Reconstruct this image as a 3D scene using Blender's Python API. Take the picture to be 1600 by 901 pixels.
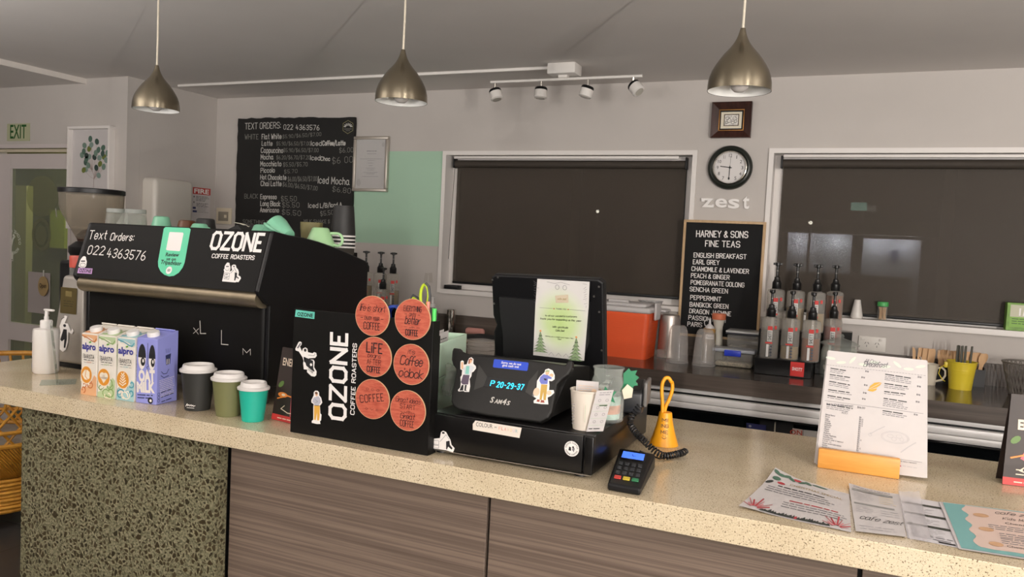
import bpy, bmesh, math, random
from mathutils import Vector, Matrix

for o in list(bpy.data.objects):
    bpy.data.objects.remove(o, do_unlink=True)
scene = bpy.context.scene
COL = scene.collection

# ---------------------------------------------------------------- camera, world, lights, exposure
cam_data = bpy.data.cameras.new('camera')
cam_data.sensor_fit = 'HORIZONTAL'
cam_data.sensor_width = 36.0
cam_data.lens = 27.732
cam_data.clip_start = 0.02
cam = bpy.data.objects.new('camera', cam_data)
COL.objects.link(cam)
cam.matrix_world = Matrix(((0.913451, -0.067172, 0.401366, 0.000), (0.404081, 0.032845, -0.914133, 0.000), (0.048221, 0.997201, 0.057146, 1.540), (0, 0, 0, 1)))
scene.camera = cam

world = bpy.data.worlds.new('world')
scene.world = world
world.use_nodes = True
world.node_tree.nodes['Background'].inputs[0].default_value = (0.35, 0.42, 0.6, 1)
world.node_tree.nodes['Background'].inputs[1].default_value = 0.006

scene.view_settings.view_transform = 'Standard'
scene.view_settings.look = 'None'
scene.view_settings.gamma = 1.0
scene.view_settings.use_curve_mapping = False
scene.view_settings.exposure = 0.06
scene.cycles.use_denoising = True
scene.cycles.max_bounces = 8
scene.cycles.transparent_max_bounces = 24
scene.cycles.caustics_reflective = False
scene.cycles.caustics_refractive = False
scene.cycles.sample_clamp_indirect = 4.0


def lamp(name, kind, loc, power, color=(1, .86, .7), size=.1, size_y=None, target=None, radius=None):
    d = bpy.data.lights.new(name, kind)
    d.energy = power
    d.color = color
    if kind == 'AREA':
        d.shape = 'RECTANGLE'
        d.size = size
        d.size_y = size_y or size
    elif radius is not None:
        d.shadow_soft_size = radius
    o = bpy.data.objects.new(name, d)
    COL.objects.link(o)
    o.location = loc
    if target is not None:
        o.rotation_euler = (Vector(target) - Vector(loc)).to_track_quat('-Z', 'Y').to_euler()
    return o


# the tall lit drinks fridge behind and to the right of the photographer throws the long shadows
for k in range(6):
    lamp('fridge_light', 'POINT', (1.92, -.91, .85 + .22 * k), 54, (1, .945, .885), radius=.012)
# unseen fill lamps added to brighten the room from the rear and left
lamp('rear_fill_lamp', 'POINT', (1.0, -2.8, 1.75), 115, (1, .95, .90), radius=.35)
lamp('left_fill_lamp', 'POINT', (-4.2, -1.0, 1.8), 16, (1, .93, .87), radius=.2)
# unseen upward area lights added to brighten the ceiling
lamp('ceiling_fill', 'AREA', (-3.3, .3, 1.65), 62, (1, .955, .92), 1.2, .5, (-3.2, .6, 5))
lamp('ceiling_fill', 'AREA', (1.9, 1.2, 1.6), 44, (1, .955, .92), .5, 1.2, (1.6, 1.4, 5))
lamp('ceiling_fill', 'AREA', (-.6, -1.4, 1.5), 115, (1, .955, .92), 1.6, .5, (-.6, -1.0, 5))
# light in the lobby behind the glass door
lamp('lobby_light', 'POINT', (-5.6, 4.3, 2.1), 22, (.92, 1, .55), radius=.1)


# ---------------------------------------------------------------- colours and materials
def lin(c):
    return c / 12.92 if c <= .04045 else ((c + .055) / 1.055) ** 2.4


def hx(h):
    return tuple(lin(int(h[i:i + 2], 16) / 255) for i in (0, 2, 4)) + (1,)


MATS = {}


def mat(name, color='808080', rough=.5, metal=0.0, spec=.5, noise=0.0, nscale=30, coat=0.0, emit=None, estr=0.0, bump=0.0):
    """plain surface with a slight procedural unevenness"""
    if name in MATS:
        return MATS[name]
    m = bpy.data.materials.new(name)
    m.use_nodes = True
    nt = m.node_tree
    b = nt.nodes['Principled BSDF']
    col = hx(color) if isinstance(color, str) else tuple(color) + (1,)
    b.inputs['Base Color'].default_value = col
    b.inputs['Roughness'].default_value = rough
    b.inputs['Metallic'].default_value = metal
    b.inputs['Specular IOR Level'].default_value = spec
    b.inputs['Coat Weight'].default_value = coat
    if emit:
        b.inputs['Emission Color'].default_value = hx(emit)
        b.inputs['Emission Strength'].default_value = estr
    if noise or bump:
        tc = nt.nodes.new('ShaderNodeTexCoord')
        n = nt.nodes.new('ShaderNodeTexNoise')
        n.inputs['Scale'].default_value = nscale
        n.inputs['Detail'].default_value = 4
        nt.links.new(tc.outputs['Object'], n.inputs['Vector'])
        if noise:
            r = nt.nodes.new('ShaderNodeValToRGB')
            r.color_ramp.elements[0].position = .3
            r.color_ramp.elements[1].position = .7
            r.color_ramp.elements[0].color = tuple(c * (1 - noise) for c in col[:3]) + (1,)
            r.color_ramp.elements[1].color = tuple(min(1, c * (1 + noise)) for c in col[:3]) + (1,)
            nt.links.new(n.outputs['Fac'], r.inputs['Fac'])
            nt.links.new(r.outputs['Color'], b.inputs['Base Color'])
        if bump:
            bp = nt.nodes.new('ShaderNodeBump')
            bp.inputs['Strength'].default_value = bump
            bp.inputs['Distance'].default_value = .004
            nt.links.new(n.outputs['Fac'], bp.inputs['Height'])
            nt.links.new(bp.outputs['Normal'], b.inputs['Normal'])
    MATS[name] = m
    return m


def new_mat(name):
    m = bpy.data.materials.new(name)
    m.use_nodes = True
    MATS[name] = m
    return m, m.node_tree, m.node_tree.nodes['Principled BSDF']


def ramp(nt, stops):
    r = nt.nodes.new('ShaderNodeValToRGB')
    e = r.color_ramp.elements
    while len(e) < len(stops):
        e.new(.5)
    for i, (p, c) in enumerate(stops):
        e[i].position = p
        e[i].color = hx(c) if isinstance(c, str) else (c, c, c, 1)
    return r


def coords(nt, scale=(1, 1, 1), kind='Object'):
    tc = nt.nodes.new('ShaderNodeTexCoord')
    mp = nt.nodes.new('ShaderNodeMapping')
    mp.inputs['Scale'].default_value = scale
    nt.links.new(tc.outputs[kind], mp.inputs['Vector'])
    return mp.outputs['Vector']


def noise_tex(nt, vec, scale, detail=4, rough=.5):
    n = nt.nodes.new('ShaderNodeTexNoise')
    n.inputs['Scale'].default_value = scale
    n.inputs['Detail'].default_value = detail
    n.inputs['Roughness'].default_value = rough
    nt.links.new(vec, n.inputs['Vector'])
    return n


def mix_rgb(nt, fac, a, b, mode='MIX'):
    m = nt.nodes.new('ShaderNodeMix')
    m.data_type = 'RGBA'
    m.blend_type = mode
    for s, v in ((m.inputs[0], fac), (m.inputs[6], a), (m.inputs[7], b)):
        if hasattr(v, 'links'):
            nt.links.new(v, s)
        elif isinstance(v, str):
            s.default_value = hx(v)
        else:
            s.default_value = v
    return m.outputs[2]


def wood(name, stops, scale=(3, 60, 60), rough=.45, spec=.4, nscale=1.0, bump=0.0):
    if name in MATS:
        return MATS[name]
    m, nt, b = new_mat(name)
    v = coords(nt, scale)
    n = noise_tex(nt, v, nscale, 6, .65)
    r = ramp(nt, stops)
    nt.links.new(n.outputs['Fac'], r.inputs['Fac'])
    nt.links.new(r.outputs['Color'], b.inputs['Base Color'])
    b.inputs['Roughness'].default_value = rough
    b.inputs['Specular IOR Level'].default_value = spec
    return m


def clear(name, tint='ffffff', thru=.85, rough=.03, body='c8ccc8'):
    """thin clear plastic or glass: mostly see-through, with a gloss that grows at the rim"""
    if name in MATS:
        return MATS[name]
    m, nt, b = new_mat(name)
    out = nt.nodes['Material Output']
    b.inputs['Base Color'].default_value = hx(body)
    b.inputs['Roughness'].default_value = rough
    t = nt.nodes.new('ShaderNodeBsdfTransparent')
    t.inputs[0].default_value = hx(tint)
    lw = nt.nodes.new('ShaderNodeLayerWeight')
    lw.inputs['Blend'].default_value = .16
    mr = nt.nodes.new('ShaderNodeMapRange')
    mr.inputs['To Min'].default_value = 1 - thru
    mr.inputs['To Max'].default_value = .6
    nt.links.new(lw.outputs['Facing'], mr.inputs['Value'])
    mx = nt.nodes.new('ShaderNodeMixShader')
    nt.links.new(mr.outputs[0], mx.inputs[0])
    nt.links.new(t.outputs[0], mx.inputs[1])
    nt.links.new(b.outputs[0], mx.inputs[2])
    nt.links.new(mx.outputs[0], out.inputs['Surface'])
    return m


# ---------------------------------------------------------------- mesh builder
class MB:
    """collects shapes and links them as ONE mesh object"""

    def __init__(self):
        self.v, self.f, self.fm, self.fs, self.mats = [], [], [], [], []

    def mi(self, m):
        if m not in self.mats:
            self.mats.append(m)
        return self.mats.index(m)

    def add(self, verts, faces, m, smooth=False):
        o = len(self.v)
        k = self.mi(m)
        self.v += [tuple(p) for p in verts]
        for f in faces:
            self.f.append([i + o for i in f])
            self.fm.append(k)
            self.fs.append(smooth)
        return self

    def box(self, x0, x1, y0, y1, z0, z1, m, bevel=0.0, seg=2, rot=None):
        bm = bmesh.new()
        bmesh.ops.create_cube(bm, size=1)
        for v in bm.verts:
            v.co = Vector(((x1 - x0) * v.co.x + (x0 + x1) / 2, (y1 - y0) * v.co.y + (y0 + y1) / 2, (z1 - z0) * v.co.z + (z0 + z1) / 2))
        if bevel:
            bmesh.ops.bevel(bm, geom=list(bm.edges), offset=bevel, segments=seg, profile=.5, affect='EDGES')
        if rot is not None:
            bm.transform(rot)
        return self.from_bm(bm, m, bevel > 0)

    def from_bm(self, bm, m, smooth=False):
        bm.verts.index_update()
        self.add([v.co.copy() for v in bm.verts], [[v.index for v in f.verts] for f in bm.faces], m, smooth)
        bm.free()
        return self

    def lathe(self, prof, m, c=(0, 0, 0), seg=32, smooth=True, axis=None, sx=1, sy=1):
        """profile [(radius, height)] turned about a vertical axis (or along 'axis')"""
        rows, verts, faces = [], [], []
        q = None
        if axis is not None:
            q = Vector((0, 0, 1)).rotation_difference(Vector(axis).normalized())
        c = Vector(c)
        for r, z in prof:
            if r < 1e-6:
                rows.append([len(verts)])
                pts = [Vector((0, 0, z))]
            else:
                rows.append(list(range(len(verts), len(verts) + seg)))
                pts = [Vector((r * sx * math.cos(2 * math.pi * i / seg), r * sy * math.sin(2 * math.pi * i / seg), z)) for i in range(seg)]
            verts += [(q @ p if q else p) + c for p in pts]
        for a, b in zip(rows, rows[1:]):
            for i in range(seg):
                j = (i + 1) % seg
                if len(a) == 1 and len(b) == 1:
                    continue
                if len(a) == 1:
                    faces.append([a[0], b[j], b[i]])
                elif len(b) == 1:
                    faces.append([a[i], a[j], b[0]])
                else:
                    faces.append([a[i], a[j], b[j], b[i]])
        return self.add(verts, faces, m, smooth)

    def tube(self, pts, r, m, seg=10, caps=True, closed=False, smooth=True):
        pts = [Vector(p) for p in pts]
        n = len(pts)
        rs = r if isinstance(r, (list, tuple)) else [r] * n
        verts, faces = [], []
        up = None
        for i, p in enumerate(pts):
            a = pts[(i - 1) % n] if (closed or i > 0) else p
            b = pts[(i + 1) % n] if (closed or i < n - 1) else p
            t = (b - a).normalized()
            if up is None:
                up = t.orthogonal().normalized()
            else:
                up = (up - t * up.dot(t))
                up = up.normalized() if up.length > 1e-6 else t.orthogonal().normalized()
            w = t.cross(up)
            for k in range(seg):
                an = 2 * math.pi * k / seg
                verts.append(p + (up * math.cos(an) + w * math.sin(an)) * rs[i])
        for i in range(n if closed else n - 1):
            j = (i + 1) % n
            for k in range(seg):
                l = (k + 1) % seg
                faces.append([i * seg + k, i * seg + l, j * seg + l, j * seg + k])
        if caps and not closed:
            faces.append(list(range(seg))[::-1])
            faces.append([(n - 1) * seg + k for k in range(seg)])
        return self.add(verts, faces, m, smooth)

    def prism(self, pts, o, u, v, depth, m, smooth=False):
        """flat outline pts (2D) in the plane (o,u,v), pushed back by depth along -(u x v)"""
        o, u, v = Vector(o), Vector(u), Vector(v)
        n = u.cross(v).normalized()
        a = [o + u * p[0] + v * p[1] for p in pts]
        b = [p - n * depth for p in a]
        k = len(pts)
        faces = [list(range(k)), list(range(2 * k - 1, k - 1, -1))]
        for i in range(k):
            j = (i + 1) % k
            faces.append([i, k + i, k + j, j])
        return self.add(a + b, faces, m, smooth)

    def ball(self, c, r, m, sc=(1, 1, 1), seg=20, ring=12):
        prof = [(math.sin(math.pi * i / ring) * r, -math.cos(math.pi * i / ring) * r * sc[2]) for i in range(ring + 1)]
        prof[0] = (0, prof[0][1])
        prof[-1] = (0, prof[-1][1])
        return self.lathe(prof, m, c, seg, True, None, sc[0], sc[1])

    def build(self, name, parent=None, sharp=40, recalc=True):
        me = bpy.data.meshes.new(name)
        org = Vector((0, 0, 0))
        if parent is not None and 'org' in parent:
            org = Vector(parent['org'])
        elif parent is None and self.v and getattr(self, 'own_origin', True):
            xs, ys, zs = zip(*self.v)
            org = Vector(((min(xs) + max(xs)) / 2, (min(ys) + max(ys)) / 2, min(zs)))
        me.from_pydata([(p[0] - org.x, p[1] - org.y, p[2] - org.z) for p in self.v], [], self.f)
        for m in self.mats:
            me.materials.append(m)
        me.polygons.foreach_set('material_index', self.fm)
        me.polygons.foreach_set('use_smooth', self.fs)
        if recalc:
            bm = bmesh.new()
            bm.from_mesh(me)
            bmesh.ops.recalc_face_normals(bm, faces=bm.faces)
            bm.to_mesh(me)
            bm.free()
        if any(self.fs):
            me.set_sharp_from_angle(angle=math.radians(sharp))
        me.update()
        ob = bpy.data.objects.new(name, me)
        COL.objects.link(ob)
        if parent is not None:
            ob.parent = parent
        else:
            ob.location = org
            ob['org'] = tuple(org)
        if parent is not None:
            ob['org'] = tuple(org)
        return ob


def tag(o, label=None, cat=None, group=None, kind=None):
    if label:
        o['label'] = label
    if cat:
        o['category'] = cat
    if group:
        o['group'] = group
    if kind:
        o['kind'] = kind
    return o


def thing(name, loc, label, cat, group=None):
    """an Empty at the thing's base that parents its parts"""
    e = bpy.data.objects.new(name, None)
    COL.objects.link(e)
    e.location = loc
    e.empty_display_size = .02
    e['org'] = tuple(loc)
    return tag(e, label, cat, group)


def kids(o):
    return [c for c in bpy.data.objects if c.parent == o]


def copy_thing(src, delta, label, group=None, rotz=0):
    """a copy of a thing together with copies of its parts and their sub-parts"""
    def cp(o, parent):
        c = o.copy()
        COL.objects.link(c)
        if parent is not None:
            c.parent = parent
        for k in kids(o):
            cp(k, c)
        return c
    r = cp(src, None)
    r.location = Vector(src.location) + Vector(delta)
    r.rotation_euler.z = src.rotation_euler.z + rotz
    r['label'] = label
    if group:
        r['group'] = group
    return r


# ---------------------------------------------------------------- strokes of hand lettering
GL = {
    'A': '02 28 42|14 34', 'B': '02 08 38 47 46 35 05|35 44 43 32 02', 'C': '47 38 18 07 03 12 32 43', 'D': '02 08 28 47 43 22 02',
    'E': '38 08 02 32|05 25', 'F': '38 08 02|05 25', 'G': '47 38 18 07 03 12 32 43 45 25', 'H': '02 08|42 48|05 45', 'I': '02 08',
    'J': '38 33 22 12 03', 'K': '02 08|48 05 42', 'L': '08 02 32', 'M': '02 08 24 48 42', 'N': '02 08 42 48',
    'O': '18 07 03 12 32 43 47 38 18', 'P': '02 08 38 47 46 35 05', 'Q': '18 07 03 12 32 43 47 38 18|34 42', 'R': '02 08 38 47 46 35 05|25 42',
    'S': '47 38 18 07 06 15 35 44 43 32 12 03', 'T': '08 48|28 22', 'U': '08 03 12 32 43 48', 'V': '08 22 48', 'W': '08 12 26 32 48',
    'X': '02 48|08 42', 'Y': '08 25 48|25 22', 'Z': '08 48 02 42',
    'a': '35 26 16 05 03 12 22 33|36 33 42', 'b': '08 02|05 16 26 35 33 22 12 03', 'c': '35 26 16 05 03 12 22 33', 'd': '38 32|35 26 16 05 03 12 22 33',
    'e': '04 34 35 26 16 05 03 12 22 33', 'f': '28 18 07 02|05 25', 'g': '36 31 20 10|35 26 16 05 03 12 22 33', 'h': '08 02|05 16 26 35 32',
    'i': '06 02|08 78', 'j': '16 11 00|18 88', 'k': '08 02|36 04 32', 'l': '08 02', 'm': '06 02|05 16 25 22|25 36 45 42', 'n': '06 02|05 16 26 35 32',
    'o': '16 05 03 12 22 33 35 26 16', 'p': '06 00|05 16 26 35 33 22 12 03', 'q': '36 30|35 26 16 05 03 12 22 33', 'r': '06 02|04 15 26',
    's': '35 26 16 05 14 24 33 22 12 03', 't': '18 13 22|06 26', 'u': '06 03 12 22 33 36|36 32', 'v': '06 22 46', 'w': '06 12 24 32 46',
    'x': '06 32|36 02', 'y': '06 23|46 10', 'z': '06 36 02 32',
    '0': '18 07 03 12 22 33 37 28 18', '1': '07 18 12', '2': '07 18 28 37 36 02 32', '3': '07 18 28 37 36 25 15|25 34 33 22 12 03',
    '4': '18 04 34|26 22', '5': '38 08 05 25 34 33 22 12 03', '6': '28 17 05 03 12 22 33 34 25 15 04', '7': '08 38 12',
    '8': '18 07 06 15 25 34 33 22 12 03 04 15|25 36 37 28 18', '9': '36 25 15 06 07 18 28 37 36 33 22 12',
    '$': '37 28 18 07 06 15 25 34 33 22 12 03|19 11', '/': '01 39', ':': '03 73|06 76', '.': '02 72', ',': '12 01', '&': '42 16 17 28 37 36 04 03 12 22 43',
    '-': '05 25', "'": '08 07', '!': '08 04|02 72', '(': '18 06 04 12', ')': '08 16 14 02', '+': '05 45|27 23', '=': '06 36|04 34', ' ': '',
}


def glyphs(text, gap=1.6):
    """stroke polylines of a text in glyph units (cap height 6) and its total width"""
    x, out = 0.0, []
    for ch in text:
        g = GL.get(ch, '')
        if not g:
            x += 2.6
            continue
        w = 0
        for s in g.split('|'):
            pts = []
            for t in s.split():
                a, b = int(t[0]), int(t[1]) - 2
                if a >= 7:                      # the dot of an i, a full stop
                    a = pts[-1][0] - x + .01
                    b = b - .45
                w = max(w, a)
                pts.append((x + a, b))
            out.append(pts)
        x += w + gap
    return out, max(x - gap, .5)


class Print:
    """flat print or paint on a surface: polygons, discs, strokes and lettering, each lying on the plane"""

    def __init__(self, frame, lift=.0006):
        f = FRAMES[frame] if isinstance(frame, str) else frame
        self.o, self.u, self.w = Vector(f[0]), Vector(f[1]).normalized(), Vector(f[2]).normalized()
        self.n = self.u.cross(self.w).normalized()
        self.lift = lift
        self.mb = MB()

    def at(self, p, layer=0):
        return self.o + self.u * p[0] + self.w * p[1] + self.n * (self.lift + layer * .00025)

    def poly(self, pts, m, layer=0):
        self.mb.add([self.at(p, layer) for p in pts], [list(range(len(pts)))], m)

    def rect(self, u0, u1, v0, v1, m, layer=0, r=0):
        if r:
            pts = []
            for cx, cy, a0 in ((u1 - r, v1 - r, 0), (u0 + r, v1 - r, 90), (u0 + r, v0 + r, 180), (u1 - r, v0 + r, 270)):
                pts += [(cx + r * math.cos(math.radians(a0 + k * 22.5)), cy + r * math.sin(math.radians(a0 + k * 22.5))) for k in range(5)]
        else:
            pts = [(u0, v0), (u1, v0), (u1, v1), (u0, v1)]
        self.poly(pts, m, layer)

    def disc(self, c, r, m, layer=0, ry=None, seg=24, a0=0, a1=360, rot=0):
        ry = ry or r
        k = seg if a1 - a0 >= 360 else seg + 1
        cr, sr = math.cos(math.radians(rot)), math.sin(math.radians(rot))
        pts = []
        for i in range(k):
            a = math.radians(a0 + (a1 - a0) * i / seg)
            x, y = r * math.cos(a), ry * math.sin(a)
            pts.append((c[0] + x * cr - y * sr, c[1] + x * sr + y * cr))
        self.poly(pts, m, layer)

    def ring(self, c, r, w, m, layer=0, seg=28, ry=None):
        ry = ry or r
        self.stroke([(c[0] + r * math.cos(2 * math.pi * i / seg), c[1] + ry * math.sin(2 * math.pi * i / seg)) for i in range(seg + 1)], w, m, layer)

    def stroke(self, pts, w, m, layer=0):
        h = w / 2
        for a, b in zip(pts, pts[1:]):
            dx, dy = b[0] - a[0], b[1] - a[1]
            l = math.hypot(dx, dy) or 1e-6
            dx, dy = dx / l * h, dy / l * h
            self.step = (getattr(self, 'step', 0) + 1) % 6      # overlapping strokes never lie in one plane
            self.poly([(a[0] - dx * .8 + dy, a[1] - dy * .8 - dx), (b[0] + dx * .8 + dy, b[1] + dy * .8 - dx),
                       (b[0] + dx * .8 - dy, b[1] + dy * .8 + dx), (a[0] - dx * .8 - dy, a[1] - dy * .8 + dx)], m, layer + self.step * .14)

    def hand(self, text, p0, p1, h, m, w=.13, layer=1, slant=0, gap=1.6, curve=0):
        """single-stroke lettering; w is the stroke in parts of the cap height"""
        strokes, tot = glyphs(text, gap)
        dx, dy = p1[0] - p0[0], p1[1] - p0[1]
        l = math.hypot(dx, dy)
        ex, ey = dx / l, dy / l
        sx, sy = l / tot, h / 6
        for s in strokes:
            q = []
            for gx, gy in s:
                a = gx * sx + slant * gy * sy
                b = gy * sy + curve * 4 * h * (gx / tot) * (1 - gx / tot)
                q.append((p0[0] + ex * a - ey * b, p0[1] + ey * a + ex * b))
            self.stroke(q, w * h, m, layer)

    def type(self, text, p0, p1, h, m, layer=1, bold=0.0, shear=0.0):
        """printed lettering (Blender's own font) fitted between two baseline points"""
        c = bpy.data.curves.new('type', 'FONT')
        c.body = text
        c.size = 1
        c.offset = bold
        c.shear = shear
        c.resolution_u = 2
        ob = bpy.data.objects.new('type', c)
        me = ob.to_mesh()
        co = [v.co.copy() for v in me.vertices]
        fs = [list(p.vertices) for p in me.polygons]
        ob.to_mesh_clear()
        bpy.data.objects.remove(ob)
        bpy.data.curves.remove(c)
        if not co:
            return
        x0, x1 = min(p.x for p in co), max(p.x for p in co)
        dx, dy = p1[0] - p0[0], p1[1] - p0[1]
        l = math.hypot(dx, dy)
        ex, ey = dx / l, dy / l
        sx, sy = l / (x1 - x0), h / .69
        self.mb.add([self.at((p0[0] + ex * (p.x - x0) * sx - ey * p.y * sy, p0[1] + ey * (p.x - x0) * sx + ex * p.y * sy), layer) for p in co], fs, m)

    def lines(self, p0, p1, n, step, h, m, layer=1, seed=1, ragged=.3):
        """a paragraph of small print, word by word"""
        rnd = random.Random(seed)
        dx, dy = p1[0] - p0[0], p1[1] - p0[1]
        l = math.hypot(dx, dy)
        ex, ey = dx / l, dy / l
        for i in range(n):
            x, end = 0, l * (1 - ragged * rnd.random())
            ox, oy = p0[0] + ey * step * i, p0[1] - ex * step * i
            while x < end:
                w = min(h * rnd.uniform(2, 6), end - x)
                if w < h * .8:
                    break
                self.poly([(ox + ex * x, oy + ey * x), (ox + ex * (x + w), oy + ey * (x + w)),
                           (ox + ex * (x + w) - ey * h * .6, oy + ey * (x + w) + ex * h * .6), (ox + ex * x - ey * h * .6, oy + ey * x + ex * h * .6)], m, layer)
                x += w + h * .7

    def arc(self, text, c, r, h, m, a_mid=90, span=120, layer=1, w=.16, out=True, mirror=False):
        """lettering around a circle"""
        strokes, tot = glyphs(text, 2.0)
        for s in strokes:
            q = []
            for gx, gy in s:
                fr = gx / tot - .5
                if mirror:
                    fr = -fr
                a = math.radians(a_mid - span * fr * (1 if out else -1))
                rr = r + (gy / 6 * h if out else -gy / 6 * h)
                q.append((c[0] + rr * math.cos(a), c[1] + rr * math.sin(a)))
            self.stroke(q, w * h, m, layer)

    def cut(self, name, parent):
        """close what was drawn so far as a part of its own"""
        o = self.mb.build(name, parent, recalc=False)
        self.mb = MB()
        return o

    def build(self, name, parent, label=None):
        o = self.mb.build(name, parent, recalc=False)
        if label:
            o['label'] = label
        return o


# flat surfaces that carry print: origin, direction to the right, direction up
def _n(v):
    l = math.sqrt(sum(c * c for c in v)); return tuple(c / l for c in v)
FRAMES = {
    'chalk': ((0, 3.978, 0), (1, 0, 0), (0, 0, 1)),
    'wall': ((0, 4.0, 0), (1, 0, 0), (0, 0, 1)),
    'cert': ((0, 3.985, 0), (1, 0, 0), (0, 0, 1)),
    'door': ((0, 3.3075, 0), (1, 0, 0), (0, 0, 1)),
    'glass': ((0, 3.345, 0), (1, 0, 0), (0, 0, 1)),
    'side': ((-3.935, 0, 0), (0, 1, 0), (0, 0, 1)),
    'top': ((0, 0, 1.05), (1, 0, 0), (0, 1, 0)),
    'panel': ((0, 1.675, 1.372), (1, 0, 0), _n((0, .053, .168))),
    'splash': ((0, 1.716, 0), (1, 0, 0), (0, 0, 1)),
    'board': ((0, 1.545, 0), (1, 0, 0), (0, 0, 1)),
    'coaster': ((0, 1.541, 0), (1, 0, 0), (0, 0, 1)),
    'drawer': ((0, 1.572, 0), (1, 0, 0), (0, 0, 1)),
    'pos': ((0, 1.600, 1.155), (1, 0, 0), _n((0, .38, .925))),
    'screen': ((0, 1.90, 1.25), (1, 0, 0), _n((0, -.2, .98))),
    'menu': ((0, 1.99, 1.06), (1, 0, 0), _n((0, .17, .985))),
    'letter': ((0, 3.9775, 1.1175), (1, 0, 0), (0, 0, 1)),
    'fridge': ((0, 3.45, 0), (1, 0, 0), (0, 0, 1)),
}


# ---------------------------------------------------------------- shared materials
WHITE = mat('white paint', 'e4dfda', .45)
INK = mat('black ink', '16161a', .6)
GREY_INK = mat('grey ink', '77757a', .7)
PAPER = mat('white paper', 'cac5c4', .7, noise=.02, nscale=8)
CHALK = mat('chalk', 'c9c7c2', .9)
CHALK_DIM = mat('faint chalk', '7f7e79', .9)
BLACK_PLASTIC = mat('black plastic', '111113', .4, spec=.35, noise=.1, nscale=20)
SATIN_BLACK = mat('satin black metal', '0e0e10', .36, spec=.32)
STICKER = mat('white sticker', 'efebe8', .4)
CHROME = mat('chrome', 'd8d4cc', .16, 1.0)
STEEL = mat('brushed steel', '98958f', .34, 1.0, noise=.08, nscale=12)

# ---------------------------------------------------------------- the room
WALL = mat('grey painted wall', 'c3bdb8', .75, noise=.015, nscale=6)
CEIL = mat('painted ceiling', 'dad5d1', .8, noise=.02, nscale=3)
GREENWALL = mat('sage green wall', 'abcdb4', .7, noise=.01, nscale=6)
FRAMEW = mat('white window paint', 'e6e1dd', .4)


def tiles():
    m, nt, b = new_mat('dark floor tiles')
    v = coords(nt, (1, 1, 1))
    br = nt.nodes.new('ShaderNodeTexBrick')
    br.offset = 0
    br.inputs['Scale'].default_value = 1
    br.inputs['Brick Width'].default_value = .45
    br.inputs['Row Height'].default_value = .45
    br.inputs['Mortar Size'].default_value = .004
    br.inputs['Color1'].default_value = hx('3a3836')
    br.inputs['Color2'].default_value = hx('423f3c')
    br.inputs['Mortar'].default_value = hx('2a2826')
    nt.links.new(v, br.inputs['Vector'])
    nt.links.new(br.outputs['Color'], b.inputs['Base Color'])
    b.inputs['Roughness'].default_value = .45
    return m


def struct(name, mb, parent=None):
    o = mb.build(name, parent)
    if parent is None:
        o['kind'] = 'structure'
    return o


struct('floor', MB().box(-8, 4.5, -5, 6.6, -.1, 0, tiles()))
struct('ceiling', MB().box(-4.293, 4.5, -5, 4.14, 2.394, 2.5, CEIL).box(-8, -4.293, -5, 6.6, 2.366, 2.5, CEIL).box(-4.293, -4.0, 3.4, 6.6, 2.394, 2.5, CEIL))
struct('trim_1', MB().box(-4.293, -4.281, -5, 3.3075, 2.362, 2.3935, mat('white ceiling trim', 'd8d2cc', .5)))

# back wall with its two window openings
W1 = (-2.204, -.799, 1.257, 2.027)
W2 = (-.417, 1.42, 1.264, 2.035)
bw = MB()
for x0, x1, z0, z1 in ((-3.935, W1[0], 0, 2.394), (W1[1], W2[0], 0, 2.394), (W2[1], 4.5, 0, 2.394),
                       (W1[0], W1[1], 0, W1[2]), (W1[0], W1[1], W1[3], 2.394), (W2[0], W2[1], 0, W2[2]), (W2[0], W2[1], W2[3], 2.394)):
    bw.box(x0, x1, 4.0, 4.14, z0, z1, WALL)
struct('wall_back', bw)
struct('trim_2', MB().box(-2.832, -2.226, 3.9985, 4.0005, 1.501, 2.047, GREENWALL))
struct('wall_side', MB().box(-4.03, -3.935, 3.3995, 4.14, 0, 2.394, WALL))
DL, DR, DT = -5.16, -4.389, 2.01
struct('wall_left', MB().box(-8, DL, 3.3075, 3.40, 0, 2.366, WALL).box(DR, -3.935, 3.3075, 3.399, 0, 2.394, WALL).box(DL, DR, 3.3075, 3.40, DT, 2.366, WALL))
struct('wall_right', MB().box(4.5, 4.6, -5, 4.14, 0, 2.394, WALL))
struct('wall_far_left', MB().box(-8.1, -8, -5, 6.6, 0, 2.366, WALL))
struct('wall_front', MB().box(-8, 4.5, -5.1, -5, 0, 2.394, WALL))
OLIVE = mat('lobby wall', '6f6a44', .8)
struct('wall_lobby', MB().box(-8, -4.03, 4.9, 5.0, 0, 2.366, OLIVE).box(-4.03, -3.93, 4.14, 6.1, 0, 2.394, OLIVE))


def window(n, W, mull):
    """white architrave, reveal lining, joinery and glass"""
    x0, x1, z0, z1 = W
    m = MB()
    for a in ((x0 - .02, x0 + .003, z0 - .02, z1 + .02), (x1 - .003, x1 + .02, z0 - .02, z1 + .02), (x0 + .003, x1 - .003, z1 - .003, z1 + .02)):
        m.box(a[0], a[1], 3.988, 4.12, a[2], a[3], FRAMEW)
    m.box(x0 + .003, x1 - .003, 3.982, 4.12, z0 - .022, z0 + .003, FRAMEW)
    for a in ((x0, x0 + .045, z0, z1), (x1 - .045, x1, z0, z1), (x0 + .045, x1 - .045, z1 - .04, z1), (x0 + .045, x1 - .045, z0, z0 + .035)):
        m.box(a[0], a[1], 4.085, 4.12, a[2], a[3], FRAMEW)
    for x in mull:
        m.box(x - .025, x + .025, 4.09, 4.12, z0 + .035, z1 - .04, mat('grey mullion', '8a8784', .5))
    w = struct('window_%d' % n, m)
    MB().box(x0 + .045, x1 - .045, 4.1, 4.104, z0 + .035, z1 - .04, clear('window glass', 'f4f6f6', .94)).build('pane', w)
    return w


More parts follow.
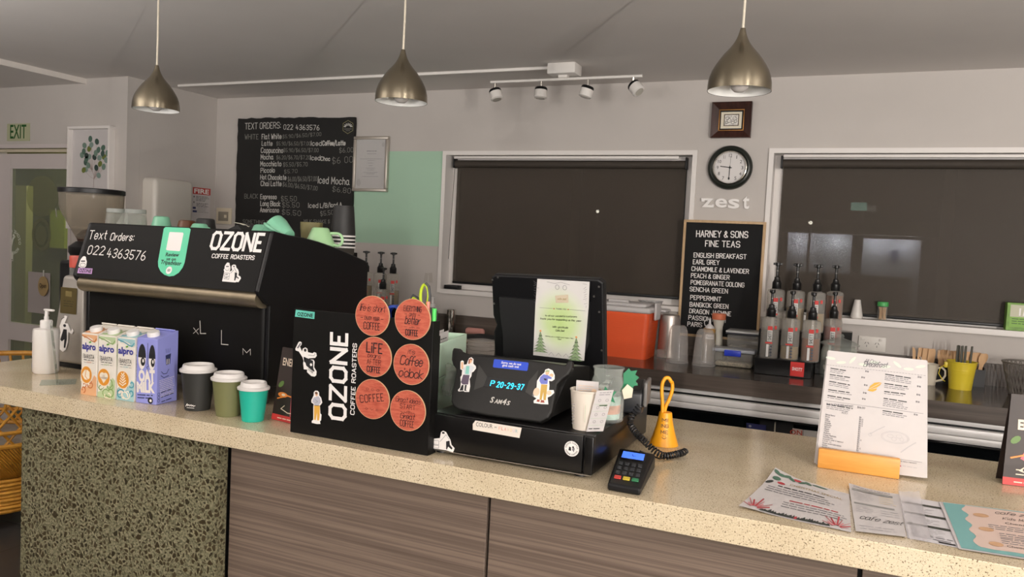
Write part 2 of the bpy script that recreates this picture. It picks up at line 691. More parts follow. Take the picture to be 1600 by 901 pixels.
window(1, W1, (-1.44,))
window(2, W2, (.35,))

# ---- roller blinds of dark sunscreen mesh
def mesh_cloth():
    m, nt, b = new_mat('dark sunscreen mesh')
    out = nt.nodes['Material Output']
    v = coords(nt, (1, 1, 1))
    n = noise_tex(nt, v, 500, 2)
    r = ramp(nt, [(.3, '433c34'), (.7, '50473d')])
    nt.links.new(n.outputs['Fac'], r.inputs['Fac'])
    nt.links.new(r.outputs['Color'], b.inputs['Base Color'])
    b.inputs['Roughness'].default_value = .5
    b.inputs['Specular IOR Level'].default_value = .25
    t = nt.nodes.new('ShaderNodeBsdfTransparent')
    mx = nt.nodes.new('ShaderNodeMixShader')
    mx.inputs[0].default_value = .72
    nt.links.new(t.outputs[0], mx.inputs[1])
    nt.links.new(b.outputs[0], mx.inputs[2])
    nt.links.new(mx.outputs[0], out.inputs['Surface'])
    return m


MESH = mesh_cloth()
ROLL = mat('rolled blind cloth', '3b342d', .75)


def blind(x0, x1, zt, zb, label, chain):
    t = thing('roller_blind', ((x0 + x1) / 2, 4.045, zb), label, 'blind', 'dark roller blinds in the two windows')
    MB().lathe([(0, x0), (.021, x0), (.021, x1), (0, x1)], ROLL, (0, 4.045, zt - .032), 24, True, (1, 0, 0)).build('roller', t)
    MB().box(x0, x1, 4.0655, 4.0665, zb + .012, zt - .03, MESH).build('cloth', t)
    MB().box(x0, x1, 4.060, 4.072, zb, zb + .014, SATIN_BLACK, .003).build('bottom_rail', t)
    MB().box(x0 + .004, x1 - .03, 4.008, 4.022, zt - .006, zt + .008, FRAMEW, .002).build('head_rail', t)
    for x in (x0 - .009, x1 + .001):
        MB().box(x, x + .008, 4.022, 4.068, zt - .056, zt + .004, BLACK_PLASTIC, .002).build('bracket', t)
    if chain:
        pts = []
        for i in range(41):
            a = i / 40
            pts.append((x0 - .0125, 4.040 + .016 * math.cos(2 * math.pi * a), zt - .04 - .27 * (1 - math.cos(2 * math.pi * a)) ** 1.0))
        MB().tube(pts, .0016, mat('black cord', '202022', .5), 6, True).build('chain', t)
    return t


blind(-2.165, -.845, 2.012, 1.292, 'dark mesh roller blind filling the window left of the wall clock', True)
blind(-.375, 1.36, 2.02, 1.275, 'dark mesh roller blind filling the window right of the letter board', False)

# ---- the night outside
ASPHALT = mat('asphalt outside', '262626', .9)
OUTW = mat('white outside wall', 'd8d8dc', .8)
tag(MB().box(-14, 14, 4.6, 24, -.5, -.45, ASPHALT).build('exterior_ground'), kind='structure')
eb = thing('exterior_building', (-.1, 16, -.45), 'long white building with wall lights seen through the right window blind', 'building')
MB().box(-1.3, -.17, 16, 19, -.45, 2.0, OUTW).box(.02, .98, 16, 19, -.45, 1.95, OUTW).box(-.17, .02, 16.4, 19, -.45, 2.0, mat('dark outside door', '3a3a3e', .6)).build('wall', eb)
MB().box(-1.6, 1.2, 15.5, 19.2, 2.0, 2.25, mat('dark fascia', '1c1c1e', .8)).build('roof', eb)
MB().box(.50, .62, 15.95, 16.02, 1.55, 1.75, mat('blue outside sign', '5a6a8c', .6)).build('sign', eb)
tag(MB().box(-1.9, .75, 13.9, 14.1, -.45, 1.30, mat('dark hedge', '15170f', .9, noise=.4, nscale=4)).build('exterior_masking_block'), 'dark hedge in front of the lit building outside', 'masking block')  # dark block added so the lower part of the building stays dark
for i, x in enumerate((-1.05, -.45, .25, .75)):
    lamp('outside_wall_light', 'POINT', (x, 15.75, 1.90), 16, (.95, .97, 1), radius=.04)
sg = thing('exterior_sign', (0, 20, -.45), 'green lit sign above the roof seen through the right window blind', 'sign')
MB().box(-.29, .05, 19.9, 20.0, 2.68, 2.86, mat('lit sign', '9fd0b8', .5, emit='b8f0d8', estr=1.6)).box(.055, .24, 19.9, 20.0, 2.66, 2.80, mat('pale lit sign', 'b0b0a8', .5, emit='d8d4c8', estr=.5)).build('panel', sg)
MB().box(-.05, .0, 19.95, 20.0, -.45, 2.68, mat('grey steel post', '55555a', .6)).build('post', sg)
for name, (x, y, z), lab in (('street_lamp', (-4.82, 15, 2.22), 'distant lit street lamp seen through the left window blind'),
                             ('street_lamp', (-.86, 15, 2.13), 'distant lit street lamp seen through the right window blind')):
    t = thing(name, (x, y, -.45), lab, 'street lamp')
    MB().lathe([(0, -.45), (.04, -.45), (.02, z), (0, z)], mat('grey steel post', '55555a', .6), (x, y, 0), 10).build('pole', t)
    MB().ball((x, y, z + .03), .032, mat('street lamp glow', 'ffffff', .5, emit='fff4e0', estr=12)).build('lantern', t)

# ---- back bench with its upstand and the glass-door fridges below
BENCHW = wood('dark oak laminate', [(.25, '423a34'), (.5, '544a43'), (.75, '655a52')], (2.0, 55, 55), .35, .5)
BENCHTOP = wood('dark bench laminate', [(.25, '332b26'), (.5, '3f362f'), (.75, '4b423a')], (2.0, 40, 40), .16, .5)
t = thing('back_bench', (-.6, 3.7, 1.02), 'long dark brown laminate bench along the window wall', 'bench')
MB().box(-3.93, 1.9, 3.39, 3.999, .952, 1.02, BENCHTOP).build('worktop', t)
MB().box(-3.93, 1.9, 3.388, 3.3899, .952, 1.0195, BENCHW).build('edge_band', t)
MB().box(-3.93, 1.9, 3.982, 3.999, 1.0202, 1.117, BENCHW).build('upstand', t)
GLASSB = mat('dark fridge glass', '0d1012', .06, spec=.6)
t = thing('bar_fridge', (-.4, 3.7, 0), 'long black under-bench fridge with aluminium rail and glass doors', 'fridge')
BLK = mat('black fridge body', '0e0e10', .5)
MB().box(-2.6, 1.9, 3.46, 3.98, 0.02, .9515, BLK).build('body', t)
ALU = mat('brushed aluminium', 'f0edeb', .38, .1, noise=.04, nscale=15)
m = MB().box(-2.6, 1.9, 3.394, 3.459, .866, .893, ALU, .006).box(-2.6, 1.9, 3.392, 3.459, .894, .923, ALU, .004).box(-2.6, 1.9, 3.42, 3.459, .923, .933, SATIN_BLACK).box(-2.6, 1.9, 3.40, 3.459, .934, .951, ALU, .002)
m.build('top_rail', t)
for x0, x1 in ((-2.55, -1.60), (-1.55, -.345), (-.208, .20), (.245, 1.25)):
    d = MB().box(x0, x1, 3.452, 3.459, .1, .853, GLASSB).build('door', t)
    MB().box(x0, x1, 3.448, 3.4519, .8475, .852, CHROME).build('door_trim', d)
MB().box(-.283, -.279, 3.44, 3.459, .1, .846, mat('pale gasket', 'b9b1a0', .5)).build('gasket', t)
p = Print(((0, 3.4519, 0), (1, 0, 0), (0, 0, 1)), .0006)
BLUE = mat('blue label', '23265c', .5)
p.poly([(-0.3976, 0.8274), (-0.3166, 0.8277), (-0.3173, 0.8037), (-0.3962, 0.8047)], BLUE)
p.disc((-0.3819, 0.8151), .006, mat('pale label mark', '9a9aa8', .6), 1, .005)
p.cut('blue_label', t)
p.poly([(-0.2119, 0.8305), (-0.1712, 0.8291), (-0.1707, 0.8045), (-0.21, 0.8024)], mat('pale label', 'c9b6ac', .5))
p.type('ON', (-0.2211, 0.8032), (-0.1729, 0.8049), 0.0199, mat('red lettering', 'b0402c', .5), 2, .02)
p.poly([(-0.1701, 0.8293), (-0.1107, 0.8306), (-0.111, 0.8026), (-0.1685, 0.8037)], mat('grey label', 'a8a29c', .5))
p.build('red_letter_label', t)

# ---- front counter
def quartz():
    m, nt, b = new_mat('speckled quartz')
    v = coords(nt)
    n1 = noise_tex(nt, v, 300, 2)
    n2 = noise_tex(nt, v, 560, 2)
    n3 = noise_tex(nt, v, 5, 3)
    base = ramp(nt, [(.3, 'c2b094'), (.5, 'd2c2a4'), (.7, 'dccdb2')])
    nt.links.new(n3.outputs['Fac'], base.inputs['Fac'])
    f1 = ramp(nt, [(.60, 0.0), (.66, 1.0)])
    nt.links.new(n1.outputs['Fac'], f1.inputs['Fac'])
    f2 = ramp(nt, [(.62, 0.0), (.70, .8)])
    nt.links.new(n2.outputs['Fac'], f2.inputs['Fac'])
    f3 = ramp(nt, [(.30, .6), (.38, 0.0)])
    nt.links.new(n1.outputs['Fac'], f3.inputs['Fac'])
    c = mix_rgb(nt, f2.outputs['Color'], base.outputs['Color'], '8d7558')
    c = mix_rgb(nt, f1.outputs['Color'], c, '6e5e48')
    c = mix_rgb(nt, f3.outputs['Color'], c, 'eadfc6')
    nt.links.new(c, b.inputs['Base Color'])
    b.inputs['Roughness'].default_value = .15
    b.inputs['Specular IOR Level'].default_value = .5
    return m


def pebble():
    m, nt, b = new_mat('pebbled terrazzo')
    v = coords(nt)
    n = noise_tex(nt, v, 14, 2)
    w = mix_rgb(nt, .035, v, n.outputs['Color'])
    vo = nt.nodes.new('ShaderNodeTexVoronoi')
    vo.inputs['Scale'].default_value = 74
    nt.links.new(w, vo.inputs['Vector'])
    ve = nt.nodes.new('ShaderNodeTexVoronoi')
    ve.feature = 'DISTANCE_TO_EDGE'
    ve.inputs['Scale'].default_value = 74
    nt.links.new(w, ve.inputs['Vector'])
    sep = nt.nodes.new('ShaderNodeSeparateColor')
    nt.links.new(vo.outputs['Color'], sep.inputs[0])
    thr = nt.nodes.new('ShaderNodeMapRange')          # each pebble has its own size
    thr.inputs['To Min'].default_value = .07
    thr.inputs['To Max'].default_value = .30
    nt.links.new(sep.outputs[0], thr.inputs['Value'])
    gt = nt.nodes.new('ShaderNodeMath')
    gt.operation = 'SUBTRACT'
    nt.links.new(ve.outputs['Distance'], gt.inputs[0])
    nt.links.new(thr.outputs[0], gt.inputs[1])
    st = nt.nodes.new('ShaderNodeMath')
    st.operation = 'MULTIPLY'
    st.use_clamp = True
    st.inputs[1].default_value = 30
    nt.links.new(gt.outputs[0], st.inputs[0])
    peb = ramp(nt, [(0, '2e2a1c'), (.5, '3b3220'), (1, '4a4230')])
    nt.links.new(sep.outputs[1], peb.inputs['Fac'])
    v2 = nt.nodes.new('ShaderNodeTexVoronoi')
    v2.inputs['Scale'].default_value = 230
    nt.links.new(v, v2.inputs['Vector'])
    s2 = nt.nodes.new('ShaderNodeSeparateColor')
    nt.links.new(v2.outputs['Color'], s2.inputs[0])
    gr = ramp(nt, [(0, '504e3b'), (.4, '69664f'), (1, '837f66')])
    nt.links.new(s2.outputs[0], gr.inputs['Fac'])
    c = mix_rgb(nt, st.outputs[0], gr.outputs['Color'], peb.outputs['Color'])
    nt.links.new(c, b.inputs['Base Color'])
    b.inputs['Roughness'].default_value = .35
    return m


QUARTZ, PEBBLE = quartz(), pebble()
CLADW = wood('grey brown oak cladding', [(.2, '4c4038'), (.45, '66584e'), (.6, '7c6c60'), (.8, '594b42')], (.9, 120, 120), .5, .3)
t = thing('service_counter', (-.6, 1.9, 0), 'long cafe counter with speckled cream stone top and wood cladding', 'counter')
MB().box(-2.67, 1.6, 1.503, 2.30, .997, 1.05, QUARTZ, .0015, 1).build('worktop', t)
MB().box(-2.217, -1.463, 1.523, 1.556, 0, .9965, PEBBLE).build('stone_panel', t)
for x0, x1 in ((-1.459, -.721), (-.713, .033), (.041, 1.0)):
    MB().box(x0, x1, 1.563, 1.58, .06, .9965, CLADW, .001, 1).build('wood_panel', t)
MB().box(-2.2, 1.58, 1.5805, 2.25, 0, .9965, mat('dark carcass', '141312', .7)).build('carcass', t)


# ---------------------------------------------------------------- ceiling and wall fittings
NICKEL = mat('brushed nickel', '8f8674', .25, 1.0, noise=.05, nscale=8)
_b = NICKEL.node_tree.nodes['Principled BSDF']
_t = NICKEL.node_tree.nodes.new('ShaderNodeTangent')
_t.direction_type = 'RADIAL'
_t.axis = 'Z'
_b.inputs['Anisotropic'].default_value = .8
_b.inputs['Anisotropic Rotation'].default_value = .25
NICKEL.node_tree.links.new(_t.outputs[0], _b.inputs['Tangent'])
SHADEIN = mat('white shade lining', 'efeeea', .5)
BULB = mat('frosted bulb', 'bdb8b4', .2)
CORD = mat('clear pendant cord', 'cfc6b4', .35)


def pendant(x):
    t = thing('pendant_lamp', (x, 2.06, 1.948), '', 'pendant lamp', 'brushed metal pendant lamps over the counter')
    outer = [(.0785, 0), (.0782, .012), (.0775, .022), (.0745, .036), (.0695, .050), (.062, .064), (.0535, .077), (.044, .090), (.034, .101),
             (.0265, .110), (.020, .119), (.0145, .129), (.0105, .139), (.008, .148), (.006, .156), (0, .156)]
    MB().lathe([(.0772, .0005), (.0785, 0)] + outer[1:], NICKEL, (x, 2.06, 1.948), 48).build('lamp_shade', t)
    MB().lathe([(max(r - .0015, 0), z) for r, z in outer[:12]] + [(0, .126)], SHADEIN, (x, 2.06, 1.9485), 48).build('shade_lining', t)
    MB().lathe([(0, -.003), (.012, -.001), (.021, .007), (.0235, .018), (.021, .030), (.014, .045), (.0125, .060), (0, .062)], BULB, (x, 2.06, 1.948), 24).build('bulb', t)
    MB().lathe([(.013, .06), (.013, .10), (0, .10)], WHITE, (x, 2.06, 1.948), 16).build('bulb_holder', t)
    MB().tube([(x, 2.06, 1.948 + .155), (x + .001, 2.06, 2.2), (x, 2.06, 2.372)], .0032, CORD, 8).build('cord', t)
    MB().lathe([(0, 2.366), (.045, 2.366), (.05, 2.372), (.05, 2.3935), (0, 2.3935)], NICKEL, (x, 2.06, 0), 24).build('ceiling_rose', t)
    return t


p1 = pendant(-1.299)
p1['label'] = 'middle pendant of the three brushed metal lamps, hanging over the coffee coasters'
copy_thing(p1, (-1.011, 0, 0), 'brushed metal pendant lamp hanging over the coffee machine, nearest the exit sign')
copy_thing(p1, (.991, 0, 0), 'brushed metal pendant lamp hanging in front of the dark framed picture above the clock')

# track of four spotlights and its cable cover
WSAT = mat('white satin metal', 'e2ded9', .38)
tl = thing('spotlight_track', (-1.33, 3.54, 2.394), 'white ceiling track with four small swivel spotlights near the back wall', 'spotlight')
MB().box(-1.408, -1.268, 3.49, 3.59, 2.342, 2.3938, WSAT, .006, 2).build('ceiling_box', tl)
MB().box(-1.362, -1.318, 3.525, 3.555, 2.330, 2.3425, WSAT).build('mount_bracket', tl)
MB().tube([(-1.722, 3.54, 2.325), (-.960, 3.54, 2.325)], .0068, WSAT, 12).build('bar', tl)
for (x, z, d) in ((-1.69, 2.262, (.35, -.1, -1)), (-1.453, 2.262, (.0, -.1, -1)), (-1.224, 2.26, (-.25, -.1, -1)), (-.985, 2.270, (.75, -.25, -.8))):
    dv = Vector(d).normalized()
    hx_ = Vector((x, 3.54, z)) - dv * .024
    st = MB().tube([(hx_.x, 3.54, 2.320), tuple(hx_ - dv * .002)], .006, CHROME, 10).build('swivel_stem', tl)
    s = MB().lathe([(0, .048), (.026, .048), (.031, .044), (.031, .012), (.030, .008)], WSAT, tuple(Vector((x, 3.54, z)) - dv * .024), 28, True, tuple(dv)).build('spot_head', tl)
    MB().lathe([(0, -.004), (.027, -.004), (.030, 0), (.0305, .012), (0, .012)], SATIN_BLACK, tuple(Vector((x, 3.54, z)) - dv * .024), 28, True, tuple(dv)).build('heat_sink', s)
    MB().lathe([(0, .0485), (.021, .0485), (.021, .0495), (0, .0495)], mat('spot lens', 'b8b4aa', .2), tuple(Vector((x, 3.54, z)) - dv * .024), 20, True, tuple(dv)).build('lens', s)
tag(MB().box(-3.82, -1.409, 3.56, 3.58, 2.38, 2.3938, WSAT, .002).build('cable_cover'), 'long thin white cable cover running along the ceiling to the spotlights', 'cable cover')

# chalkboard
cb = thing('chalkboard', (-3.28, 3.99, 1.56), 'large black chalkboard menu handwritten in white on the back wall', 'chalkboard')
rnd = random.Random(5)
edge = [(-3.735, 1.30)]
for i in range(25):
    edge.append((-3.737 + rnd.uniform(-.003, .003) + .003 * i / 24, 1.30 + .958 * i / 24))
for i in range(1, 24):
    edge.append((-3.737 + .907 * i / 24, 2.259 + rnd.uniform(-.004, .004) - .010 * i / 24))
for i in range(25):
    edge.append((-2.828 + rnd.uniform(-.002, .002), 2.249 - .949 * i / 24))
m = MB().prism(edge, (0, 3.978, 0), (1, 0, 0), (0, 0, 1), .0195, mat('black chalkboard', '191817', .75, noise=.15, nscale=5))
m.build('board', cb)
pr = Print('chalk', .0008)
for s, p0, p1, h, mt, w in (
        ('TEXT ORDERS:', (-3.6722, 2.1884), (-3.3868, 2.1909), 0.0374, CHALK, .11), ('022 4363576', (-3.3618, 2.1832), (-3.0879, 2.1747), 0.0292, CHALK, .13),
        ('WHITE', (-3.6718, 2.1251), (-3.5627, 2.1242), 0.0300, CHALK_DIM, .13), ('Flat White', (-3.5329, 2.1239), (-3.378, 2.125), 0.0306, CHALK, .14),
        ('$5.90/$6.50/$7.00', (-3.3658, 2.1273), (-3.0718, 2.1403), 0.0205, CHALK_DIM, .13), ('Latte', (-3.5313, 2.0829), (-3.4477, 2.0825), 0.0287, CHALK, .14),
        ('$5.90/$6.50/$7.00', (-3.4135, 2.0837), (-3.1491, 2.0823), 0.0220, CHALK_DIM, .13), ('Iced', (-3.1449, 2.0808), (-3.0663, 2.0804), 0.0278, CHALK, .14),
        ('Coffee/Latte', (-3.0576, 2.0818), (-2.8912, 2.0822), 0.0262, CHALK, .2), ('Cappuccino', (-3.536, 2.0385), (-3.3622, 2.0372), 0.0307, CHALK, .14),
        ('$5.90/$6.50/$7.00', (-3.3562, 2.042), (-3.0882, 2.0414), 0.0219, CHALK_DIM, .13), ('$6.00', (-2.931, 2.0373), (-2.8315, 2.0409), 0.0273, CHALK_DIM, .11),
        ('Mocha', (-3.5356, 1.9954), (-3.4363, 1.997), 0.0297, CHALK, .14), ('$6.20/$6.70/$7.20', (-3.4101, 1.9971), (-3.1497, 1.9974), 0.0221, CHALK_DIM, .13),
        ('Iced', (-3.1454, 1.9927), (-3.0743, 1.9914), 0.0278, CHALK, .14), ('Choc', (-3.0684, 1.9899), (-2.9999, 1.9882), 0.0229, CHALK, .19),
        ('$6 00', (-2.98, 1.9702), (-2.8317, 1.9801), 0.0355, CHALK_DIM, .09), ('Macchiato', (-3.5372, 1.9533), (-3.3725, 1.9541), 0.0297, CHALK, .14),
        ('$5.50/$5.70', (-3.3539, 1.9518), (-3.1677, 1.9551), 0.0234, CHALK_DIM, .13), ('Piccolo', (-3.5336, 1.9112), (-3.4224, 1.9146), 0.0288, CHALK, .14),
        ('$5.70', (-3.3447, 1.9079), (-3.2442, 1.9136), 0.0220, CHALK_DIM, .12), ('Hot Chocolate', (-3.5352, 1.869), (-3.3296, 1.869), 0.0288, CHALK, .14),
        ('$6.00/$6.50/$7.00', (-3.3151, 1.8594), (-3.0926, 1.8646), 0.0268, CHALK_DIM, .11), ('Iced Mocha', (-3.0831, 1.8513), (-2.8512, 1.8441), 0.0407, CHALK, .11),
        ('Chai Latte', (-3.5292, 1.8283), (-3.3663, 1.8293), 0.0298, CHALK, .14), ('$6.00/$6.50/$7.00', (-3.3539, 1.8285), (-3.0872, 1.8062), 0.0245, CHALK_DIM, .12),
        ('$6.80', (-2.9728, 1.8034), (-2.8404, 1.793), 0.0294, CHALK_DIM, .11), ('BLACK', (-3.6609, 1.746), (-3.5516, 1.7483), 0.0276, CHALK_DIM, .13),
        ('Espresso', (-3.5292, 1.7453), (-3.4015, 1.7466), 0.0288, CHALK, .14), ('$5.50', (-3.3626, 1.7351), (-3.2431, 1.7379), 0.0295, CHALK_DIM, .12),
        ('Long Black', (-3.5275, 1.7015), (-3.3706, 1.703), 0.0299, CHALK, .15), ('$5.50', (-3.3517, 1.6961), (-3.2203, 1.6995), 0.0295, CHALK_DIM, .12),
        ('Americano', (-3.5292, 1.6616), (-3.3796, 1.6634), 0.0289, CHALK, .14), ('$5.50', (-3.3531, 1.6519), (-3.2073, 1.6474), 0.0295, CHALK_DIM, .12),
        ('Iced', (-3.1493, 1.6989), (-3.0768, 1.7008), 0.0280, CHALK, .13), ('L/B/Iced A', (-3.0591, 1.7013), (-2.8997, 1.7125), 0.0249, CHALK, .16),
        ('$5.50', (-3.0541, 1.6511), (-2.9581, 1.6635), 0.0264, CHALK_DIM, .12), ('SOMETHING DIFFERENT', (-3.668, 1.5861), (-3.3103, 1.5855), 0.0227, CHALK_DIM, .13),
        ('MILK SHAKE $', (-3.1803, 1.606), (-2.9849, 1.6092), 0.0194, CHALK_DIM, .13)):
    pr.hand(s, p0, p1, h, mt, w)
pr.stroke([(-3.6709, 1.5759), (-3.4751, 1.5747)], .003, CHALK_DIM, 1)
hxg = [(-2.8766, 2.2298), (-2.8402, 2.211), (-2.8394, 2.1691), (-2.876, 2.1504), (-2.911, 2.17), (-2.9117, 2.2122), (-2.8766, 2.2298)]
pr.stroke(hxg, .003, mat('gold chalk line', '8d8a66', .8), 1)
cx, cz = (-2.8749, 2.1906)
for a in range(7):
    an = math.radians(10 + a * 26.7)
    pr.disc((cx + .024 * math.cos(an), cz + .016 * math.sin(an)), .009, CHALK, 1, .0035, 10, rot=math.degrees(an))
pr.stroke([(cx - .026, cz - .012), (cx + .026, cz - .012)], .004, CHALK_DIM, 1)
pr.stroke([(cx - .014, cz - .022), (cx + .014, cz - .022)], .003, CHALK_DIM, 1)
pr.build('lettering', cb)

# framed certificate
ct = thing('certificate_frame', (-2.71, 3.99, 1.806), 'silver framed printed certificate hanging right of the chalkboard', 'framed certificate')
SILVER = mat('silver frame', 'c4bcb2', .35, .6)


def picture_frame(mb, x0, x1, z0, z1, w, y0, y1, m, slope=.004):
    for a, b, c, d in ((x0, x1, z1 - w, z1), (x0, x1, z0, z0 + w), (x0, x0 + w, z0 + w, z1 - w), (x1 - w, x1, z0 + w, z1 - w)):
        mb.box(a, b, y0, y1, c, d, m, slope, 2)
    return mb


picture_frame(MB(), -2.831, -2.587, 1.807, 2.134, .018, 3.975, 3.9995, SILVER).build('frame', ct)
MB().box(-2.815, -2.603, 3.986, 3.998, 1.823, 2.118, PAPER).build('paper', ct)
pr = Print('cert', .0012)
pr.lift = .0002
pr.lines((-2.74, 2.045), (-2.665, 2.045), 1, .01, .006, GREY_INK, 1, 2, .01)
pr.lines((-2.735, 2.03), (-2.67, 2.03), 1, .01, .004, GREY_INK, 1, 7, .01)
for z, a in ((2.0, .16), (1.99, .05), (1.975, .04), (1.96, .03), (1.945, .07), (1.935, .05), (1.92, .10), (1.912, .06), (1.895, .12)):
    pr.lines((-2.706 - a / 2, z), (-2.706 + a / 2, z), 1, .01, .003, GREY_INK, 1, int(z * 1000), .05)
pr.disc((-2.625, 2.085), .010, mat('pale crest', 'b9b4b2', .7), 1, .014)
pr.disc((-2.79, 1.86), .016, mat('pale crest', 'b9b4b2', .7), 1, .022)
pr.build('print', ct)
MB().box(-2.814, -2.604, 3.981, 3.9815, 1.824, 2.117, clear('picture glass', 'ffffff', .93, .04)).build('glass', ct)

# exit sign, botanical print
SIGNG = mat('glow green sign', 'b3b594', .5)
es = thing('exit_sign', (-4.88, 3.306, 2.03), 'small pale green exit sign with dark green letters above the glass door', 'sign')
MB().box(-4.989, -4.774, 3.3040, 3.3070, 2.03, 2.139, SIGNG).build('panel', es)
pr = Print('door', .0036)
pr.type('EXIT', (-4.958, 2.047), (-4.805, 2.047), .084, mat('dark green letters', '1c5a24', .5), 1, .012)
pr.build('lettering', es)
ad = thing('picture_frame', (-4.19, 3.29, 1.5), 'white framed leafy branch print on the wall beside the glass door', 'picture')
m = MB()
for a, b, c, d in ((-4.384, -4.026, 2.092, 2.108), (-4.384, -4.026, 1.50, 1.516), (-4.384, -4.37, 1.516, 2.092), (-4.04, -4.026, 1.516, 2.092)):
    m.box(a, b, 3.2655, 3.307, c, d, FRAMEW, .001, 1)
m.build('frame', ad)
MB().box(-4.371, -4.039, 3.292, 3.306, 1.515, 2.093, PAPER).build('paper', ad)
pr = Print(((0, 3.292, 0), (1, 0, 0), (0, 0, 1)), .0008)
LEAVES = [mat('leaf ink %d' % i, c, .8) for i, c in enumerate(('4f6a5c', '3c5248', '6f8678', '2f3f3a', '7f938a', '6a7434'))]
def leafpos(x, y):
    return (-4.384 + (x - 742) / (1165 - 742) * .358, 2.108 - (y - 130) / (720 - 130) * .357)
for i, (x, y) in enumerate(((940, 250), (1007, 277), (883, 313), (952, 308), (930, 346), (877, 372), (858, 408), (905, 412), (933, 423), (905, 448), (897, 478), (925, 507), (900, 548), (880, 553), (1023, 357), (997, 388), (985, 428), (1034, 434),
                            (1069, 337), (1066, 392), (1111, 390), (1101, 456), (1080, 425), (1042, 492), (1078, 520), (1005, 530), (1030, 604))):
    pr.disc(leafpos(x, y), .0165, LEAVES[(i * 7 + i // 3) % 6 if i != 23 else 5], 2 + i % 2, .019, 14, rot=i * 37)
    tx, ty = (980, 640) if i > 12 else (965, 560)
    pr.stroke([leafpos(x, y), leafpos((x + tx) / 2 + 8, (y + ty) / 2 + 14), leafpos(tx, ty)], .0011, mat('twig ink', 'a58f86', .8), 1)
pr.stroke([leafpos(965, 560), leafpos(985, 610), leafpos(980, 720), leafpos(984, 900)], .003, mat('twig ink', 'a58f86', .8), 1)
pr.build('print', ad)

# glass door to the lobby
DOORW = mat('white door aluminium', 'cfc6c4', .35)
dr = MB()
for a, b, c, d in ((DL + .001, DL + .03, 0.002, DT - .001), (DR - .022, DR - .0005, 0.002, DT - .001), (DL + .03, DR - .022, 1.985, DT - .001)):
    dr.box(a, b, 3.300, 3.40, c, d, DOORW)
door = struct('door_1', dr)
MB().box(DL + .03, DR - .022, 3.31, 3.33, 1.962, 1.979, mat('pale track', 'c9bfa8', .4)).build('track', door)
m = MB().box(-5.125, -5.0, 3.335, 3.37, .02, 1.955, DOORW).box(-4.9995, -4.412, 3.335, 3.37, 1.861, 1.955, DOORW).box(-4.9995, -4.412, 3.335, 3.37, .765, .879, DOORW).box(-4.9995, -4.412, 3.335, 3.37, .02, .14, DOORW)
m.build('leaf_frame', door)
MB().box(-4.9995, -4.412, 3.351, 3.355, .14, 1.861, clear('door glass', 'd6dbc8', .90, .03)).build('pane', door)
pr = Print('glass', .0003)
pr.o.y = 3.350
FROST = clear('frosted film and reflection', 'd8dabc', .78, .4, 'b7b9a4')
FROSTW = mat('white film lettering', 'cfcfc4', .6)
def dpos(x, y):
    return (-5.1183, 2.0384)[0] + (x / 4.508) * ((-4.5165, 2.0337)[0] - (-5.1183, 2.0384)[0]) / 100, (-4.81, 2.036)[1] + (y / 4.508) * ((-4.7939, 1.231)[1] - (-4.81, 2.036)[1]) / 200
c = dpos(95, 720)
pr.arc('OZONE COFFEE', c, .062, .017, FROSTW, 90, 200, 1, .2, True, True)
pr.arc('ROASTERS', c, .079, .017, FROSTW, 270, 110, 1, .2, False, True)
pr.stroke([dpos(100, 690), dpos(92, 730), dpos(82, 770)], .012, FROSTW)
pr.stroke([dpos(70, 712), dpos(96, 705), dpos(112, 680)], .008, FROSTW)
pr.disc(dpos(103, 672), .009, FROSTW)
a, b = dpos(32, 850), dpos(98, 850)
pr.rect(a[0] - .004, b[0] + .004, a[1] - .006, a[1] + .05, FROSTW, 0)
pr.type('PULL', a, b, .034, mat('dark film letters', '5c5650', .6), 1, .02)
pr.disc(dpos(300, 385), .145, FROST, 0, .128, 32)  # pale oval painted on the glass in place of a reflection
pr.ring(dpos(300, 655), .078, .022, FROST, 0, 32, .092)
pr.disc(dpos(300, 660), .05, FROST, 0, .062)
pr.build('film_and_reflection', door)
tag(MB().box(-4.826, -4.62, 3.343, 3.3445, .955, 1.214, mat('grey paper notice', 'a8a09e', .7)).build('paper_notice'), 'grey paper notice stuck low on the glass door', 'notice')
oc = (-4.6693, 3.32, 1.1302)
op = thing('open_sign', (oc[0], 3.33, oc[2] - .06), 'small round tan open sign hanging on the glass door', 'sign')
MB().lathe([(0, 0), (.046, 0), (.046, .004), (0, .004)], mat('tan board', 'a88f63', .6), (oc[0], 3.3345, oc[2]), 32, True, (0, -1, 0), 1, 1.35).build('disc', op)
pr = Print(((oc[0], 3.3305, oc[2]), (1, 0, 0), (0, 0, 1)), .0008)
pr.type('Open', (-.032, -.010), (.032, -.010), .028, mat('brown letters', '4a3a26', .6), 1, .015)
pr.build('lettering', op)
MB().tube([(oc[0], 3.3335, oc[2] + .06), (oc[0], 3.3337, oc[2] + .10)], .004, mat('clear suction hook', 'c8c8c0', .2), 8).build('hook', op)
# lobby seen through the glass
tag(MB().box((-6.6769, 4.8, 1.6817)[0], (-6.4846, 4.8, 1.6864)[0], 4.82, 4.899, 1.30, 1.64, mat('lime panel', 'c9cc5a', .6)).build('lime_panel'), 'lime green lit wall panel in the lobby behind the glass door', 'panel')
tag(MB().box((-6.6739, 4.5, 1.6627)[0], (-6.5335, 4.5, 1.6661)[0], 4.5, 4.56, .001, 1.83, mat('cream door leaf', 'c8b9a6', .6)).build('lobby_screen'), 'pale upright panel standing in the lobby behind the glass door', 'panel')

